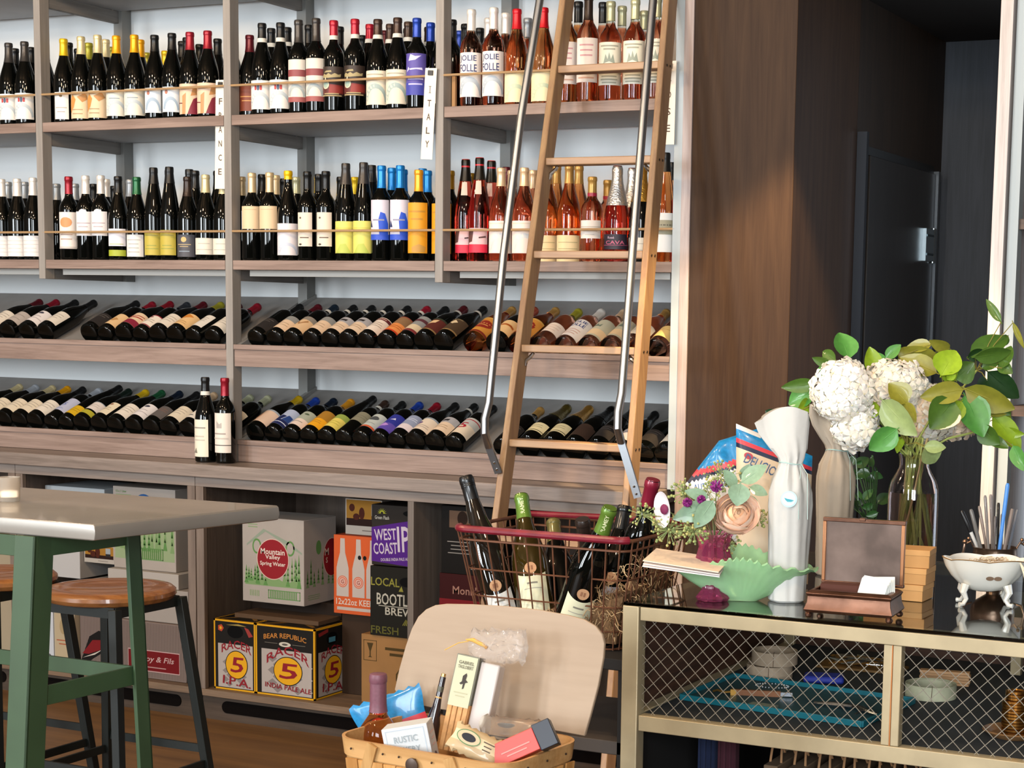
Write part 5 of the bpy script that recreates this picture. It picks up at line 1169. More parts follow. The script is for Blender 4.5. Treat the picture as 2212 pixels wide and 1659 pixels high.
mb=MB(); mb.tube([(-.015,.115,.01),(.0,.117,.012),(.02,.112,.012),(.026,.110,.012)],.003,YEL,8,rs=[.001,.004,.004,.002]); mb.ball((.028,.109,.012),.004,mat('#a3763a',.6),8); mb.tube([(-.01,.113,.008),(-.03,.106,.004),(-.055,.088,0)],.0009,YEL,5); mb.build('raffia_bow',t)
# slim dark bottle neck
M=facing(inb(940,1540,.33),-.22); t=thing('slim_bottle','slim dark bottle with gold tip leaning behind the white box','bottle'); t.matrix_world=M@Matrix.Rotation(-PI/2,4,'X')
mb=MB(); mb.lathe([(0,-.05),(.016,-.05),(.014,-.02),(.008,.01),(.0058,.03),(.0055,.068),(0,.068)],mat('#241b1e',.15,coat=.6),16); mb.build('glass',t); mb=MB(); mb.lathe([(0,.0685),(.0045,.0685),(.004,.074),(0,.0745)],mat('#c9a060',.3,metal=.8),12); mb.lathe([(.0061,.028),(.0061,.031)],mat('#b5935a',.4),12); mb.lathe([(.0060,.04),(.0060,.05)],mat('#4c4a3c',.4),12); mb.build('gold_tip',t)
# red tube box
M=facing(inb(1125,1608,.62),.42,0,-.2)@Matrix.Scale(1.25,4); t=thing('carton_box','coral red long box with navy end lying across the basket rim','box'); t.matrix_world=M
mb=MB(); mb.box(-.062,.024,-.018,.014,-.02,.012,mat('#c24a42',.45)); mb.build('coral_body',t,.001); mb=MB(); mb.box(.0242,.050,-.021,.017,-.021,.013,mat('#20242f',.4)); mb.build('navy_end',t,.001)
mb=MB(); Fp=Matrix.Translation((0,0,.0125)); mb.lines(Fp,-.03,.015,-.012,.0,2,mat('#e0837a',.5)); mb.build('print',t)
# olive packet
M=facing(inb(1030,1610,.80),-.45,0,-.3); o=pillow(.095,.05,.010,[(0,mat('#b39a74',.45,coat=.3)),(.35,mat('#cdb892',.45)),(.75,mat('#b39a74',.45))],seed=9); Fp=Matrix.Translation((0,0,.0115)); o.e2(Fp,-.018,.004,.022,.013,mat('#4c7a4a',.5)); o.e2(Fp,-.018,.004,.0205,.0115,mat('#c4ad8a',.5),.0009); o.e2(Fp,-.018,.004,.013,.007,mat('#1d1a20',.3),.0012); o.lines(Fp,.008,.03,-.008,.012,3,mat('#4c3c2c',.5),w=.001); ob=o.build('olive_packet'); ob.matrix_world=M; tag(ob,'cream packet with a dark olive picture at the front of basket','packet')
M=facing(inb(1110,1575,.40),-.1,0,-.4); o=pillow(.12,.042,.012,[(0,mat('#e6e2d8',.12,tr=.9,ior=1.15))],seed=12); ob=o.build('plastic_bag'); ob.matrix_world=M; tag(ob,'clear crumpled plastic bag of pale sweets beside the coral box','bag')
# ================================================================ brass display case
BRASS=mat('#a89a7c',.42,metal=.3,noise=.10,scale=14); GL=mat('#dfe8e4',.01,tr=1,ior=1.45)
dc=thing('display_case','brass-framed display case with wire mesh doors and dark glass top','display case',(0,0,0))
x0,x1,y0,y1=3.445,4.95,-2.01,-1.05; HT=.913
for (a,b) in ((x0,y0),(x1-.038,y0),(x0,y1-.038),(x1-.038,y1-.038)):
    mb=MB(); mb.box(a,a+.036,b,b+.036,0,HT,BRASS); mb.build('corner_post',dc,.002)
def rl(nm,*a): mb=MB(); mb.box(*a,BRASS); mb.build(nm,dc,.0015)
rl('top_rail',x0+.039,x1-.04,y0+.001,y0+.03,HT-.028,HT-.0005); rl('bottom_rail',x0+.039,x1-.04,y0+.001,y0+.03,.658,.690)
rl('top_rail',x0+.003,x0+.033,y0+.037,y1-.039,HT-.028,HT-.0005); rl('bottom_rail',x0+.003,x0+.033,y0+.037,y1-.039,.658,.690); rl('top_rail',x0+.039,x1-.04,y1-.03,y1-.002,HT-.028,HT-.0005)
rl('foot_rail',x0+.039,x1-.04,y0+.001,y0+.03,.10,.13); rl('foot_rail',x0+.003,x0+.033,y0+.037,y1-.039,.10,.13)
for a in (3.993,4.0115): rl('door_stile',a,a+.0165,y0+.003,y0+.028,.6905,HT-.0285)
mb=MB(); mb.box(4.0097,4.0113,y0+.002,y0+.02,.6905,HT-.0285,mat('#b0703c',.4)); mb.build('door_gap',dc)
rl('door_stile',4.47,4.50,y0+.003,y0+.028,.6905,HT-.0285); rl('rear_post',4.06,4.084,y1-.20,y1-.18,.70,HT-.03)
WM=mat('#a5a094',.35,metal=.6)
for a,b in ((x0+.040,3.992),(4.029,4.469),(4.501,x1-.041)):
    mb=MB(); z0,z1=.691,HT-.029; h=z1-z0; sp=.0305; n=int((b-a+h)/sp)+1
    for i in range(n):
        for s in (1,-1):
            c=a-h+sp*i if s>0 else a+sp*i
            # x = c + s*(z-z0)*... clip to the door
            P=[]
            for z in (z0,z1):
                x=c+(z-z0)*1.0 if s>0 else c-(z-z0)*1.0
                P.append((x,z))
            (xa,za),(xb,zb_)=P
            def cl(xa,za,xb,zb_):
                t0,t1=0,1; dx=xb-xa
                for lim,sg in ((a,1),(b,-1)):
                    fa=(xa-lim)*sg; fb=(xb-lim)*sg
                    if fa<0 and fb<0: return None
                    if fa<0: t0=max(t0,fa/(fa-fb))
                    if fb<0: t1=min(t1,fa/(fa-fb))
                if t1-t0<.02: return None
                return (xa+dx*t0,za+(zb_-za)*t0,xa+dx*t1,za+(zb_-za)*t1)
            q=cl(xa,za,xb,zb_)
            if q: mb.tube([(q[0],y0+.014+s*.0012,q[1]),(q[2],y0+.014+s*.0012,q[3])],.0008,WM,5)
    mb.build('wire_mesh',dc)
mb=MB(); mb.box(x0+.001,x1-.001,y0+.001,y1-.001,HT,HT+.007,GL); mb.build('glass_top',dc,.001)
FELT=mat('#24282b',.85); mb=MB(); mb.box(x0+.037,x1-.038,y0+.031,y1-.031,.668,.689,FELT); mb.build('display_shelf',dc)
mb=MB(); mb.box(x0+.037,x1-.038,y1-.029,y1-.022,.66,HT-.03,wood('#2f1d14','#4a2d1c','x',.5)); mb.box(x0+.037,x1-.038,y1-.029,y1-.022,.131,.659,mat('#0e0c0b',.8)); mb.build('back_panel',dc)
mb=MB(); mb.box(x0+.004,x0+.010,y0+.04,y1-.04,.692,HT-.03,wood('#33211a','#57382a','y',.5)); mb.box(x0+.004,x0+.010,y0+.04,y1-.04,.131,.657,mat('#12100f',.8)); mb.build('side_panel',dc)  # lower near-black sheet added to keep the compartment under the shelf dark
mb=MB(); mb.box(x0+.037,x1-.038,y0+.031,y1-.031,.105,.125,wood('#3a2c20','#57432f','x',.5)); mb.build('base_shelf',dc)
TZ=HT+.0075; SZ=.6895
# ---- things on the display shelf
def q3(x,y,z=SZ): return onZ(x,y,z)
LE=mat('#a3917c',.7,noise=.12,scale=50)
def coil(x,y,z,label,m=LE,R=.052,h=.030):
    p=q3(x,y); t=thing('ribbon_coil',label,'ribbon coil',(p.x,p.y,z),.3,'coiled ribbons in the display case')
    mb=MB()
    for k in range(3): rr_=R-.0035*k; mb.lathe([(rr_-.002,0+.001*k),(rr_,.0),(rr_,h-.001*k),(rr_-.002,h-.001*k),(rr_-.002,0+.001*k)],m,30)
    mb.build('coil_band',t)
    mb=MB(); mb.tube([(.0,-R-.0015,-.0),(.001,-R-.0015,h+.001),(.001,-R+.012,h+.001)],.0007,mat('#5c4636',.7),5); mb.build('tie_thread',t)
coil(1662,1462,SZ+.0005,'grey-beige coiled band, lower of the two stacked in the case'); 
coil(1672,1462,SZ+.032,'grey-beige coiled band, upper of the two stacked in the case')
coil(2010,1505,SZ+.0005,'pale green coiled band beside the stick bundle in the case',mat('#a6a68c',.7,noise=.1,scale=50),.055,.030)
# trays
TEAL=mat('#12606e',.4)
a=q3(1470,1512); b=q3(1862,1572); c=q3(1975,1520); d=q3(1585,1466)
t=thing('jewelry_tray','teal rectangular tray holding silver trinkets inside the display case','tray',(0,0,0))
mb=MB(); A_=[a,b,c,d]; ct_=(a+b+c+d)/4; vs=[(p.x,p.y,SZ+.0005) for p in A_]+[(p.x,p.y,SZ+.004) for p in A_]; mb.add(vs,[(3,2,1,0),(4,5,6,7),(0,1,5,4),(1,2,6,5),(2,3,7,6),(3,0,4,7)],mat('#1b3f46',.6)); mb.build('tray_floor',t)
mb=MB()
for i in range(4): mb.bar((A_[i].x,A_[i].y,SZ+.007),(A_[(i+1)%4].x,A_[(i+1)%4].y,SZ+.007),.006,.013,TEAL,up=(0,0,1))
mb.build('tray_rim',t,.001); TT=SZ+.0042
p=q3(1770,1478); o=MB(); o.box(-.045,.045,-.03,.03,0,.016,mat('#1a2c8c',.6)); o=o.build('cloth_pouch',bev=.006,loc=(p.x,p.y+.03,SZ+.0005),rz=.3); tag(o,'deep blue cloth pouch behind the teal tray','pouch')
p=q3(1668,1488); mb=MB()
for i in range(30): an=2*PI*i/30; mb.ball((.036*math.cos(an),.022*math.sin(an),.0022),.0020,mat('#c3ccd0',.25,metal=.8),6)
tag(mb.build('bead_bracelet',loc=(p.x,p.y,TT+.0002),rz=.2),'silver bead bracelet lying on the teal tray','bracelet')
SIL=mat('#b9bcc4',.2,metal=1); GOL=mat('#b98c46',.3,metal=.9)
p=q3(1640,1508); mb=MB(); mb.bar((-.05,0,.006),(.045,.004,.006),.009,.012,mat('#7c4a24',.5),up=(0,0,1)); mb.bar((.045,.004,.006),(.07,.007,.006),.006,.008,SIL,up=(0,0,1)); mb.bar((-.05,0,.006),(-.062,-.002,.006),.012,.013,GOL,up=(0,0,1)); mb.tube([(-.062,-.002,.006),(-.075,-.006,.005),(-.09,0,.008),(-.10,.004,.004)],.0025,GOL,6)
tag(mb.build('folding_knife',loc=(p.x,p.y,TT+.0002),rz=.25),'folding wine opener with brown wooden handle on the teal tray','corkscrew')
for nm,(px,py),rz,lab in (('corkscrew',(1815,1535),.1,'shiny silver corkscrew at the near edge of the teal tray'),('corkscrew',(1865,1545),-.6,'shiny silver corkscrew crossing another near the tray end')):
    p=q3(px,py); mb=MB(); KS=Matrix.Scale(1.45,4); mb.tube([(-.035,0,.006),(-.01,.0,.007),(.02,.0,.006),(.035,.0,.006)],.004,SIL,8,rs=[.003,.0055,.0045,.0025]); mb.tube([(.0,.001,.007),(.006,-.010,.006),(.012,-.024,.004)],.002,SIL,6); mb.ball((-.036,0,.006),.004,SIL,8); mb.v=[(a*1.45,b*1.45,c*1.1) for a,b,c in mb.v]; tag(mb.build(nm,loc=(p.x,p.y,TT+.0002),rz=rz),lab,'corkscrew','silver corkscrews on the teal tray')
p=q3(1590,1525); mb=MB(); mb.box(-.03,.03,-.012,.012,0,.006,mat('#6c7468',.5)); tag(mb.build('trinket_box',loc=(p.x+.06,p.y+.0,TT+.0002),rz=-.1,bev=.001),'small grey-green flat box on the teal tray','box')
t=thing('jewelry_dish','dark tray of tangled jewelry at the back of the display case','tray',tuple(q3(1850,1445)),.05)
mb=MB(); mb.box(-.09,.11,-.03,.06,0.0005,.006,mat('#6a4c22',.5)); mb.build('wooden_base',t,.001); mb=MB(); rn=random.Random(2)
for i in range(26): mb.tube([(rn.uniform(-.07,.09),rn.uniform(-.02,.05),.008+rn.random()*.018) for _ in range(4)],.0014,rn.choice((SIL,mat('#7c7a6c',.4,metal=.6),GOL)),5)
o=mb.build('jewelry_tangle',t); o['kind']='stuff'
for k in range(5):
    p=q3(2040,1478); mb=MB(); mb.box(-.055,.055,-.011+0,.011,.0,.0055,mat('#b98f66',.6)); o=mb.build('wooden_stick',loc=(p.x+.002*(k%2),p.y,SZ+.0005+.0062*k),rz=.12+.01*k); tag(o,'pale wooden stick in the tied bundle by the green coil','stick','bundle of pale wooden sticks'); 
p=q3(2190,1590); t=thing('coin_stack_dish','round wooden dish under the gold bangle stack at right edge','dish',(p.x,p.y,SZ+.0005)); mb=MB(); mb.lathe([(0,0),(.045,0),(.062,.012),(.058,.014),(.045,.004),(0,.004)],wood('#5c3f26','#8a6540','x',.4),32); mb.build('dish_body',t)
for k in range(14): mb=MB(); r_=.026-.0006*(k%3)-(.006 if k>10 else 0); mb.lathe([(r_-.003,0),(r_,.001),(r_,.0052),(r_-.003,.0058),(r_-.005,.003),(r_-.003,0)],mat('#b9813c',.22,metal=.95),24); o=mb.build('gold_bangle',loc=(p.x,p.y,SZ+.005+.0062*k)); tag(o,'gold bangle in the tall stack at the right of the case','bangle','stacked gold bangles')
# ---- lower compartment: paper bags with twine handles and dark cloth
PB=mat('#5f4c38',.8); TWN=mat('#9c7450',.7); BY=y0+.10
for k in range(13):
    X=3.735+.052*k; L=thing('paper_bag','brown paper bag with twine handle, %s from left under the case shelf'%ORD[k],'paper bag',(X,BY,.1255),.0,'brown paper bags under the display shelf')
    h=.47; mb=MB(); mb.box(-.015,.015,0,.22,0,h,PB); mb.build('bag_body',L,.002)
    for s in (-.012,.012):
        mb=MB(); mb.tube([(s+.016*math.sin(PI*i/8)*(1 if s<0 else .6)-.02*math.sin(PI*i/8),.03+.09*i/8-.0,h-.004+.050*math.sin(PI*i/8)) for i in range(9)],.0026,TWN,6); mb.build('handle',L)
for (X,c_,lab) in ((3.57,'#131f3c','navy blue folded cloth hanging under the case, left'),(3.615,'#3a1420','dark maroon folded cloth beside the navy one')):
    mb=MB(); rn=random.Random(int(X*100)); n=10; vs=[]
    for i in range(n+1):
        for z in (.126,.655): vs.append((-.02+.04*i/n,.004*math.sin(i*2.2),z-.126))
    vs+=[(v[0],v[1]+.02,v[2]) for v in vs]; m=2*(n+1)
    fs=[(2*i,2*i+2,2*i+3,2*i+1) for i in range(n)]+[(m+2*i+1,m+2*i+3,m+2*i+2,m+2*i) for i in range(n)]+[(0,1,m+1,m),(2*n+1,2*n,m+2*n,m+2*n+1)]+[(2*i+1,2*i+3,m+2*i+3,m+2*i+1) for i in range(n)]+[(m+2*i,m+2*i+2,2*i+2,2*i) for i in range(n)]
    mb.add(vs,fs,mat(c_,.9)); tag(mb.build('folded_cloth',loc=(X,y0+.16,.126)),lab,'cloth')
# ================================================================ things on the display case
TZ=HT+.0076
# green glass bowl
p=onZ(1608,1300,TZ); GG=mat('#b4dfae',.18,tr=.5,ior=1.25,coat=.3); RB=math.radians(20)
t=thing('glass_bowl','green pressed-glass boat bowl with scalloped rim, envelopes resting in it','bowl',(p.x-.018,p.y+.02,TZ),RB)
mb=MB(); n=112; prof=[(.0,.22,.0),(.02,.24,.0),(.18,.36,.012),(.36,.52,.030),(.56,.68,.050),(.76,.82,.072),(.92,.94,.090),(1,1,.099)]
def bowl_r(k,th,inner=0):
    _,f,z=prof[k]; a=.158; b=.066; e=abs(math.cos(th)); r=1/math.sqrt((math.cos(th)/a)**2+(math.sin(th)/b)**2); r*=f*(1+.007*math.cos(30*th)*(k/7)); zz=z*.92+( .004*math.cos(30*th) if k==7 else 0)+(-.024*e**2+.012*(math.sin(th)>0)*math.sin(th)**2)*(k/7)**2
    return (r*math.cos(th)*(1-inner*.02),r*math.sin(th)*(1-inner*.03),zz+inner*.003)
rings=[]
for k in range(1,8): rings.append([bowl_r(k,2*PI*i/n) for i in range(n)])
for k in range(7,0,-1): rings.append([bowl_r(k,2*PI*i/n,1) for i in range(n)])
vs=[q for R_ in rings for q in R_]; fs=[]
for k in range(len(rings)-1):
    for i in range(n): j=(i+1)%n; fs.append((k*n+i,k*n+j,(k+1)*n+j,(k+1)*n+i))
fs.append(tuple(reversed(range(n)))); fs.append(tuple((len(rings)-1)*n+i for i in range(n))); mb.add(vs,fs,GG); mb.build('bowl_body',t)
for k,(dx,dz,rz,c_) in enumerate(((0,0,.05,'#e6dcd8'),(.004,.004,.0,'#ddd2cc'),(.006,.010,-.06,'#e6d0b8'))):
    q=at(1478+dx*900,1222,3.60); o=MB(); o.box(-.078,.078,-.055,.055,0,.0022,mat(c_,.7)); ob=o.build('envelope',loc=(q.x,q.y,q.z+dz)); ob.rotation_euler=(.10,.10,RB+rz-.1)
    tag(ob,('white envelope, lowest of the three','white envelope, middle of the three','tan envelope, topmost of the three')[k]+' resting on green bowl','envelope','envelopes resting on the green bowl')
# pink fluted vase and small bouquet
p=onZ(1522,1304,TZ); PV=Vector((p.x-.005,p.y+.055,TZ)); t=thing('bud_vase','small fluted pink glass vase behind the green bowl','vase',tuple(PV)); PG=mat('#b04a70',.06,tr=.75,ior=1.4); mb=MB(); n=32
pr_=[(.030,0),(.034,.006),(.022,.022),(.020,.035),(.030,.06),(.036,.085),(.030,.11),(.034,.130),(.040,.138)]
rings=[[(r*(1+.07*math.cos(10*2*PI*i/n*1))*math.cos(2*PI*i/n),r*(1+.07*math.cos(10*2*PI*i/n))*math.sin(2*PI*i/n),z) for i in range(n)] for r,z in pr_]; vs=[q for R_ in rings for q in R_]; fs=[(k*n+i,k*n+(i+1)%n,(k+1)*n+(i+1)%n,(k+1)*n+i) for k in range(len(rings)-1) for i in range(n)]+[tuple(reversed(range(n)))]; mb.add(vs,fs,PG); mb.build('vase_body',t)
MOUTH=PV+Vector((0,0,.12))
def leafmesh(name,w,c1,fold=.25,curl=.15,n=7,m2=None):
    mb=MB(); vs=[]
    for i in range(n+1):
        u=i/n; ww=w*math.sin(PI*min(1,u**.8*.98+.01))**.75*.5; z=-curl*u*u
        vs+=[(-ww,u,z+fold*ww),(-ww*.5,u,z+fold*ww*.35),(0,u,z),(ww*.5,u,z+fold*ww*.35),(ww,u,z+fold*ww)]
    fs=[(i*5+j,i*5+j+1,i*5+5+j+1,i*5+5+j) for i in range(n) for j in range(4)]
    mb.add(vs,fs,mat(c1,.45,noise=.12,scale=6,coat=.15)); mb.tube([(0,-.08,0.0),(0,.4,-curl*.16-.0),(0,.97,-curl)],.012,mat(m2 or c1,.5),5,rs=[.016,.012,.004])
    return mb.mesh(name,60)
LM={}
def leaf(p0,p1,w,col,par,tw=0,fold=.3,curl=.12,name='leaf'):
    """leaf from its base p0 to its tip p1"""
    p0,p1=Vector(p0),Vector(p1); L=(p1-p0).length; y=(p1-p0)/L; n0=(CT-p0).normalized(); x=y.cross(n0)
    if x.length<.1: x=XC.copy()
    x.normalize(); z=x.cross(y); c,s=math.cos(tw),math.sin(tw); x,z=x*c+z*s,z*c-x*s
    k=(round(w,1),col,fold,curl)
    if k not in LM: LM[k]=leafmesh('leaf',w,col,fold,curl)
    o=bpy.data.objects.new(name,LM[k]); C.objects.link(o); 
    mw=Matrix(((x.x*L,y.x*L,z.x*L,p0.x),(x.y*L,y.y*L,z.y*L,p0.y),(x.z*L,y.z*L,z.z*L,p0.z),(0,0,0,1)))
    o.parent=par; o.matrix_basis=par.matrix_basis.inverted()@mw
    return o
SG='#7f9c80'
def sprig(name,label,cat,pts,col,rs=.0012,grp=None):
    t=thing(name,label,cat,(0,0,0),0,grp); mb=MB(); mb.tube(pts,rs,mat(col,.6),6); mb.build('stem',t); return t
# peach garden rose
rc=at(1592,1110,3.60); t=sprig('garden_rose','peach garden rose in the small bouquet above the green bowl','flower',[MOUTH-Vector((0,0,.06)),MOUTH,(MOUTH+rc)/2+Vector((0,0,.01)),rc],'#5c7a40'); mb=MB(); rn=random.Random(3)
ax=(CT-rc).normalized()*.8+Vector((.05,0,.22)); ax.normalize(); xx=ax.cross(Vector((0,0,1))).normalized(); yy=ax.cross(xx)
MR=Matrix(((xx.x,yy.x,ax.x,rc.x),(xx.y,yy.y,ax.y,rc.y),(xx.z,yy.z,ax.z,rc.z),(0,0,0,1))); cols=['#e9b48c','#eebd96','#f0c4a0','#e8a878','#e8a05c']
cols=['#f7dac4','#f8dcc6','#f6d2b4','#f4c69c','#f2b87e']
for lay in range(8):
    k=(5,5,5,4,4,3,3,2)[lay]; R_=.047*(1-lay*.105); pe=math.radians(78-lay*8.5)
    for i in range(k):
        a0=2*PI*i/k+lay*1.3+rn.uniform(-.2,.2); vs=[]; off=rn.uniform(-.2,.2); ox=rn.uniform(-.004,.004); oy=rn.uniform(-.004,.004)
        for u in range(8):
            for v in range(7):
                uu=(u/7-.5)*2; vv=v/6; ph=PI*.97-(PI*.97-(pe+off))*vv*(1-.16*uu*uu*vv); aa=a0+uu*PI/k*1.35
                r=R_*(1+.03*math.sin(3*uu+i)*vv)+(.006 if lay<2 else .002)*max(0,vv-.8)*5*.5; vs.append((r*math.sin(ph)*math.cos(aa)+ox*vv,r*math.sin(ph)*math.sin(aa)*.92+oy*vv,r*math.cos(ph)*.8+.003*math.sin(5*uu+i*2+lay)*vv**3))
        mb.add(vs,[(u*7+v,u*7+7+v,u*7+8+v,u*7+v+1) for u in range(7) for v in range(6)],mat(cols[min(4,lay//2+(rn.random()<.3))],.6,sub=.15),MR)
mb.build('petals',t)
# eucalyptus
def euc(label,pts,lv):
    P=[MOUTH]+[at(*q) for q in pts]; t=sprig('eucalyptus_sprig',label,'foliage',P,'#6c7c5c',.0013,'eucalyptus sprigs in the small bouquet')
    for (bx,by,tx,ty,D,w,tw) in lv: leaf(at(bx,by,D),at(tx,ty,D-.01),w,SG,t,tw,.1,.08)
euc('eucalyptus sprig with round leaf above the rose',[(1585,1095,3.64),(1600,1040,3.62)],[(1600,1045,1592,1092,3.58,1.0,.1),(1602,1042,1655,1004,3.60,.6,.4),(1590,1052,1565,1015,3.66,.6,-.3)])
euc('eucalyptus sprig with two pointed leaves left of the rose',[(1540,1120,3.62),(1515,1100,3.58)],[(1540,1090,1455,1122,3.58,.5,.1),(1540,1082,1502,1140,3.55,.6,.2),(1530,1075,1480,1060,3.6,.5,-.2)])
euc('eucalyptus sprig at the right behind the rose',[(1600,1080,3.7),(1625,1050,3.7)],[(1620,1052,1658,1068,3.66,.6,.3),(1612,1070,1640,1105,3.69,.6,.5),(1600,1035,1620,1003,3.7,.6,0)])
# berry sprigs
BG_=[mat(c,.6) for c in ('#9aa363','#7f8f58','#b0a868')]
def berries(label,c,rad_,n,seed,D):
    rn=random.Random(seed); cc=at(c[0],c[1],D); t=sprig('berry_sprig',label,'foliage',[MOUTH,(MOUTH+cc)/2+Vector((0,0,.02)),cc],'#8c8a5c',.001,'green berry sprigs in the small bouquet')
    mb=MB(); tw=MB()
    for i in range(n):
        a=rn.uniform(0,2*PI); r=rad_*rn.random()**.6; q=cc+XC*(r*math.cos(a)*1.2)+UC*(r*math.sin(a))+FC*rn.uniform(-.02,.02); s=rn.uniform(.0022,.0036)
        mb.ball(q,s,rn.choice(BG_),6); tw.tube([cc+(q-cc)*.2,q],.0006,BG_[1],3)
    o=mb.build('berries',t); o['kind']='stuff'; tw.build('twigs',t)
for i,(lab,c,r,n,D) in enumerate((('berry sprig reaching furthest left over the wire basket',(1388,1112),.024,34,3.58),('berry sprig low at the left of the bouquet',(1445,1145),.032,70,3.58),('berry sprig low in the middle under the leaves',(1500,1145),.030,55,3.56),('berry sprig high at the left of the bouquet',(1480,1065),.030,50,3.66),('berry sprig at the top of the bouquet',(1558,1030),.034,60,3.68),('berry sprig right of the rose',(1640,1120),.022,30,3.66),('berry sprig hanging under the rose',(1575,1175),.020,26,3.62),('berry sprig between the purple blooms',(1530,1060),.024,34,3.62))): berries(lab,c,r,n,20+i,D)
PU=mat('#7a1c6c',.7); 
for i,(x,y,r,lab) in enumerate(((1485,1085,.010,'round purple bloom left in the small bouquet'),(1515,1079,.009,'second purple bloom beside the round one'),(1548,1050,.013,'dark purple bloom high in the small bouquet'))):
    c=at(x,y,3.56); t=sprig('purple_bloom',lab,'flower',[MOUTH,(MOUTH+c)/2,c+FC*.01],'#5c6a44',.0010,'purple blooms in the small bouquet'); mb=MB(); rn=random.Random(i)
    for k in range(40): d=Vector((rn.gauss(0,1),rn.gauss(0,1),rn.gauss(0,1))).normalized(); mb.tube([c+d*r*.3,c+d*r],.001,PU,4,rs=[.0012,.0022])
    mb.build('bloom',t)
c=at(1438,1100,3.58); t=sprig('anemone','white flower with plum centre at the left of bouquet','flower',[MOUTH,(MOUTH+c)/2,c],'#5c6a44'); mb=MB(); Mf=facing(c,0,-.9,.1)
for k in range(7):
    a=2*PI*k/7; vs=[]
    for u in range(5):
        for v in range(4):
            aa=a+(u/4-.5)*1.15*(1-.2*v/3); r=.008+.024*v/3; vs.append((r*math.cos(aa)*.8,r*math.sin(aa)*1.15,.010*(v/3)**2))
    mb.add(vs,[(u*4+v,u*4+4+v,u*4+5+v,u*4+v+1) for u in range(4) for v in range(3)],mat('#d9d2d6',.6,sub=.1),Mf)
mb.build('petals',t); mb=MB(); mb.ball((0,0,.004),.011,mat('#6c1c44',.7),12,M=Mf,sz=.5); mb.build('flower_centre',t)
# gift-wrapped bottles
def gift(px,py,D,rz,label,c1,seal=True,H=.36,seed=1,topshift=-.02,sc=1.0):
    b=at(px,py,D); t=thing('wrapped_bottle',label,'wrapped bottle',(b.x,b.y,TZ),rz,'bottles wrapped in pale paper'); mb=MB(); n=64; rn=random.Random(seed); ph=[rn.uniform(0,6) for _ in range(6)]
    pr_=[(.030,0,1,0),(.0345,.004,1,0),(.0355,.05,1,0),(.0375,.12,1,0),(.0405,.19,1,0),(.0395,.215,1,0),(.034,.24,1,0),(.024,.262,.9,0),(.0205,.272,.9,0),(.024,.282,.8,.0),(.034,.300,.45,.3),(.044,.325,.25,.8),(.050,.348,.16,1),(.049,.368,.12,1)]
    rings=[]
    for r,z,fl,k in pr_:
        R_=[]; r*=sc
        for i in range(n):
            a=2*PI*i/n; f=1+.03*math.sin(11*a+ph[0])*(1 if z>.01 else .3)+.035*math.sin(5*a+ph[1]+z*14)+.015*math.sin(17*a+ph[3]+z*40)+(.08*math.sin(9*a+ph[2]) if .23<z<.30 else 0)
            x=r*f*math.cos(a)+topshift*k; y=r*f*math.sin(a)*fl+.006*math.sin(3*a+ph[3])*k; zz=z*H/.36+(.012*math.cos(2*a+ph[4])+.010*math.cos(a) if k==1 and z>.36 else 0); R_.append((x,y,zz))
        rings.append(R_)
    vs=[q for R_ in rings for q in R_]; fs=[(k*n+i,k*n+(i+1)%n,(k+1)*n+(i+1)%n,(k+1)*n+i) for k in range(len(rings)-1) for i in range(n)]+[tuple(reversed(range(n))),tuple((len(rings)-1)*n+i for i in range(n))]
    mb.add(vs,fs,mat(c1,.7,noise=.05,scale=14,bump=.25)); mb.build('paper_wrap',t)
    mb=MB(); z=.272*H/.36; mb.tube([(.0222*sc*math.cos(a),.0210*sc*math.sin(a),z+.002*math.sin(2*a)) for a in [2*PI*i/20 for i in range(20)]],.0011,mat('#9fc0bc',.6),5,closed=True)
    for s in (.4,.9): mb.tube([(.02,-.012,z),(.028*s+.01,-.030,z-.02),(.034*s+.006,-.0415,z-.07),(.036*s+.006,-.0435,z-.11)],.0008,mat('#a8bfba',.6),4)
    mb.build('twine',t)
    if seal:
        mb=MB(); R_=.0475; vs=[]; Z=.205*H/.36
        def cyl(a_,b_,e): x=(a_)/R_; return ((R_+e)*math.sin(x),-(R_+e)*math.cos(x),Z+b_)
        mb.add([cyl(.0165*math.cos(2*PI*i/24)-.0,.0165*math.sin(2*PI*i/24),.0008) for i in range(24)],[tuple(range(24))],mat('#b3d6dc',.6)); mb.add([cyl(.0135*math.cos(2*PI*i/24),.0135*math.sin(2*PI*i/24),.0012) for i in range(24)],[tuple(range(24))],mat('#c3e0e4',.6))
        mb.add([cyl(*q,.0018) for q in ((-.009,.003),(-.004,.001),(.002,.000),(.010,-.002),(.004,-.005),(-.003,-.005),(-.007,-.001))],[tuple(range(7))],mat('#3c98a8',.6)); mb.build('round_seal',t)
    return t
gift(1700,1283,3.64,math.radians(18),'cream paper-wrapped bottle sealed with a pale blue round sticker','#b6b6b2',True,.375,1,-.020,1.10)
g2=onZ(1798,1242,TZ); gift(1798,1242,(g2-CT).dot(FC),math.radians(40),'plain beige paper-wrapped bottle behind the sealed one','#a09484',False,.375,4,-.012,1.08)
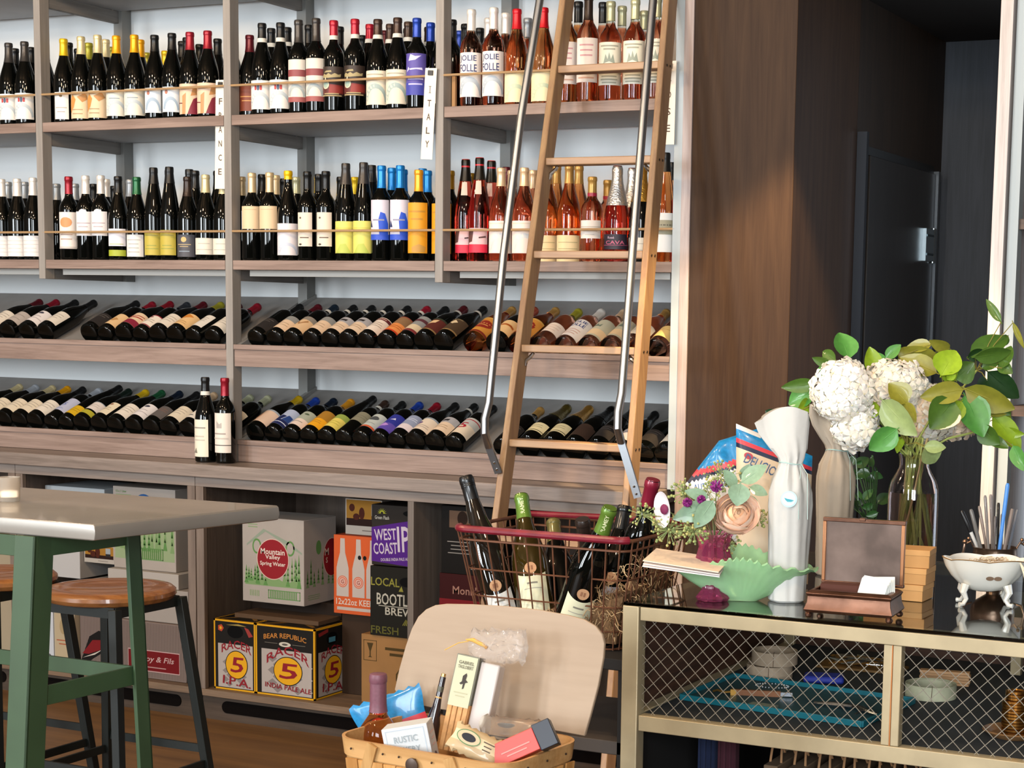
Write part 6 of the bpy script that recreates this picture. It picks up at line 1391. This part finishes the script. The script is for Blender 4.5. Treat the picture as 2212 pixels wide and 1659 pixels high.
# snack bags behind
def qbag(corners,D,bandf,label,deco,seed,par_grp='blue snack bags behind the bouquet'):
    """puffed foil bag spanning four traced corners (bottom-left, bottom-right, top-right, top-left) at distance D"""
    t=thing('snack_bag',label,'bag',(0,0,0),0,par_grp); mb=MB(); n=34; rn=random.Random(seed); ph=rn.uniform(0,6); vs=[]; px=[]
    A_,B_,C_,E_=corners
    for s_ in (1,-1):
        for i in range(n+1):
            for j in range(n+1):
                u,v=i/n,j/n; x=(A_[0]*(1-u)+B_[0]*u)*(1-v)+(E_[0]*(1-u)+C_[0]*u)*v; y=(A_[1]*(1-u)+B_[1]*u)*(1-v)+(E_[1]*(1-u)+C_[1]*u)*v
                e=max(0,1-abs(2*u-1)**4)*max(0,1-abs(2*v-1)**4); d=.028*e**.6*(1+.22*math.sin(7*u+ph)*math.cos(5*v+ph)+.1*math.sin(17*v+9*u)) if e>0 else 0
                vs.append(at(x,y,D-s_*d)); px.append((x,y))
    N=(n+1)*(n+1); mb.v=[tuple(q) for q in vs]
    for s_ in (0,1):
        for i in range(n):
            for j in range(n):
                a=s_*N+i*(n+1)+j; f=(a,a+n+1,a+n+2,a+1); cx=sum(px[q][0] for q in f)/4; cy=sum(px[q][1] for q in f)/4
                mb.f.append(f if s_==0 else tuple(reversed(f))); mb.mi.append(mb.idx(bandf(cx,cy)))
    mb.build('bag_body',t,sharp=60)
    mb=MB(); deco(mb); mb.build('print',t); return t
def bA(x,y):
    q=y-(1036-.28*(x-1482)); return BLU if q<-14 else RDB if q<-2 else NVY if q<8 else WHB
def bB(x,y):
    q=y-(952+.40*(x-1590)); return (WHB if -32<q<-23 and x<1642 else BLU) if q<-12 else RDB if q<0 else NVY if q<9 else TANB
qbag(((1500,1180),(1640,1180),(1628,930),(1515,965)) if 0 else ((1480,1046),(1650,1243),(1640,925),(1553,952)),3.95,lambda x,y:bA(x,y),'blue-topped snack bag tilted left behind the bouquet',lambda mb: mb.t2(facing(at(1535,1048,3.88),.12),'AUTHENTIC',0,-.008,.014,mat('#3f6a9c',.5),w=.075),2)
qbag(((1592,1255),(1745,1262),(1755,985),(1590,915)),3.84,bB,'upright snack bag with tan panel behind the wrapped bottles',lambda mb:(mb.t2(facing(at(1652,1012,3.78),-.45),'DELICIOUS',0,-.008,.021,mat('#2f4a6c',.5),w=.095),mb.e2(facing(at(1617,985,3.795),-.38),0,0,.010,.007,mat('#a82c38',.5))),5)
# copper card box
COP=mat('#6b4c3d',.36,metal=.9,noise=.35,scale=18,bump=.15); COPD=mat('#6a5a52',.4,metal=.75,noise=.35,scale=14)
p0=onZ(1737,1336,TZ); p1=onZ(1925,1351,TZ); W_=(p1-p0).length; a_=math.atan2((p1-p0).y,(p1-p0).x); t=thing('copper_box','open antique copper box holding white cards, lid upright','box',(p0.x,p0.y,TZ),a_)
mb=MB(); prb=[(.004,.012),(.001,.014),(-.002,.018),(.003,.032),(.004,.044),(.001,.050),(.006,.054),(.010,.056)]; vs=[]; dpt=.105
for o_,z in prb: vs+=[(o_,o_,z),(W_-o_,o_,z),(W_-o_,dpt-o_,z),(o_,dpt-o_,z)]
for o_,z in ((.014,.056),(.014,.018)): vs+=[(o_,o_,z),(W_-o_,o_,z),(W_-o_,dpt-o_,z),(o_,dpt-o_,z)]
K=len(prb)+2; fs=[(k*4+i,k*4+(i+1)%4,k*4+4+(i+1)%4,k*4+4+i) for k in range(K-1) for i in range(4)]+[(3,2,1,0),((K-1)*4,(K-1)*4+1,(K-1)*4+2,(K-1)*4+3)]; mb.add(vs,fs,COP); mb.build('box_body',t,.0008,sharp=25)
for x in (.006,W_-.006):
    for y in (.008,dpt-.008): mb=MB(); mb.ball((x,y,.0075),.0075,COP,10,sz=.9); mb.build('ball_foot',t)
mb=MB(); ly=dpt-.004; mb.box(.008,W_-.002,ly,ly+.006,.058,.185,COPD); mb.build('lid',t,.001)
mb=MB(); 
for q in ((.006,W_,.180,.188),(.006,W_,.057,.063)): mb.box(q[0],q[1],ly-.004,ly+.008,q[2],q[3],COP)
for q in ((.006,.013),(W_-.008,W_-.001)): mb.box(q[0],q[1],ly-.004,ly+.008,.063,.180,mat('#b07c58',.3,metal=.8))
mb.box(W_*.5-.006,W_*.5+.006,ly-.006,ly+.008,.184,.190,COP); mb.build('lid_rim',t,.001)
mb=MB(); mb.box(.016,W_-.016,dpt-.05,dpt-.016,.03,.062,mat('#4a2418',.8)); mb.build('velvet_lining',t)
for k in range(6):
    o=MB(); o.box(-.026,.026,-.0008,.0008,-.014,.026,mat('#cfd2cc',.7)); ob=o.build('business_card'); ob.matrix_world=Matrix.Translation((p0.x,p0.y,TZ))@Matrix.Rotation(a_,4,'Z')@rotM(-.25,(.22-.05*k),.05*k,(W_*.72+.003*k,.030+.004*k,.052+.003*(k%3))); tag(ob,'white card tilted in the right half of the copper box','card','white cards in the copper box')
# kraft gift boxes
for k,(px,py,rz,w) in enumerate(((2006,1298,-.02,.125),(2018,1268,.02,.13),(2028,1232,.10,.14))):
    r_=onZ(1992+k*6,1301,TZ); ob=MB(); ob.box(-w,0,0,.075,0,.0335 if k<2 else .037,mat('#bb8a52',.7,noise=.05,scale=20)); z=TZ+(0,.0345,.069)[k]
    t=thing('kraft_box',('plain kraft box, lowest of three behind the copper box','plain kraft box, middle of three behind the copper box','plain kraft box, topmost of three, under the flower vase')[k],'box',(r_.x,r_.y,z),rz,'stacked kraft boxes beside the copper box'); ob.build('box_body',t,.001)
    mb=MB(); mb.box(-w-.001,.001,-.001,.076,(.0337 if k<2 else .0372)-.012,(.034 if k<2 else .0376),mat('#c4935a',.7,noise=.05,scale=20)); mb.build('box_lid',t,.001)
# big glass vase
vb=onZ(1966,1240,TZ); VB=Vector((vb.x,vb.y,TZ)); t=thing('glass_vase','tall clear glass vase filled with water and hydrangea stems','vase',tuple(VB)); mb=MB()
po=[(0,0),(.052,0),(.057,.004),(.057,.17),(.056,.195),(.050,.215),(.040,.232),(.034,.245),(.034,.262),(.037,.275)]; pi_=[(.035,.275),(.0315,.262),(.0315,.246),(.037,.232),(.0475,.213),(.053,.193),(.054,.17),(.054,.012),(.05,.008),(0,.008)]
mb.lathe(po+pi_,mat('#efe9ec',.01,tr=1,ior=1.45),40); mb.build('vase_glass',t); mb=MB(); mb.lathe([(0,.0085),(.049,.0085),(.0535,.013),(.0535,.17),(.0528,.188),(0,.188)],mat('#e6dcd8',.01,tr=1,ior=1.33),36); mb.build('water',t)
VM=VB+Vector((0,0,.262))
def sp(pts): return [VB+Vector((random.uniform(-.035,.035),random.uniform(-.03,.03),.015)),VM+Vector((random.uniform(-.02,.02),random.uniform(-.02,.02),0))]+pts
random.seed(11)
FL=[]
for k in range(4):
    mb=MB(); rn=random.Random(k); cw=('#f0eadf','#f0e8d8','#f4efe6','#e6cfb4')[k]; 
    for i in range(4):
        a=PI/2*i+.2; vs=[]
        for u in range(4):
            for v in range(4):
                uu=(u/3-.5)*2; vv=v/3; r=.0155*vv; aa=a+uu*.75*(1-.35*vv*vv); vs.append((r*math.cos(aa),r*math.sin(aa),.002*vv-.003*vv*vv+.0018*math.sin(3*uu+i)*vv*vv+.001*rn.random()*vv))
        mb.add(vs,[(u*4+v,u*4+4+v,u*4+5+v,u*4+v+1) for u in range(3) for v in range(3)],mat(cw,.65,sub=.25))
    mb.ball((0,0,.001),.0016,mat('#d9cfa4',.6),6); FL.append(mb)
def hyd(x,y,D,rx,ry,rz_,n,label,seed,kinds=(0,1,2)):
    c=at(x,y,D); t=thing('hydrangea',label,'flower',(0,0,0),0,'white hydrangeas in the glass vase'); mb=MB(); mb.tube(sp([(VM+c)/2+Vector((0,0,.01)),c]),.003,mat('#8a9a4c',.6),8); mb.build('stem',t)
    mb=MB(); rn=random.Random(seed)
    for i in range(n):
        zz=1-2*(i+.5)/n; th=i*2.39996; r=math.sqrt(1-zz*zz); d=Vector((r*math.cos(th),r*math.sin(th),zz)); jit=1+rn.uniform(-.06,.06)
        ax3=XC*d.x*rx+UC*d.y*ry-FC*d.z*rz_; 
        if d.z<-.5: continue
        q=c+ax3*jit; nr=(XC*d.x/rx+UC*d.y/ry-FC*d.z/rz_).normalized(); nr=(nr+Vector((rn.uniform(-.3,.3),rn.uniform(-.3,.3),rn.uniform(-.3,.3)))).normalized(); x_=nr.orthogonal().normalized(); x_.rotate(Matrix.Rotation(rn.uniform(0,6),3,nr)); y_=nr.cross(x_); s=rn.uniform(1.05,1.45)
        M=Matrix(((x_.x*s,y_.x*s,nr.x*s,q.x),(x_.y*s,y_.y*s,nr.y*s,q.y),(x_.z*s,y_.z*s,nr.z*s,q.z),(0,0,0,1))); F=FL[rn.choice(kinds)]; base=len(mb.v); mb.v+=[tuple(M@Vector(v)) for v in F.v]
        mp=[mb.idx(m) for m in F.ms]; mb.f+=[tuple(j+base for j in f) for f in F.f]; mb.mi+=[mp[j] for j in F.mi]
    mb.ball(c,1,mat('#b9b48c',.8),14,sx=1,sy=1) if 0 else None
    co_=MB(); co_.ball((0,0,0),1,mat('#e6dfc9',.9),14,M=Matrix(((XC.x*rx*.86,UC.x*ry*.86,-FC.x*rz_*.86,c.x),(XC.y*rx*.86,UC.y*ry*.86,-FC.y*rz_*.86,c.y),(XC.z*rx*.86,UC.z*ry*.86,-FC.z*rz_*.86,c.z),(0,0,0,1)))); b0=len(mb.v); mb.v+=co_.v; k=mb.idx(co_.ms[0]); mb.f+=[tuple(j+b0 for j in f) for f in co_.f]; mb.mi+=[k]*len(co_.f)
    mb.build('flower_head',t)
hyd(1820,845,3.92,.066,.066,.05,120,'largest white hydrangea head at the left of the arrangement',1); 
hyd(1846,915,3.95,.050,.055,.045,80,'white hydrangea head hanging low beside the wrapped bottles',2)
hyd(1930,835,4.02,.072,.058,.05,110,'white hydrangea head in the middle of the arrangement',3,(0,1))
hyd(2010,895,4.05,.058,.062,.05,90,'creamy hydrangea head right of the middle, behind leaves',4,(0,1,3))
hyd(2060,905,4.08,.050,.045,.04,60,'peach-tinted hydrangea head lowest at the right',5,(3,3,1))
g0,g1,g2c,g3,g4,g5='#1f3d1a','#44631f','#4e8a3c','#84a021','#83802a','#8c9c62'
BRN=[('leafy branch at the left above the plain wrapped bottle',(1800,860),[(750,520,675,290,.8,g2c),(640,540,520,455,.6,g1),(600,570,445,520,.5,g1),(520,720,560,550,.6,g2c),(480,730,185,765,.4,g1),(470,780,235,900,.7,g2c),(420,880,330,960,.8,g3),(200,1040,50,960,.8,g0),(430,1040,350,960,.8,g0)]),
('leafy branch rising behind the middle hydrangea',(1900,800),[(960,640,930,425,.7,g3),(1060,600,950,470,.7,g2c),(1060,520,1180,400,.6,g2c),(1000,660,890,590,.6,g3),(1300,560,1160,470,.8,g4),(1480,640,1180,500,.55,g4),(1440,400,1210,440,.5,g4),(1590,440,1430,380,.5,g4),(1500,560,1150,460,.6,g4)]),
('leafy branch arching over the right hydrangeas',(2040,850),[(1640,700,1490,560,.6,g3),(1520,660,1640,440,.9,g3),(1640,690,1790,560,1.0,g1),(1700,780,1360,840,.5,g4),(1620,870,1440,1100,.9,g1),(1690,880,1560,1060,.7,g3),(1720,830,1880,1160,.7,g2c),(1720,770,2130,960,.45,g4),(1860,780,2090,1000,.6,g1),(1640,640,1560,700,.6,g3)]),
('leafy branch sweeping to the upper right edge',(2110,800),[(1800,510,2120,470,.4,g1),(1760,500,2090,330,.45,g1),(1740,520,1870,450,.7,g0),(1860,600,2010,540,.6,g1),(1910,630,2175,860,.5,g0),(2030,600,2100,400,.45,g1),(2000,560,2110,640,.7,g1),(2020,215,1890,20,.3,g1),(2120,220,2211,440,.2,g4),(1900,700,1820,800,.8,g0),(2080,330,2000,420,.6,g1)]),
('leafy branch drooping past the right edge',(2120,930),[(1950,1000,2200,1280,.5,g3),(1840,1090,2000,1240,.8,g1),(2120,1250,2215,1460,.5,g2c),(2000,1010,2120,1050,.7,g3),(1880,960,2120,940,.5,g4),(1900,1180,2080,1260,.5,g1),(2040,1120,2210,1160,.5,g3)]),
('leafy branch hanging over the vase mouth',(1960,960),[(1240,890,1090,720,.9,g4),(1030,870,1295,1170,.6,g5),(1200,900,1300,1050,.7,g4),(975,890,885,1020,.7,g3),(1150,1110,920,1290,.7,g2c),(1390,1250,1480,1395,1.0,g5),(1380,1260,1560,1260,.6,g5),(1190,1170,1150,1300,.5,g3),(1190,1160,1250,1240,.5,g4)])]
for bi,(lab,nd,lv) in enumerate(BRN):
    D=(3.98,4.06,3.97,4.10,4.02,3.93)[bi]; nd3=at(nd[0],nd[1],D); t=thing('leafy_branch',lab,'foliage',(0,0,0),0,'leafy branches in the glass vase'); mb=MB(); tc_=mat('#7c7434',.6); rn=random.Random(bi+40)
    mb.tube(sp([(VM+nd3)/2+Vector((0,0,.015)),nd3]),.0026,mat('#a3ad5c',.6),6)
    for _ in range(2): a_s=sp([]); mb.tube([a_s[0],(a_s[0]+a_s[1])/2+Vector((random.uniform(-.01,.01),random.uniform(-.01,.01),0)),a_s[1],a_s[1]+Vector((random.uniform(-.02,.02),0,.05))],.0024,mat(random.choice(('#a9b264','#8c9a48','#b39c6c')),.6),6)
    for (a,b,c_,d_,w,col) in lv:
        x0_,y0_=1640+a/3.867,640+b/3.867; x1_,y1_=1640+c_/3.867,640+d_/3.867; dd=D+rn.uniform(-.05,.03); q0=at(x0_,y0_,dd); q1=at(x1_,y1_,dd+rn.uniform(-.03,.03))
        mb.tube([nd3,(nd3+q0)/2+Vector((0,0,.006)),q0],.0011,tc_,5); leaf(q0,q1,w*1.05,col,t,rn.uniform(-.5,.5),.35,.12)
    mb.build('stem',t)
# dark potted plant behind
pp=onZ(1885,1215,TZ); t=thing('potted_plant','dark pot of deep green leaves behind the glass vase','plant',(pp.x,pp.y,TZ)); mb=MB(); mb.lathe([(0,0),(.045,0),(.060,.085),(.056,.085),(.050,.075),(0,.075)],mat('#2a1e1a',.35),28); mb.build('pot',t); rn=random.Random(6)
mb=MB(); base=Vector((pp.x,pp.y,TZ+.07)); loc0=Vector((pp.x,pp.y,TZ)); ends=[]
for i in range(26):
    e=at(rn.uniform(1820,1915),rn.uniform(985,1110),(pp-CT).dot(FC)+rn.uniform(-.05,.05)); mb.tube([base-loc0,(base+e)/2+Vector((0,0,.01))-loc0,e-loc0],.0012,mat('#2c4a20',.6),5); ends.append(e)
mb.build('stems',t)
for e in ends: leaf(e,e+XC*rn.uniform(-.035,.035)+UC*rn.uniform(-.03,.03),rn.choice((.6,.8)),rn.choice(('#1c3616','#25461c','#35602a')),t,rn.uniform(-.8,.8))
# silver sugar bowl with pens
cp=onZ(2146,1262,TZ); t=thing('silver_cup','tarnished silver sugar bowl with scroll handles, full of pens','cup',(cp.x,cp.y,TZ),math.radians(22)); ST_=mat('#8d7564',.28,metal=.9,noise=.25,scale=30); mb=MB()
mb.lathe([(0,0),(.024,0),(.026,.004),(.016,.014),(.015,.020),(.036,.034),(.047,.048),(.049,.062),(.047,.078),(.0495,.083),(.047,.0835),(.0445,.078),(.046,.062),(.034,.038),(0,.03)],ST_,36); mb.build('cup_body',t)
for s in (-1,1):
    mb=MB(); mb.tube([(s*.045,0,.040),(s*.062,0,.045),(s*.070,0,.065),(s*.066,0,.088),(s*.054,0,.094),(s*.047,0,.082)],.0028,ST_,8,rs=[.002,.003,.003,.0035,.003,.002]); mb.ball((s*.066,0,.093),.006,ST_,8); mb.ball((s*.058,0,.100),.0045,ST_,8); mb.build('handle',t)
P0=Vector((cp.x,cp.y,TZ+.036)); Dc=(cp-CT).dot(FC)
pens=[(2077,1103,'#17171a','black marker with white barrel leaning left','#c9c9c6'),(2097,1100,'#6c6a68','grey pen next to the black marker',0),(2115,1093,'#8a7c74','taupe pen left of centre',0),(2128,1070,'#7c7672','thin grey pencil at the back left',0),(2140,1068,'#8c8480','thin pale pencil at the back',0),(2150,1115,'#5c5654','dark grey pen in the middle',0),(2157,1086,'#141414','black pen upright in the middle',0),(2177,1044,'#4f8fe0','tall bright blue pen',0),(2165,1110,'#8c7c72','short taupe pen right of centre',0),(2187,1099,'#7c706a','taupe pen at the right',0),(2198,1101,'#6c7078','slim slate pen furthest right',0)]
for i,(x,y,c_,lab,c2) in enumerate(pens):
    tip=at(x,y,Dc+(-.015 if i%2 else .015)); fx=(i-5)*.004; bs=P0+XC*fx+Vector((0,(-.008 if i%2 else .010),0)); d=tip-bs; r_=.0042 if i in(0,1,7,9) else .0032
    t=thing('pen',lab+' in the silver cup','pen',(0,0,0),0,'pens in the silver cup'); mb=MB(); mb.tube([bs,bs+d*.45,bs+d*.62],r_,mat(c2 or c_,.35),10); mb.build('barrel',t); mb=MB(); mb.tube([bs+d*.621,bs+d*.97,tip],r_*1.1,mat(c_,.3,coat=.4),10,rs=[r_*1.1,r_*1.1,r_*.7]); mb.build('pen_cap',t)
# footed porcelain bowl
pw=onZ(2118,1312,TZ); t=thing('porcelain_bowl','white footed porcelain bowl with gold rim and small brown motif','bowl',(pw.x,pw.y+.03,TZ),math.radians(20)); POR=mat('#dfdcd2',.15,coat=.5); GR_=mat('#b98c50',.3,metal=.7); mb=MB(); n=72
pf=[(.22,.030),(.42,.034),(.62,.046),(.80,.062),(.93,.080),(1.0,.094)]
def pb_(f,z,i,inn=0): a=2*PI*i/n; fl=1+.055*abs(math.cos(3*a))-.03; return (.086*f*fl*math.cos(a)*(1-.03*inn),.058*f*fl*math.sin(a)*(1-.03*inn),z+inn*.002+(.004*abs(math.cos(3*a)) if f==1 else 0))
rings=[[pb_(f,z,i) for i in range(n)] for f,z in pf]+[[pb_(f,z,i,1) for i in range(n)] for f,z in reversed(pf)]; vs=[q for R_ in rings for q in R_]; fs=[(k*n+i,k*n+(i+1)%n,(k+1)*n+(i+1)%n,(k+1)*n+i) for k in range(len(rings)-1) for i in range(n)]+[tuple(reversed(range(n))),tuple((len(rings)-1)*n+i for i in range(n))]; mb.add(vs,fs,POR); mb.build('bowl_body',t)
mb=MB(); mb.tube([(q[0]*1.0,q[1],q[2]+.0005) for q in rings[len(pf)-1]],.0011,GR_,5,closed=True); mb.build('gold_rim',t)
for sx,sy in ((-1,-1),(1,-1),(-1,1),(1,1)):
    x,y=sx*.046,sy*.028; mb=MB(); mb.tube([(x*.9,y*.9,.046),(x*1.0,y,.030),(x*.86,y*.9,.016),(x*.98,y,.006),(x*1.16,y*1.15,.005)],.004,POR,8,rs=[.009,.007,.005,.0045,.005]); mb.build('scroll_foot',t)
mb=MB(); 
for dx in (-.008,.008): mb.e2(FM((dx+.012,-.0475,.062),(1,0,0),(0,-.42,.9)),0,0,.008,.005,mat('#7c6450',.5),.0005,16)
mb.build('brown_motif',t)
mb=MB(); rn=random.Random(9); TWc=[mat(c,.6) for c in ('#cfc0a4','#b39a72','#d9cdb4','#a38a6c')]
for i in range(40):
    a=rn.uniform(0,6.28); r=rn.random()**.5; c=Vector((.066*r*math.cos(a),.042*r*math.sin(a),.080+.014*rn.random())); R_=rn.uniform(.006,.014); mb.tube([c+Vector((R_*math.cos(b),R_*math.sin(b)*.8,.004*math.sin(2*b))) for b in [2*PI*k/10 for k in range(10)]],.0011,rn.choice(TWc),5,closed=True)
mb.lathe([(0,.066),(.058,.068),(0,.072)],mat('#7c6a50',.8),20,sy=.64)
o=mb.build('twine_loops'); o.location=(pw.x,pw.y+.03,TZ); o.rotation_euler=(0,0,math.radians(20)); tag(o,'tangle of cream twine loops filling the porcelain bowl','twine',kind='stuff')
q=Vector((pw.x,pw.y+.03,TZ)); mb=MB(); 
for s in (0,.006): mb.tube([Vector((.05,-.02,.094)),Vector((.064,-.038,.094)),Vector((.070+s,-.052,.075)),Vector((.074+s*1.5,-.056,.058))],.0018,TWc[2],6)
ob=mb.build('loose_string',loc=tuple(q),rz=math.radians(20)); tag(ob,'loose cream string end hanging over the porcelain bowl rim','string')
# ================================================================ camera and light
cam=bpy.data.cameras.new('camera'); co=bpy.data.objects.new('camera',cam); C.objects.link(co)
cam.sensor_width=36; cam.sensor_fit='HORIZONTAL'; cam.lens=CF/2212*36; cam.shift_x=(1106-CX)/2212; cam.shift_y=(CY-829.5)/2212; cam.clip_start=.05; cam.clip_end=60
R=Matrix([[CR[i][0],CR[i][2],-CR[i][1]] for i in range(3)]).to_4x4(); R.translation=CT; co.matrix_world=R
bpy.context.scene.camera=co
cam.dof.use_dof=False
def area(name,loc,tgt,sx,sy,e,col):
    l=bpy.data.lights.new(name,'AREA'); l.shape='RECTANGLE'; l.size=sx; l.size_y=sy; l.energy=e; l.color=col
    o=bpy.data.objects.new(name,l); C.objects.link(o); o.location=loc; d=(Vector(tgt)-Vector(loc)).normalized(); o.rotation_euler=d.to_track_quat('-Z','Y').to_euler(); return o
for i,(a,b) in enumerate(wins):
    area('window_daylight',((a+b)/2,-8.15,2.2),((a+b)/2,0,1.9),b-a-.08,2.3,(150,170,70,120,150)[i],(.90,.96,1.0))
def lamp(loc,e,r=.045,col=(1,.72,.45)):
    l=bpy.data.lights.new('ceiling_lamp','POINT'); l.energy=e; l.color=col; l.shadow_soft_size=r
    o=bpy.data.objects.new('ceiling_lamp',l); C.objects.link(o); o.location=loc
for x,y in ((-.6,-2.6),(.9,-2.3),(2.4,-2.6),(4.2,-3.0),(1.2,-4.6),(3.2,-4.8)): lamp((x,y,3.05),50,.09)
def spot(loc,tgt,e,ang,col=(1,.72,.45),blend=.6):
    l=bpy.data.lights.new('spot_lamp','SPOT'); l.energy=e; l.color=col; l.spot_size=math.radians(ang); l.spot_blend=blend; l.shadow_soft_size=.03
    o=bpy.data.objects.new('spot_lamp',l); C.objects.link(o); o.location=loc; d=(Vector(tgt)-Vector(loc)).normalized(); o.rotation_euler=d.to_track_quat('-Z','Y').to_euler()
spot((3.38,-.85,2.95),(3.08,0.0,.75),280,44,(1,.70,.36),.35)
w=bpy.data.worlds.new('world'); bpy.context.scene.world=w; w.use_nodes=True
w.node_tree.nodes['Background'].inputs['Color'].default_value=(.75,.87,1,1); w.node_tree.nodes['Background'].inputs['Strength'].default_value=1.2
vs=bpy.context.scene.view_settings; bpy.context.scene.display_settings.display_device='sRGB'
vs.view_transform='Standard'; vs.look='None'; vs.gamma=1; vs.use_curve_mapping=False; vs.exposure=0.56
